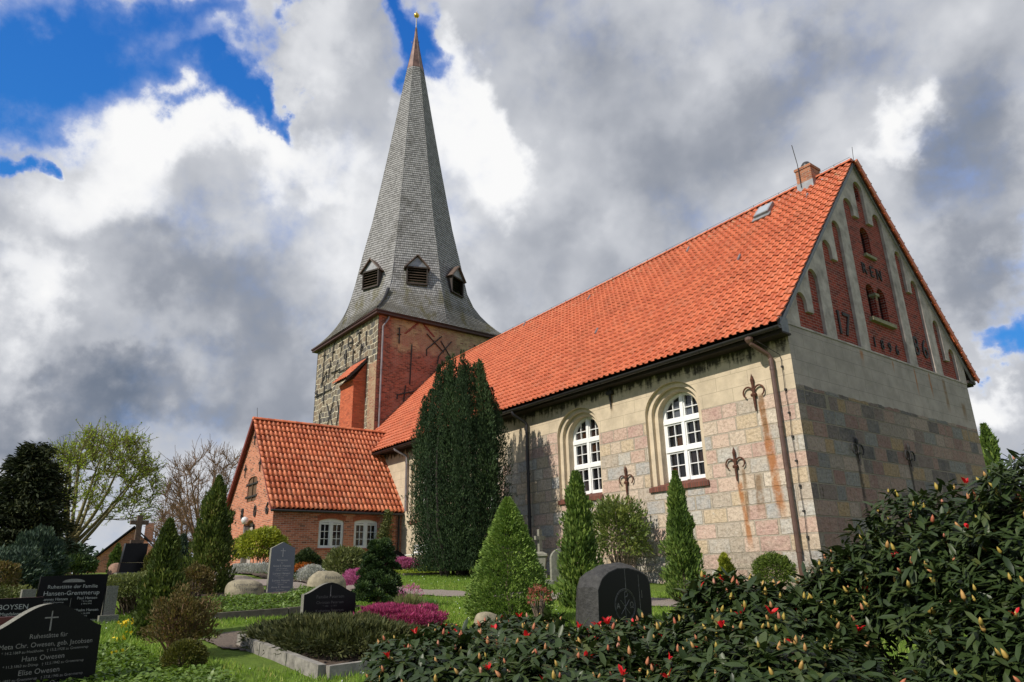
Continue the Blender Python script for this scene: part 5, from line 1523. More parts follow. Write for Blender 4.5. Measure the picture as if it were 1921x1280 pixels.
# alpha and omega stone
out = [(-.58, 0), (.63, 0), (.66, .42), (.65, .74), (.58, .86), (.44, .93), (.20, .985), (-.06, .985), (-.28, .925), (-.44, .83), (-.55, .66)]
r_ = thing('gravestone', 'massive rough black gravestone with a polished face and a round engraved emblem behind the rhododendrons', 'gravestone', G3(0.62, -7.60), 'gravestones in the churchyard')
e = Vector((-.04, 1, 0)).normalized(); n_ = Vector((e.y, -e.x, 0)); o = Vector(r_.location) - Vector((0, 0, .06))
mp = lambda u, v, d: o + e * u + Vector((0, 0, v)) + n_ * d
mb = MB(); rr = random.Random(4); V = []; F = []
N_ = len(out); out = [(u * 1.17 if u > 0 else u, v) for u, v in out]
layers = [(0.0, 1.0, 0), (-.08, 1.05, .014), (-.22, 1.09, .022), (-.38, 1.07, .028), (-.52, .99, .02)]
for d, sc, j in layers:
    for (u, v) in out:
        V.append(mp(u * sc + rr.uniform(-j, j), max(0, v * (1 + (sc - 1) * .9)) + rr.uniform(-j, j) * (v > 0), d + rr.uniform(-j, j)))
for l in range(len(layers) - 1):
    for k in range(N_): F.append((l * N_ + k, l * N_ + (k + 1) % N_, (l + 1) * N_ + (k + 1) % N_, (l + 1) * N_ + k))
F = [tuple(reversed(f)) for f in F]
F.append(tuple(range((len(layers) - 1) * N_, len(layers) * N_))[::-1]); F.append(tuple(range(N_)))
mb.add(V, F); mb.build('block', MT['rough_black'], r_)
mb = MB(); panel(mb, [(u * .975, v * .985) for u, v in out], [], lambda u, v: mp(u, v, .004)); mb.build('face', BG, r_)
mb = MB()
ring = lambda rr_, w: mb.tube([mp(.08 + rr_ * math.cos(t_), .40 + rr_ * math.sin(t_), .006) for t_ in np.linspace(0, 2 * math.pi, 33)], w, 4)
ring(.255, .0045); ring(.235, .003)
for l in ([(.08, .19), (.08, .60)], [(-.03, .26), (.19, .48)], [(.19, .26), (-.03, .48)], [(.08, .60), (.13, .61), (.155, .57), (.13, .53), (.08, .525)]):
    mb.tube([mp(a, b, .006) for a, b in l], .006, 4)
mb.build('emblem', MT['letter_worn'], r_)
lines(r_, mp, [('A', .13, -.09, .35), ('Ω', .13, .245, .35)], MT['letter_worn'])
mb = MB()
for u, v0, v1 in ((.12, .62, .98), (.46, .05, .88), (.52, .5, .62)): mb.add([mp(u - .004, v0, .0055), mp(u + .004, v0, .0055), mp(u + .003, v1, .0055), mp(u - .003, v1, .0055)], [(0, 1, 2, 3)])
mb.build('lime_streaks', MT['letter'], r_)


def boulder(label, x, y, rx, ry, rz, material, seed, rows=None, e=(.1, 1), cat='gravestone', name='boulder_gravestone', sink=.25):
    rng = np.random.default_rng(seed)
    r_ = thing(name, label, cat, G3(x, y))
    V = []; F = []; n1, n2 = 14, 22
    P = []
    for i in range(n1 + 1):
        th = math.pi * i / n1
        for k in range(n2):
            ph = 2 * math.pi * k / n2
            P.append((math.sin(th) * math.cos(ph), math.sin(th) * math.sin(ph), math.cos(th)))
    P = np.array(P); q = 1 + 0.10 * snoise(P, 1.6, seed) + 0.04 * snoise(P, 4.5, seed + 3)
    Q = np.sign(P) * np.abs(P) ** 0.82 * q[:, None]
    E = Vector((e[0], e[1], 0)).normalized(); Nn = Vector((E.y, -E.x, 0)); o = Vector(r_.location)
    for p in Q: V.append(o + E * (p[0] * rx) + Nn * (p[1] * ry) + Vector((0, 0, rz * (p[2] + 1 - sink * 2) * (1 - .10 * p[0]))))
    for i in range(n1):
        for k in range(n2): F.append((i * n2 + k, (i + 1) * n2 + k, (i + 1) * n2 + (k + 1) % n2, i * n2 + (k + 1) % n2))
    mb = MB(); mb.add(V, F); mb.build('rock', material, r_, smooth=True)
    if rows:
        mp = lambda u, v, d: o + E * u + Vector((0, 0, v)) + Nn * (ry * 1.0 * math.sqrt(max(.05, 1 - (u / rx) ** 2 * .8 - ((v - rz * .55) / (rz * 1.45)) ** 2 * .9)) + .035)
        lines(r_, mp, rows, MT['letter_dim'], 0)
    return r_


boulder('rounded sandy boulder gravestone behind the arched black one', -7.60, -9.20, .47, .30, .40, MT['boulder'], 3, [('Petersen', .12, .05, .40)])
boulder('low sandy boulder gravestone with a short name beside the leafy bed', -7.40, -11.22, .43, .28, .29, MT['boulder'], 11, [('Lorenz Hansen', .10, .02, .30), ('1924 - 2009', .08, .02, .20)])
boulder('small mossy stone at the foot of the round green spruce', -0.40, -9.62, .22, .18, .17, MT['boulder'], 21, cat='stone', name='stone')
boulder('reddish boulder beside the black stone with a cross', -17.6, -12.05, .36, .3, .30, MT['boulder_red'], 31, cat='boulder', name='boulder')
boulder('little grey stone lying in the grass before the grey headstone', -6.6, -2.95, .17, .13, .10, MT['old_stone'], 41, cat='stone', name='stone')

# cross monuments
r_ = thing('cross_monument', 'black grave monument carrying a stone cross, far left before the brick house', 'grave cross', G3(-17.0, -11.8))
gx, gy, g0 = r_.location
mb = MB(); mb.box(gx - .28, gx + .28, gy - .46, gy + .46, g0 - .1, g0 + .16); mb.build('step', MT['rough_granite'], r_)
mb = MB(); mb.add([(gx - .2, gy - .40, g0 + .16), (gx + .2, gy - .40, g0 + .16), (gx + .2, gy + .40, g0 + .16), (gx - .2, gy + .40, g0 + .16), (gx - .17, gy - .38, g0 + .46), (gx + .17, gy - .38, g0 + .46), (gx + .17, gy + .38, g0 + .46), (gx - .17, gy + .38, g0 + .46)],
                  [(0, 3, 2, 1), (4, 5, 6, 7), (0, 1, 5, 4), (1, 2, 6, 5), (2, 3, 7, 6), (3, 0, 4, 7)])
mb.add([(gx - .17, gy - .36, g0 + .47), (gx + .17, gy - .36, g0 + .47), (gx + .17, gy + .33, g0 + .47), (gx - .17, gy + .33, g0 + .47), (gx - .14, gy - .30, g0 + 1.06), (gx + .14, gy - .30, g0 + 1.06), (gx + .14, gy + .36, g0 + 1.06), (gx - .14, gy + .36, g0 + 1.06)],
       [(0, 3, 2, 1), (4, 5, 6, 7), (0, 1, 5, 4), (1, 2, 6, 5), (2, 3, 7, 6), (3, 0, 4, 7)])
mb.build('block', BG, r_)
mb = MB(); mb.box(gx - .11, gx + .11, gy - .16, gy + .22, g0 + 1.065, g0 + 1.17); mb.box(gx - .08, gx + .08, gy - .05, gy + .11, g0 + 1.171, g0 + 1.95); mb.box(gx - .07, gx + .07, gy - .24, gy + .30, g0 + 1.66, g0 + 1.79)
mb.build('cross', MT['wood'], r_)
r_ = thing('cross_monument', 'small pale stone cross on a tapered pedestal beside the drainpipe', 'grave cross', G3(-8.9, -1.35))
gx, gy, g0 = r_.location
mb = MB(); mb.lathe([(.30, -.1), (.28, .10), (.19, .14), (.27, .62), (.34, .66), (.34, .72), (.12, .80)], (gx, gy, g0), 4); mb.build('pedestal', MT['old_stone'], r_)
mb = MB(); mb.box(gx - .05, gx + .05, gy - .06, gy + .06, g0 + .78, g0 + 1.50); mb.box(gx - .045, gx + .045, gy - .20, gy + .20, g0 + 1.17, g0 + 1.29); mb.build('cross', MT['old_stone'], r_)

# bench
r_ = thing('garden_bench', 'white slatted bench against the church wall beside the big yew', 'bench', G3(-17.75, -0.85))
gx, gy, g0 = r_.location
mb = MB()
for k in range(4): mb.box(gx - .8, gx + .8, gy - .22 + .12 * k, gy - .13 + .12 * k, g0 + .42, g0 + .45)
mb.build('seat', MT['white'], r_)
mb = MB()
for k in range(3): mb.obox((gx, gy + .30 + .03 * k, g0 + .56 + .13 * k), (1, 0, 0), (0, 1, -.2), (0, .2, 1), .8, .012, .045)
mb.build('backrest', MT['white'], r_)
for sx in (-.68, .68):
    mb = MB(); mb.box(gx + sx - .04, gx + sx + .04, gy - .2, gy - .12, g0 - .05, g0 + .42); mb.build('leg', MT['sandstone'], r_)
    mb = MB(); mb.box(gx + sx - .04, gx + sx + .04, gy + .24, gy + .30, g0 - .05, g0 + .86); mb.build('leg', MT['sandstone'], r_)

# ------------------------------------------------------------------ plants
UP = np.array([0, 0, 1.0])


def rand_dirs(rng, n):
    v = rng.normal(size=(n, 3)); return unit(v)


def rv(rng, n): return rng.random(n)


def cards(name, P, A, Lm, Wm, material, rng, root, fold=0.06, rnd=None, jl=.35, parent=None):
    n = len(P)
    N = unit(rand_dirs(rng, n) + 0.001)
    L = Lm * (1 + jl * rng.uniform(-1, 1, n)); Wd = Wm * (1 + jl * rng.uniform(-1, 1, n))
    V, Q = leaf_quads(P, A, N, L, Wd, fold)
    r_ = rng.random(n) if rnd is None else rnd
    return build_np(name, V, Q, None, r_, None, material, root, parent)


def trunk(root, h, r0, material, wob=0.05, n=6):
    b = Vector(root.location); rr = random.Random(int(b.x * 91 + b.y * 37))
    mb = MB(); k = 5
    mb.tube([b + Vector((rr.uniform(-wob, wob) * (i > 0), rr.uniform(-wob, wob) * (i > 0), -0.1 + (h + .1) * i / k)) for i in range(k + 1)], [r0 * (1 - .75 * i / k) for i in range(k + 1)], n)
    return mb.build('trunk', material, root)


def thuja(label, x, y, h, r, n, material, seed, prof=None, L=.11, Wd=.04, cat='conifer', name='thuja', group=None, up=.9, lump=.42, lf=4.6):
    rng = np.random.default_rng(seed)
    root = thing(name, label, cat, G3(x, y), group)
    b = np.array(root.location)
    if prof is None: prof = lambda q: np.minimum(1, (q / .10 + .45)) * (1 - q) ** .72
    K = max(60, n // 75)                                   # tufts: little upright flames of sprays all over the crown
    tk = rng.random(K) ** 0.85; ak = rng.random(K) * 2 * np.pi
    rk = 1 + lump * rng.normal(size=K) * .55
    ci = rng.integers(K, size=n); loose = rng.random(n) < .25
    t_ = np.where(loose, rng.random(n) ** .85, np.clip(tk[ci] + rng.normal(size=n) * .030 + .015, 0, .995))
    ang = np.where(loose, rng.random(n) * 2 * np.pi, ak[ci] + rng.normal(size=n) * .17 / np.maximum(.35, 1 - tk[ci]) ** .5)
    d = np.stack([np.cos(ang), np.sin(ang), np.zeros(n)], 1)
    q0 = d * r + UP * (t_ * h)[:, None]
    lum = np.where(loose, .9, rk[ci]) * (1 + .5 * lump * snoise(q0, lf, seed))
    rad = prof(t_) * r * lum * (0.58 + 0.50 * rng.random(n) ** .5)
    P = b + d * rad[:, None] + UP * (t_ * h * .97 + 0.02)[:, None]
    A = UP * up + d * .55 + rand_dirs(rng, n) * .45
    rn = np.clip(.5 + .28 * rng.normal(size=n) * .8 + .3 * snoise(q0, 2.1, seed + 9), 0, 1)
    cards('foliage', P - unit(A) * L * .5, A, L, Wd, material, rng, root, rnd=rn)
    trunk(root, h * .8, .05 + r * .06, MT['bark'])
    return root


# fastigiate yew: many upright plumes
rng = np.random.default_rng(5)
yew = thing('yew_tree', 'huge dark columnar yew of many upright plumes growing beside the nave wall', 'tree', G3(-11.05, -3.10))
yb = np.array(yew.location)
Ps = []; As = []; Rn = []
plumes = []
for k in range(58):
    a_ = rng.random() * 2 * np.pi; q = math.sqrt((k + .5) / 58)
    px_, py_ = q * 1.22 * math.cos(a_ + k * 2.4), q * 1.14 * math.sin(a_ + k * 2.4)
    side_ = px_ * .61 + py_ * .79                 # towards image right
    hh = 7.42 - .60 * q ** 2 + rng.normal() * .22 - (1.5 * (-side_ - .45) if side_ < -.45 else 0) - (2.2 * (side_ - .72) if side_ > .72 else 0)
    plumes.append((px_, py_, hh, .24 + .11 * rng.random(), q))
for (px_, py_, hh, pr, q) in plumes:
    n = int(2700 * (0.55 + .45 * q))
    t_ = rng.random(n); z = 0.15 + t_ * (hh - .15)
    lean = 1 + .36 * np.sin(np.clip(z / 7, 0, 1) * np.pi * .9) - .08
    pr_z = pr * np.minimum(1, (1 - t_) * 3.0 + .06) ** .85 * (1 + .4 * (z < 2.6))
    ang = rng.random(n) * 2 * np.pi
    d = np.stack([np.cos(ang), np.sin(ang), np.zeros(n)], 1)
    c = np.stack([px_ * lean, py_ * lean, z], 1)
    lum = 1 + .35 * snoise(c * 1.0 + d * .2, 4.2, k + px_) + .25 * snoise(c + d * .3, 11.0, px_)
    Ps.append(yb + c + d * (pr_z * lum * (0.35 + .75 * rng.random(n) ** .5))[:, None]); As.append(d * .55 + UP * 1.05 + rand_dirs(rng, n) * .45)
    Rn.append(np.clip(.42 + .20 * rng.normal(size=n) + .22 * snoise(c, 1.5, 3) + rng.normal() * .14, 0, 1))
P = np.concatenate(Ps); A = np.concatenate(As)
cards('foliage', P, A, .095, .030, MT['yew'], rng, yew, rnd=np.concatenate(Rn))
mb = MB()
for (px_, py_, hh, pr, q) in plumes[::3]:
    mb.tube([yb + np.array([px_ * .5, py_ * .5, -.1]), yb + np.array([px_, py_, 1.5]), yb + np.array([px_ * 1.1, py_ * 1.1, hh * .5]), yb + np.array([px_ * 1.0, py_ * 1.0, hh * .7])], [.07, .05, .03, .01], 5)
mb.build('trunk', MT['dark_wood'], yew)

# clipped looking dwarf spruce
rng = np.random.default_rng(9)
sp = thing('dwarf_spruce', 'dense bright green cone-shaped dwarf spruce on the lawn before the yew', 'conifer', G3(-1.0, -8.70))
b = np.array(sp.location); n = 38000; h, r = 2.04, .76
K = 1300
tk = rng.random(K) ** 1.3; ak = rng.random(K) * 2 * np.pi; rk = 1 + .075 * rng.normal(size=K)
ci = rng.integers(K, size=n); lo_ = rng.random(n) < .3
t_ = np.where(lo_, rng.random(n) ** 1.3, np.clip(tk[ci] + rng.normal(size=n) * .016, 0, .995)); ang = np.where(lo_, rng.random(n) * 6.283, ak[ci] + rng.normal(size=n) * .06 / np.maximum(.2, 1 - tk[ci]))
d = np.stack([np.cos(ang), np.sin(ang), np.zeros(n)], 1)
prof = (1 - t_) ** .74 * np.minimum(1, .78 + t_ * 2)
q0 = d * (prof * r)[:, None] + UP * (t_ * h)[:, None]
lum = np.where(lo_, .93, rk[ci]) * (1 + .05 * snoise(q0, 3, 6))
P = b + d * (prof * r * lum * (.80 + .24 * rng.random(n) ** .5))[:, None] + UP * (t_ * h + .02)[:, None]
cards('foliage', P, d * .8 + UP * .5 + rand_dirs(rng, n) * .5, .055, .026, MT['spruce'], rng, sp, rnd=np.clip(.5 + .25 * rng.normal(size=n) + .25 * snoise(q0, 9, 4), 0, 1))
trunk(sp, 1.4, .05, MT['bark'])

T_ = MT['thuja']
thuja('slender green thuja close to the pale rhododendron and the left church window', -2.0, -6.05, 2.84, .42, 17000, T_, 21, group='upright thujas', prof=lambda q: np.minimum(1, (q / .12 + .62)) * (1 - q) ** .52)
thuja('slim pointed thuja standing before the brick sill of the nearer church window', -1.23, -3.65, 2.84, .40, 15000, T_, 22, group='upright thujas', prof=lambda q: np.minimum(1, (q / .12 + .7)) * (1 - q) ** .66)
thuja('tall dark green thuja beside the annex gable, largest of the left group', -9.5, -11.45, 2.92, .60, 17000, MT['thuja_brown'], 23, group='upright thujas')
thuja('narrow leaning thuja in front of the brown twiggy shrub, left side', -2.98, -13.9, 1.75, .34, 13000, MT['thuja_brown'], 24, L=.075, Wd=.03, group='upright thujas', prof=lambda q: np.minimum(1, (q / .15 + .7)) * (1 - q) ** .62)
thuja('dark narrow conifer between the two left thujas', -19.9, -9.66, 1.35, .24, 4000, MT['blue_yew'], 25, group='upright thujas', name='columnar_conifer', prof=lambda q: np.minimum(1, (q / .1 + .6)) * (1 - q) ** .35)
thuja('small green conifer beside the reddish boulder', -20.3, -11.76, 1.05, .32, 3500, T_, 26, name='columnar_conifer')
thuja('yellowish rounded conifer just right of the black cross monument', -16.2, -11.35, .95, .30, 4000, MT['boxball'], 27, name='columnar_conifer', prof=lambda q: np.minimum(1, (q / .15 + .7)) * (1 - q) ** .45)
thuja('tiny yellow-green conifer with feathery tips by the church corner', -1.55, -1.7, .95, .32, 4500, MT['yellow'], 28, L=.10, name='columnar_conifer', lump=.5, lf=6)
thuja('tree with ragged dark green top just visible behind the far right corner', -4.4, 26.3, 7.0, 1.1, 6000, MT['thuja'], 29, L=.28, Wd=.13, cat='tree', name='conifer_tree', lump=.4, lf=1.6)


def shrub(name, label, x, y, radii, n, Lm, Wm, material, seed, zc=None, up=.35, lump=.16, lf=3.0, shell=.5, cat='shrub', group=None, stems=14, stem_mat=None, parts='foliage', flat=0.0, hollow=False, rot=0.0):
    rng = np.random.default_rng(seed)
    root = thing(name, label, cat, G3(x, y), group)
    b = np.array(root.location); rx, ry, rz = radii
    zc = rz * .8 if zc is None else zc
    d = rand_dirs(rng, n); d[:, 2] = np.where(d[:, 2] < -.55, -d[:, 2], d[:, 2])
    lum = 1 + lump * snoise(d, lf, seed) + .1 * snoise(d, lf * 2.7, seed + 2)
    q = d * (shell + (1 - shell) * rng.random(n) ** .6)[:, None] * lum[:, None]
    q = q * np.array([rx, ry, rz])
    if rot:
        c_, s_ = math.cos(rot), math.sin(rot); q = np.stack([q[:, 0] * c_ - q[:, 1] * s_, q[:, 0] * s_ + q[:, 1] * c_, q[:, 2]], 1)
    P = b + q + np.array([0, 0, zc])
    P[:, 2] = np.maximum(P[:, 2], b[2] + .01)
    A = d * .7 + UP * up + rand_dirs(rng, n) * .6
    if flat: A[:, 2] *= (1 - flat)
    rn = np.clip(.5 + .24 * rng.normal(size=n) + .28 * snoise(q, 3.5 / max(rx, .2), seed + 7), 0, 1)
    cards(parts, P, A, Lm, Wm, material, rng, root, rnd=rn)
    if stems:
        mb = MB(); rr = random.Random(seed)
        for k in range(stems):
            e = b + q[rng.integers(n)] * .9 + np.array([0, 0, zc])
            s0 = b + np.array([rr.uniform(-.2, .2) * rx, rr.uniform(-.2, .2) * ry, -.05])
            mb.tube([s0, s0 * .5 + e * .5 + np.array([0, 0, .06]), e], [.02, .014, .006], 4)
        mb.build('stems', stem_mat or MT['stem'], root)
    return root


# hinoki cypress: fan-like clumps
rng = np.random.default_rng(31)
hk = thing('dwarf_cypress', 'dark green lumpy dwarf cypress behind the magenta heather', 'conifer', G3(-4.15, -9.62))
b = np.array(hk.location); Ps = []; As = []; Rn = []
for k in range(46):
    z = 0.12 + 1.18 * (k / 46) ** .9; rr = .50 * (1 - (z / 1.5)) ** .75 + .03; a_ = k * 2.4
    c = np.array([math.cos(a_) * rr * rng.uniform(.45, 1), math.sin(a_) * rr * rng.uniform(.45, 1), z])
    n = 620; d = rand_dirs(rng, n); d[:, 2] = np.abs(d[:, 2]) * .9 - .15
    s_ = .17 * rng.uniform(.75, 1.25) * (1.15 - z * .35)
    Ps.append(b + c + d * (s_ * rng.random(n) ** .4)[:, None]); As.append(d + UP * .35 + rand_dirs(rng, n) * .4)
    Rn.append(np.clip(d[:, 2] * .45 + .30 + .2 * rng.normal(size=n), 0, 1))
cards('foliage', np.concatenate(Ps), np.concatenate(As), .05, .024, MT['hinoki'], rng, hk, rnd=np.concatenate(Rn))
trunk(hk, .9, .05, MT['bark'])

shrub('rhododendron', 'loose pale green rhododendron with bare stems against the pink granite wall', -5.75, -1.0, (1.15, .85, 1.12), 5200, .13, .05, MT['rhodo_wall'], 41, zc=1.35, up=.3, lump=.30, lf=3.6, shell=.35, stems=44)
shrub('box_bush', 'small round clipped box bush at the church corner', -0.55, -1.25, (.48, .48, .42), 9000, .045, .026, MT['box'], 42, zc=.55, lump=.06)
shrub('golden_shrub', 'large yellow-green shrub in front of the annex gable', -19.0, -7.0, (.85, 1.05, .68), 9000, .13, .05, MT['yellow'], 43, zc=.80, lump=.25, up=.1)
shrub('pieris_shrub', 'rounded pale green shrub in front of the annex wall left of the dark cypress', -11.6, -6.9, (.62, .66, .50), 5200, .11, .04, MT['olive'], 44, zc=.48, lump=.18)
shrub('dark_shrub', 'small dark green shrub behind the tall blue-grey gravestone', -12.9, -7.6, (.55, .45, .45), 4500, .09, .035, MT['rhodo'], 45, zc=.42)
shrub('juniper', 'low spreading olive juniper filling the kerbed grave', -0.55, -12.15, (1.85, .98, .22), 30000, .10, .022, MT['juniper'], 46, zc=.13, up=.35, lump=.22, lf=5, shell=.25, stems=20)
shrub('brown_shrub', 'twiggy brownish shrub in front of the narrow leaning thuja', -0.95, -14.05, (.41, .40, .38), 5600, .045, .020, MT['brown_leaf'], 47, zc=.36, lump=.45, lf=4.5, up=.7, stems=110, stem_mat=MT['twig_brown'])
shrub('box_ball', 'little golden-green clipped ball at the foot of the brown shrub', 0.02, -14.22, (.24, .24, .19), 9000, .026, .014, MT['boxball'], 48, zc=.16, lump=.05, stems=5, shell=.7)
shrub('hedge_shrub', 'rounded light olive shrub with bare dark stems right of the wide black gravestone', -6.2, -13.65, (.78, .82, .26), 14000, .05, .026, MT['olive'], 49, zc=.47, lump=.14, shell=.4, stems=60)
shrub('rose_shrub', 'reddish green shrub next to the low sandy boulder', -8.4, -12.0, (.38, .38, .36), 3200, .06, .03, MT['brown_leaf'], 50, zc=.36, lump=.25, stems=20)
shrub('green_shrub', 'small dark green bush at the foot of the tall thuja', -9.9, -12.2, (.42, .42, .34), 3600, .07, .03, MT['blue_yew'], 51, zc=.33)
shrub('silver_shrub', 'silvery white low shrub before the yellow-green bush', -14.7, -8.6, (.5, .95, .20), 8000, .05, .014, MT['silver'], 52, zc=.26, up=1.2, stems=0, cat='shrub')
shrub('silver_shrub', 'silvery white low shrub beside the orange heather', -10.1, -8.55, (.42, .40, .26), 6000, .05, .013, MT['silver'], 53, zc=.30, up=1.2, stems=0)
shrub('heather_bush', 'small orange heather under the annex wall', -12.6, -7.75, (.28, .36, .17), 2600, .05, .016, MT['orange'], 54, zc=.36, up=1.2, stems=0, cat='heather', group='heather cushions on the graves')
shrub('heather_bush', 'spreading magenta heather below the dark cypress', -1.72, -10.48, (.95, .62, .19), 22000, .055, .014, MT['heather'], 55, zc=.13, up=1.1, lump=.2, lf=5, stems=0, cat='heather', shell=.6, group='heather cushions on the graves')
shrub('heather_bush', 'pink heather between the sandy boulder and the dark cypress', -8.6, -7.75, (.42, .66, .28), 11000, .055, .015, MT['heather_pale'], 56, zc=.26, up=1.2, stems=0, cat='heather', rot=.4, group='heather cushions on the graves')
shrub('heather_bush', 'pink heather in front of the black gravestone near the bench', -14.3, -3.4, (.42, .72, .26), 9000, .07, .02, MT['heather_pale'], 57, zc=.24, up=1.2, stems=0, cat='heather', group='heather cushions on the graves')
shrub('heather_bush', 'few pink heather sprigs at the right foot of the dark cypress', -3.3, -9.35, (.30, .22, .18), 260, .05, .016, MT['heather_pale'], 58, zc=.35, up=1.0, stems=0, cat='heather', group='heather cushions on the graves')
shrub('sedge_tuft', 'pale green grassy tuft in the middle of the magenta heather', -1.7, -10.30, (.24, .22, .10), 900, .20, .010, MT['olive'], 59, zc=.22, up=1.6, stems=0, cat='plant')
shrub('sedge_tuft', 'dark green grassy tuft at the right end of the magenta heather', -2.1, -9.75, (.22, .20, .10), 800, .16, .010, MT['ivy'], 60, zc=.14, up=1.6, stems=0, cat='plant')
shrub('azalea', 'little red-leaved azalea in front of the round spruce', 0.1, -8.95, (.17, .20, .17), 230, .05, .025, leafmat('red_young_leaves', [(0, (0.20, 0.05, 0.03)), (1, (0.34, 0.12, 0.08))], .5, .3), 61, zc=.52, stems=16)
shrub('forsythia', 'yellow-green bush glimpsed behind the tall rhododendron', 3.3, 6.2, (1.0, 1.0, .9), 3600, .12, .06, MT['yellow'], 62, zc=1.3, lump=.3)
# left background evergreens
shrub('yew_bush', 'dark bluish yew bush at the left, behind the wide black gravestone', -12.7, -14.85, (.70, .66, .78), 11000, .12, .035, MT['blue_yew'], 63, zc=.65, up=.7, lump=.25)
shrub('yew_bush', 'lower dark bush in front of the bluish yew bush', -10.3, -15.4, (.75, .75, .60), 8000, .10, .035, MT['blue_yew'], 64, zc=.5, up=.5, lump=.22)
shrub('light_bush', 'small light green standard bush with a bare stem at the left edge', -7.7, -15.75, (.32, .32, .30), 1800, .06, .035, MT['brown_leaf'], 65, zc=.68, stems=8)
shrub('low_evergreen', 'low green evergreen behind the brick-house boulder', -17.6, -13.25, (.55, .55, .34), 4500, .10, .04, MT['hinoki'], 66, zc=.40, lump=.2)
shrub('low_evergreen', 'bright green low evergreen left of the beech trunk', -20.6, -13.3, (.5, .6, .34), 4000, .10, .04, MT['thuja'], 67, zc=.30, lump=.2)
shrub('boundary_hedge', 'long clipped olive hedge behind the gravestones at the left edge', -8.6, -16.6, (.9, 1.6, .22), 8000, .06, .03, MT['olive'], 68, zc=.34, lump=.05)
shrub('bush', 'dull green bushes in the gap under the beech', -34, -14.0, (2.0, 3.0, .9), 9000, .25, .12, MT['blue_yew'], 70, zc=1.0, lump=.3)
shrub('bush', 'green bushes between the tall thuja and the annex', -27.8, -8.2, (.7, .8, .7), 3000, .14, .06, MT['hinoki'], 71, zc=.5, lump=.3)

# climber on the annex wall
rng = np.random.default_rng(72)
cl = thing('climbing_plant', 'thin green climber trained up the annex wall beside the right window', 'climber', G3(-20.35, -1.0))
b = np.array(cl.location); n = 2600
t_ = rng.random(n); wid = .42 * (1 - t_) ** .6 + .06
P = b + np.stack([.05 + .22 * rng.random(n), rng.normal(size=n) * wid * .55 + .10 * np.sin(t_ * 9), t_ * 2.35], 1)
cards('foliage', P, UP * .4 + rand_dirs(rng, n), .11, .045, MT['olive'], rng, cl)
mb = MB()
for k in range(7):
    o_ = rng.normal() * .15; mb.tube([b + np.array([.05, o_ * .3, -.05]), b + np.array([.12, o_, .8]), b + np.array([.10, o_ * 1.6, 1.6]), b + np.array([.1, o_ * .7, 2.2])], [.02, .015, .01, .005], 4)
mb.build('stems', MT['stem'], cl)

# ---------------------------------------------------------------- deciduous trees


def grow(rng, base, h, spread, n_stems, levels, r0, splits=3, fan=1.0, gnarl=.18, ratio=.72, up=.35, dir_fn=None, lean=(0, 0, 0)):
    """recursive branching; returns segments (p0,p1,r0,r1,level) and twig tips"""
    segs = []; tips = []
    stack = []
    for k in range(n_stems):
        a_ = 2 * math.pi * (k + rng.random() * .6) / n_stems
        tilt = fan * (0.25 + .5 * rng.random()) if n_stems > 1 else 0.05
        d = np.array([math.cos(a_) * math.sin(tilt), math.sin(a_) * math.sin(tilt), math.cos(tilt)]) + np.array(lean)
        stack.append((np.array(base, float) + np.array([math.cos(a_), math.sin(a_), 0]) * r0 * .6, d / np.linalg.norm(d), h * .34, r0, 0))
    while stack:
        p, d, L, r, lv = stack.pop()
        k = 3
        pts = [p]
        for i in range(k):
            d = d + rng.normal(size=3) * gnarl + np.array([0, 0, up * .12]); d /= np.linalg.norm(d)
            q = pts[-1] + d * L / k
            segs.append((pts[-1], q, r * (1 - .3 * i / k), r * (1 - .3 * (i + 1) / k), lv)); pts.append(q)
        if lv >= levels:
            tips.append((pts[-1], d)); tips.append((pts[1], d)); continue
        m_ = int(splits) + (rng.random() < .4 + splits - int(splits))
        for j in range(m_):
            base_p = pts[-1] if j < 2 else pts[1 + j % 2]
            ax = rand_dirs(rng, 1)[0]; ax -= d * ax.dot(d); ax /= np.linalg.norm(ax) + 1e-9
            an = spread * (.45 + .6 * rng.random()) * (1.0 if j else .45)
            nd = d * math.cos(an) + ax * math.sin(an); nd[2] += up * .25; nd /= np.linalg.norm(nd)
            stack.append((base_p, nd, L * ratio * rng.uniform(.8, 1.15), r * .68 * (.62 if j else .9), lv + 1))
    return segs, tips


def seg_mesh(name, segs, material, root, parent=None, n=4, rmin=0.0):
    P0 = np.array([s_[0] for s_ in segs]); P1 = np.array([s_[1] for s_ in segs])
    R0 = np.maximum(np.array([s_[2] for s_ in segs]), rmin); R1 = np.maximum(np.array([s_[3] for s_ in segs]), rmin)
    D = unit(P1 - P0); ref = np.where(np.abs(D[:, 2:3]) < .9, np.array([[0, 0, 1.0]]), np.array([[1.0, 0, 0]]))
    A = unit(np.cross(D, ref)); B = np.cross(D, A)
    V = []
    for P, R_ in ((P0, R0), (P1, R1)):
        for k in range(n):
            t_ = 2 * math.pi * k / n; V.append(P + (A * math.cos(t_) + B * math.sin(t_)) * R_[:, None])
    V = np.stack(V, 1).reshape(-1, 3); o = (np.arange(len(segs)) * 2 * n)[:, None]
    Q = np.concatenate([o + np.array([k, (k + 1) % n, n + (k + 1) % n, n + k]) for k in range(n)], 0)
    return build_np(name, V, Q, None, np.full(len(Q), .5), None, material, root, parent)


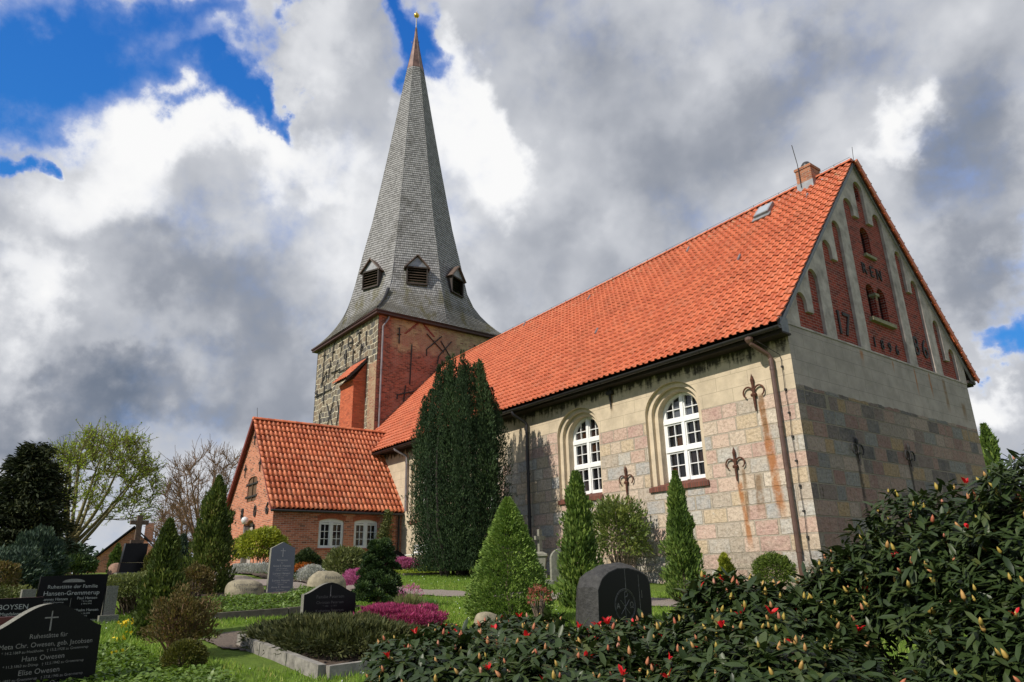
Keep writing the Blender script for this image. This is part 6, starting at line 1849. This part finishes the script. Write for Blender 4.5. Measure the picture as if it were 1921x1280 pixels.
def tree(name, label, x, y, h, seed, bark, leaf=None, n_leaf=3, Lm=.14, Wm=.08, group=None, rmin=.008, spread_leaves=0, bare=0, **kw):
    rng = np.random.default_rng(seed)
    root = thing(name, label, 'tree', G3(x, y), group)
    b = np.array(root.location) - np.array([0, 0, .1])
    segs, tips = grow(rng, b, h, **kw, ) if False else grow(rng, b, h, **kw)
    tr = seg_mesh('trunk', [s_ for s_ in segs if s_[4] <= 1], bark, root, n=7)
    tw = [s_ for s_ in segs if s_[4] > 1]
    seg_mesh('branches', tw, bark, root, n=3, rmin=rmin)
    if leaf is not None:
        tips = tips + [(s_[0] + (s_[1] - s_[0]) * rng.random(), unit((s_[1] - s_[0])[None])[0]) for s_ in segs if s_[4] >= 3 and rng.random() < spread_leaves]
        P = np.array([t_[0] for t_ in tips]); D = np.array([t_[1] for t_ in tips])
        P = np.repeat(P, n_leaf, 0); D = np.repeat(D, n_leaf, 0)
        P = P + rng.normal(size=P.shape) * .26
        kp = (P[:, 2] > b[2] + bare) | (rng.random(len(P)) < .12)
        P, D = P[kp], D[kp]
        cards('crown', P, D * .6 + rand_dirs(rng, len(P)) * .9, Lm, Wm, leaf, rng, root)
    return root




def dome_tree(name, label, x, y, h, rad, seed, bark, fork, limbs, n_t, sub, leaf=None, n_leaf=0, Lm=.16, Wm=.08, shift=(0, 0), rmin=.012, r0=.19, group=None, low=.16):
    """single trunk forking into limbs that fill a rounded crown"""
    rng = np.random.default_rng(seed)
    root = thing(name, label, 'tree', G3(x, y), group)
    b = np.array(root.location) - np.array([0, 0, .1])
    c = b + np.array([shift[0], shift[1], fork + (h - fork) * .46]); R3 = np.array([rad, rad, (h - fork) * .54])
    f0 = b + np.array([0, 0, fork])

    def curve(p, q, k, r1, r2, lv, bow=.12, n=4):
        m_ = (p + q) / 2 + np.array([0, 0, -bow * np.linalg.norm(q - p) * .5]) + rng.normal(size=3) * np.linalg.norm(q - p) * .05
        pts = [p * (1 - t_) ** 2 + 2 * m_ * t_ * (1 - t_) + q * t_ ** 2 for t_ in np.linspace(0, 1, n + 1)]
        for a in range(n): segs.append((pts[a], pts[a + 1], r1 + (r2 - r1) * a / n, r1 + (r2 - r1) * (a + 1) / n, lv))
        return pts
    segs = []
    curve(b, f0, 0, r0 * 1.15, r0 * .9, 0, 0, 3)
    axes = []
    for k in range(limbs):
        a_ = 2 * math.pi * (k + rng.random() * .5) / limbs; q = .30 + .55 * rng.random()
        if k == 0: q = .05
        e = c + R3 * np.array([math.cos(a_) * q, math.sin(a_) * q, math.sqrt(1 - q * q) * .72])
        s0 = f0 + np.array([0, 0, rng.uniform(-.1, .9)])
        axes.append(curve(s0, e, 0, r0 * .62, r0 * .13, 1, .25, 9))
    nodes = np.array([p for ax in axes for p in ax[2:]])
    tips = []
    d = rand_dirs(rng, n_t); d[:, 2] = np.where(d[:, 2] < -low * 2.4, -d[:, 2], d[:, 2])
    T = c + d * R3 * (.45 + .55 * rng.random((n_t, 1)) ** .5) * (1 + .10 * snoise(d, 2.2, seed))[:, None]
    order = np.argsort(np.linalg.norm(T - f0, axis=1))
    for i in order:
        t_ = T[i]; dist = np.linalg.norm(nodes - t_, axis=1) + 1.2 * np.maximum(0, nodes[:, 2] - t_[2] + .15)
        p = nodes[np.argmin(dist)]
        pts = curve(p, t_, 0, .030, .012, 2, .10, 4)
        nodes = np.concatenate([nodes, np.array(pts[2:4])])
        out_ = unit(((t_ - p) / (np.linalg.norm(t_ - p) + 1e-6) * .8 + (t_ - c) / R3 * .5 + UP * .35)[None])[0]
        for q in range(sub):
            s1 = pts[rng.integers(1, len(pts))]; e = s1 + (out_ + rng.normal(size=3) * .42) * rng.uniform(.25, .7) * rad / 3
            curve(s1, e, 0, .012, .006, 3, .04, 2)
            for w in range(n_leaf): tips.append((s1 + (e - s1) * rng.uniform(.25, 1.05), out_))
    seg_mesh('trunk', [s_ for s_ in segs if s_[4] == 0], bark, root, n=8)
    seg_mesh('limbs', [s_ for s_ in segs if s_[4] == 1], bark, root, n=6)
    seg_mesh('branches', [s_ for s_ in segs if s_[4] > 1], bark, root, n=3, rmin=rmin)
    if n_leaf:
        P = np.array([t_[0] for t_ in tips]) + rng.normal(size=(len(tips), 3)) * .05; D = np.array([t_[1] for t_ in tips])
        cards('crown', P, D * .5 + rand_dirs(rng, len(P)) * .9, Lm, Wm, leaf, rng, root)
    return root


dome_tree('beech_tree', 'airy round-crowned tree with fresh yellow-green leaves and a forked trunk beyond the graves', -35.6, -11.6, 8.1, 3.05, 91, MT['bark_green'], 1.0, 9, 420, 6, MT['beech'], 3, .16, .075, shift=(.35, .85), rmin=.011, r0=.20)
dome_tree('bare_tree', 'leafless brown twiggy tree behind the annex gable', -48.5, -1.4, 9.4, 3.9, 92, MT['twig_brown'], .8, 11, 520, 8, shift=(0, .3), rmin=.014, r0=.22, low=.4, group='leafless trees')
dome_tree('bare_tree', 'smaller leafless brown tree beside the brick house', -55, -1.2, 6.2, 2.8, 93, MT['twig_brown'], .6, 8, 260, 7, rmin=.014, r0=.15, low=.4, group='leafless trees')
tree('bare_tree', 'thin leafless tree with pale branches at the far left edge', -40.6, -14.9, 9.6, 84, MT['bark_grey'], None, rmin=.018, group='leafless trees', n_stems=1, levels=4, r0=.13, spread=.75, splits=3, fan=.1, gnarl=.08, ratio=.66, up=.4)

# big dark conifer
rng = np.random.default_rng(86)
dc = thing('dark_conifer', 'large nearly black conifer with drooping boughs at the left', 'conifer', G3(-18.9, -14.85))
b = np.array(dc.location); Ps = []; As = []; Rn = []; br = []
for k in range(150):
    q = (k / 150); z = .5 + 3.75 * q; rr = 1.30 * (1 - q) ** .58 * rng.uniform(.65, 1.2) + .08; a_ = rng.random() * 6.28
    d = np.array([math.cos(a_), math.sin(a_), 0]); tip = d * rr + UP * (z + .10 * rr + rng.normal() * .1); st0 = UP * (z - .2)
    br.append((b + st0, b + tip, .03, .008, 2))
    n = 230; t_ = rng.random(n) ** .6
    c = st0 * (1 - t_[:, None]) + tip * t_[:, None]
    Ps.append(b + c + rng.normal(size=(n, 3)) * np.array([.16, .16, .10]) * (0.45 + .8 * rr / 1.5)); As.append(d * .8 + rand_dirs(rng, n) * .6 - UP * .15); Rn.append(np.clip(.4 + .25 * rng.normal(size=n) + .25 * (t_ - .6), 0, 1))
cards('foliage', np.concatenate(Ps), np.concatenate(As), .20, .055, MT['dark_conifer'], rng, dc, rnd=np.concatenate(Rn))
seg_mesh('branches', br, MT['bark'], dc, n=4); trunk(dc, 4.0, .14, MT['bark'])

# house beyond
hs = thing('brick_house', 'red brick house with a steep black roof and small chimney beyond the churchyard', 'house', (-53.5, -6.0, ground_z(-53, -5) + .15))
hx, hy, hz = hs.location
mb = MB(); gx0 = hx + 3.6
fx = Vector((.97, -.24, 0)).normalized(); sx_ = Vector((.24, .97, 0)).normalized(); HO = Vector((hx + 3.5, hy, hz))
hp = lambda u, v, d: HO + sx_ * u + Vector((0, 0, v)) + fx * d
mb.prism([(-2.9, -.2), (2.9, -.2), (2.9, .35), (0.0, 3.05), (-2.9, .35)], hp, -9, 0); wl = mb.build('wall', MT['brick_annex'], hs)
mb = MB()
for sg in (-1, 1):
    V = [hp(sg * 3.15, .18, .25), hp(0, 3.16, .25), hp(0, 3.16, -9.3), hp(sg * 3.15, .18, -9.3)]
    mb.add(V + [v + Vector((0, 0, .12)) for v in V], [(0, 1, 2, 3), (7, 6, 5, 4), (0, 4, 5, 1), (1, 5, 6, 2), (2, 6, 7, 3), (3, 7, 4, 0)])
rf = mb.build('roof', simple('black_glazed_tiles', (0.020, 0.021, 0.025), .85, spec=.1, var=.3), hs)
mb = MB(); mb.prism([(.55, 2.3), (1.15, 2.3), (1.15, 3.7), (.55, 3.7)], hp, -3.6, -3.0); mb.build('chimney', MT['brick_chimney'], hs, rf)
mb = MB(); mb.prism([(.55 + .8, 1.75), (.62 + .8, 1.75), (.62 + .8, 2.05), (.55 + .8, 2.05)], hp, -1.9, -1.3); mb.build('roof_window', MT['glass'], hs, rf)

# ---------------------------------------------------------------- rhododendrons in front


def rhodo(label, x, y, blobs, n_wh, seed, bud_k, red_k, Lm=.080, sparse_below=None, stems=60, big=False, tone=0.0, wl=.37):
    """blobs: (cx,cy,cz above local ground,rx,ry,rz)"""
    rng = np.random.default_rng(seed)
    root = thing('rhododendron', label, 'rhododendron', G3(x, y), 'dark rhododendrons in the foreground')
    C = []; D = []
    vol = np.array([b_[3] * b_[4] + b_[4] * b_[5] + b_[3] * b_[5] for b_ in blobs]); vol = vol / vol.sum()
    for b_, w in zip(blobs, vol):
        m_ = int(n_wh * w * 1.7)
        d = rand_dirs(rng, m_); d[:, 2] = np.where(rng.random(m_) < .75, np.abs(d[:, 2]), d[:, 2])
        q = 1 + .16 * snoise(d, 2.6, seed + b_[0]) + .09 * snoise(d, 7, seed)
        dep = 1 - .42 * rng.random(m_) ** 2.0
        p = np.array([b_[0], b_[1], 0]) + d * np.array(b_[3:6]) * (q * dep)[:, None]
        p[:, 2] += np.array([ground_z(a, c) for a, c in p[:, :2]]) + b_[2]
        # drop whorls buried in other blobs
        keep = np.ones(m_, bool)
        for o_ in blobs:
            if o_ is b_: continue
            g_ = ground_z(o_[0], o_[1]) + o_[2]
            e = ((p - np.array([o_[0], o_[1], g_])) / (np.array(o_[3:6]) * .62))
            keep &= (e ** 2).sum(1) > 1
        if sparse_below is not None:
            zz = p[:, 2] - np.array([ground_z(a, c) for a, c in p[:, :2]])
            keep &= rng.random(m_) < np.clip((zz - sparse_below[0]) / (sparse_below[1] - sparse_below[0]), .10, 1)
        C.append(p[keep]); D.append(d[keep])
    C = np.concatenate(C); D = np.concatenate(D); n = len(C)
    ax = unit(D * .55 + UP * .75 + rand_dirs(rng, n) * .30)
    ref = unit(np.cross(ax, rand_dirs(rng, n))); ref2 = np.cross(ax, ref)
    nl = 9
    P = []; A = []; N = []; L = []; Rr = []
    tone_w = np.clip(.45 + .16 * rng.normal(size=n) + tone, 0, 1)
    for k in range(nl):
        has = rng.random(n) < .88
        t_ = 2 * np.pi * k / nl * 1.0 + rng.normal(size=n) * .25 + (k % 2) * .2
        el = rng.normal(size=n) * .34 + (.34 if k % 2 else -.06)
        hd = ref * np.cos(t_)[:, None] + ref2 * np.sin(t_)[:, None]
        a_ = unit(hd * np.cos(el)[:, None] + ax * np.sin(el)[:, None])
        P.append((C - ax * (.012 * (k % 3))[..., None] if False else C - ax * (.012 * (k % 3)) + hd * .008)[has]); A.append(a_[has]); N.append(ax[has])
        L.append((Lm * (1 + .42 * rng.uniform(-1, 1, n)))[has]); Rr.append((np.clip(tone_w + .12 * rng.normal(size=n), 0, .92) + .12 * (rng.random(n) < .03))[has])
    P = np.concatenate(P); A = np.concatenate(A); N = np.concatenate(N); L = np.concatenate(L); Rr = np.clip(np.concatenate(Rr), 0, 1)
    V, Q, T = leaf_big(P, A, N, L, L * wl, droop=rng.uniform(-.05, .45, (len(P), 1)), fold=.13)
    build_np('foliage', V, Q, T, np.tile(Rr, 2), np.tile(Rr, 4), MT['rhodo'], root, smooth=True)
    # buds
    kb = rng.random(n) < bud_k
    Cb, Ab = C[kb], unit(ax[kb] + rand_dirs(rng, kb.sum()) * .2)
    Lb = rng.uniform(.032, .060, len(Cb)); S1 = unit(np.cross(Ab, rand_dirs(rng, len(Cb)))); S2 = np.cross(Ab, S1)
    vs = [Cb + Ab * .002]
    for h_, w_ in ((.35, .21), (.68, .15)):
        for k in range(5):
            t_ = 2 * math.pi * k / 5; vs.append(Cb + Ab * (Lb * h_)[:, None] + (S1 * math.cos(t_) + S2 * math.sin(t_)) * (Lb * w_)[:, None])
    vs.append(Cb + Ab * Lb[:, None])
    V = np.stack(vs, 1).reshape(-1, 3); o = (np.arange(len(Cb)) * 12)[:, None]
    Q = np.concatenate([o + np.array([1 + k, 1 + (k + 1) % 5, 6 + (k + 1) % 5, 6 + k]) for k in range(5)], 0)
    T = np.concatenate([o + np.array([0, 1 + (k + 1) % 5, 1 + k]) for k in range(5)] + [o + np.array([11, 6 + k, 6 + (k + 1) % 5]) for k in range(5)], 0)
    hue = np.clip(rng.beta(1.2, 2.2, len(Cb)) if red_k < .03 else rng.beta(2.4, 1.4, len(Cb)), 0, 1)
    tag(build_np('buds', V, Q, T, np.tile(hue, 5), np.tile(hue, 10), MT['bud'], root, smooth=True), kind='stuff')
    # opening flowers
    kr = np.where(rng.random(n) < red_k)[0]
    Pf = []; Af = []; Nf = []
    for i in kr:
        m_ = rng.integers(2, 7)
        for q in range(m_):
            t_ = 2 * math.pi * q / m_ + rng.random() * .5; op = rng.uniform(.1, .75)
            hd = ref[i] * math.cos(t_) + ref2[i] * math.sin(t_)
            Pf.append(C[i] + ax[i] * .018 + hd * .006); Af.append(ax[i] * math.cos(op) + hd * math.sin(op)); Nf.append(ax[i] * -math.sin(op) + hd * math.cos(op))
    if Pf:
        Pf, Af, Nf = np.array(Pf), np.array(Af), np.array(Nf); Lf = rng.uniform(.030, .055, len(Pf))
        V, Q, T = leaf_big(Pf, Af, -Nf, Lf, Lf * .55, droop=.2, fold=.2)
        h_ = rng.random(len(Pf)); tag(build_np('red_flowers', V, Q, T, np.tile(h_, 2), np.tile(h_, 4), MT['petal'], root, smooth=True), kind='stuff')
    # stems
    mb = MB(); b = np.array(root.location)
    for k in range(stems):
        i = rng.integers(n); e = C[i]
        s0 = np.array([x + (e[0] - x) * .45 + rng.normal() * .12, y + (e[1] - y) * .45 + rng.normal() * .12, 0]); s0[2] = ground_z(s0[0], s0[1]) - .03
        m1 = s0 * .6 + e * .4 + rng.normal(size=3) * .07; m2 = s0 * .25 + e * .75 + rng.normal(size=3) * .05
        mb.tube([s0, m1, m2, e], [.017, .013, .009, .005], 5)
        for q in range(3):
            c = C[rng.integers(n)]
            dd = c - m2
            if np.linalg.norm(dd) < .45: mb.tube([m2, m2 * .5 + c * .5 + rng.normal(size=3) * .03, c], [.008, .006, .004], 4)
    mb.build('stems', MT['stem'], root)
    return root


rhodo('low dark rhododendron with red opening buds at the left end of the hedge', 4.95, -13.55, [(4.78, -13.72, .50, .50, .55, .40), (5.05, -13.25, .55, .55, .60, .42), (5.20, -13.95, .50, .55, .50, .40)], 1250, 101, .20, .05, wl=.42, stems=40)
rhodo('low rhododendron with orange and red buds in front of the massive black gravestone', 5.80, -13.20, [(5.55, -13.55, .53, .72, .72, .43), (5.90, -12.95, .54, .62, .66, .44), (6.25, -13.75, .52, .70, .60, .42)], 2100, 102, .21, .04, wl=.42, stems=50)
rhodo('rhododendron with many orange buds right of the massive black gravestone', 6.75, -12.75, [(6.60, -12.75, .74, .62, .60, .54), (7.05, -13.25, .62, .66, .60, .46), (6.30, -12.45, .80, .40, .40, .46)], 2100, 103, .24, .025, wl=.42, stems=50)
rhodo('tall open rhododendron with yellow buds filling the right side', 8.0, -11.9, [(7.50, -12.00, 1.10, .66, .62, .64), (8.25, -12.00, 1.30, .80, .70, .68), (9.0, -12.2, 1.36, .80, .75, .75), (8.1, -12.55, .80, .75, .55, .50), (6.95, -12.05, .98, .40, .42, .46)], 3600, 104, .19, .008, Lm=.086, sparse_below=(.30, 1.05), stems=90, wl=.29)

# ---------------------------------------------------------------- grass, ground cover, small flowers (too many to count)
rng = np.random.default_rng(200)


def in_poly(P, poly):
    c = np.zeros(len(P), bool); j = len(poly) - 1
    for i in range(len(poly)):
        xi, yi = poly[i]; xj, yj = poly[j]
        cond = ((yi > P[:, 1]) != (yj > P[:, 1])) & (P[:, 0] < (xj - xi) * (P[:, 1] - yi) / (yj - yi + 1e-12) + xi)
        c ^= cond; j = i
    return c


def gzv(P): return np.array([gz(a, c) for a, c in P])


PATHP = np.array(PATH)


def off_path(P, w=.85):
    k = np.full(len(P), 1e9)
    for a, b_ in zip(PATHP[:-1], PATHP[1:]):
        d = b_ - a; t_ = np.clip(((P - a) @ d) / (d @ d), 0, 1); k = np.minimum(k, np.linalg.norm(P - (a + t_[:, None] * d), axis=1))
    return k > w


beds = [[(-3.4, -13.25), (1.45, -13.1), (1.45, -11.2), (-0.6, -10.1), (-3.4, -10.1)], [(-9.6, -12.7), (-4.3, -12.7), (-4.3, -9.9), (-9.6, -8.9)], [(-2.4, -14.1), (0.4, -13.6), (0.9, -13.2), (-1.6, -13.05), (-2.6, -13.5)]]


def scatter(n, x0, x1, y0, y1):
    P = np.stack([rng.uniform(x0, x1, n), rng.uniform(y0, y1, n)], 1)
    k = off_path(P)
    for b_ in beds: k &= ~in_poly(P, b_)
    return P[k]


P = np.concatenate([scatter(70000, -9, 3.5, -16.5, -8.0), scatter(45000, -13, 1.5, -9.5, -2.2), scatter(16000, 2.5, 9, -11, -4)])
n = len(P); Z = gzv(P)
tuft = .6 + .5 * snoise(np.stack([P[:, 0], P[:, 1], np.zeros(n)], 1), 2.3, 2)
P3 = np.stack([P[:, 0], P[:, 1], Z - .005], 1)
A = UP + rng.normal(size=(n, 3)) * np.array([.45, .45, .1])
g_ = cards('grass', P3, A, .075, .011, MT['grass'], rng, None, rnd=np.clip(.45 + .25 * rng.normal(size=n) + .25 * snoise(P3, .9, 4), 0, 1))
tag(g_, kind='stuff')

GC = [(-1.8, -15.9), (1.0, -15.9), (2.9, -15.0), (2.2, -14.1), (0.9, -13.95), (-0.6, -14.4), (-2.2, -14.6)]
Q_ = rng.uniform((-2, -16), (3, -13.9), (16000, 2)); Q_ = Q_[in_poly(Q_, GC)]
n = len(Q_); P3 = np.stack([Q_[:, 0], Q_[:, 1], gzv(Q_) + .03 + .09 * rng.random(n)], 1)
d = rand_dirs(rng, n); d[:, 2] = np.abs(d[:, 2]) * .5
N_ = unit(UP + rand_dirs(rng, n) * .5)
V, Q, T = leaf_big(P3, d, N_, rng.uniform(.04, .075, n), rng.uniform(.03, .05, n), .3, .1)
h_ = np.clip(.5 + .22 * rng.normal(size=n), 0, 1)
tag(build_np('ground_cover', V, Q, T, np.tile(h_, 2), np.tile(h_, 4), MT['cover'], None), kind='stuff')


def carpet(name, poly, n, hh, L, Wd, material, seed, up=.5):
    r_ = np.random.default_rng(seed)
    x0, x1 = min(p[0] for p in poly), max(p[0] for p in poly); y0, y1 = min(p[1] for p in poly), max(p[1] for p in poly)
    Q_ = r_.uniform((x0, y0), (x1, y1), (n, 2)); Q_ = Q_[in_poly(Q_, poly)]
    m_ = len(Q_); P3 = np.stack([Q_[:, 0], Q_[:, 1], gzv(Q_)], 1)
    hm = hh * (.65 + .35 * snoise(P3, 2.2, seed)); P3[:, 2] += hm * r_.random(m_) ** .5
    d = rand_dirs(r_, m_); d[:, 2] = np.abs(d[:, 2]) * up
    V, Q, T = leaf_big(P3, d, unit(UP + rand_dirs(r_, m_) * .6), r_.uniform(.7, 1.2, m_) * L, r_.uniform(.7, 1.2, m_) * Wd, .3, .1)
    h_ = np.clip(.5 + .22 * r_.normal(size=m_), 0, 1)
    return tag(build_np(name, V, Q, T, np.tile(h_, 2), np.tile(h_, 4), material, None), kind='stuff')


carpet('grave_ground_cover', [(-7.6, -12.55), (-4.5, -12.65), (-4.45, -10.05), (-6.5, -9.4), (-8.3, -9.2), (-7.0, -10.6), (-6.9, -11.6)], 15000, .34, .07, .045, MT['cover'], 210)
carpet('wall_ground_cover', [(-14.2, -4.4), (-12.4, -4.4), (-12.4, -3.0), (-14.2, -2.9)], 2500, .20, .08, .05, MT['lime'], 211)
carpet('lime_ground_cover', [(-0.9, -11.25), (0.5, -11.2), (0.9, -10.6), (-0.2, -10.3)], 1800, .20, .05, .035, MT['lime'], 212)
carpet('bed_foliage', [(-20.3, -8.0), (-10.3, -8.1), (-9.9, -6.6), (-20.3, -6.2)], 5000, .18, .08, .05, MT['ivy'], 213)
carpet('monument_flowers', [(-16.6, -12.3), (-15.4, -12.2), (-15.4, -11.2), (-16.4, -11.0)], 900, .16, .10, .06, MT['yellow'], 214)

P = scatter(900, -12, 3, -14.5, -3); n = len(P)
P3 = np.stack([P[:, 0], P[:, 1], gzv(P) + .05], 1)
tag(cards('daisies', P3, rand_dirs(rng, n) * np.array([1, 1, .1]), .022, .022, MT['daisy'], rng, None, fold=0), kind='stuff')
for k, (x, y) in enumerate(((-2.9, -14.35), (-1.9, -14.55), (-0.9, -14.75))):
    r_ = thing('daffodil', ['large yellow daffodil clump in the grass left of the narrow thuja', 'small yellow daffodil below the larger clump', 'low yellow daffodil in the leafy ground cover'][k], 'flower', G3(x, y), 'yellow daffodils')
    b = np.array(r_.location); m_ = (60, 30, 20)[k]
    cards('leaves', b + rng.normal(size=(m_, 3)) * np.array([.07, .07, 0]), UP + rng.normal(size=(m_, 3)) * .3, .22, .016, MT['grass'], rng, r_)
    f_ = (26, 10, 8)[k]
    cards('blossom', b + np.array([0, 0, .24 - .05 * k]) + rng.normal(size=(f_, 3)) * np.array([.05, .05, .02]), rand_dirs(rng, f_), .05, .035, MT['daffodil'], rng, r_)

# far belt of trees and hedges closing the view to the west (reads as one mass)
rng = np.random.default_rng(301)
n = 26000
ya = rng.uniform(-150, 120, n); xa = -112 + rng.normal(size=n) * 3.5 + 8 * np.sin(ya * .03)
hh = 2.6 + 1.5 * np.sin(ya * .11) * np.sin(ya * .037 + 1) + 1.0 * np.sin(ya * .31 + 2)
P = np.stack([xa, ya, np.array([ground_z(a, c) for a, c in zip(xa, ya)]) + np.maximum(.4, hh) * rng.random(n) ** .8], 1)
tag(cards('distant_hedgerow', P, rand_dirs(rng, n) + UP * .3, .75, .42, MT['blue_yew'], rng, None), kind='stuff')
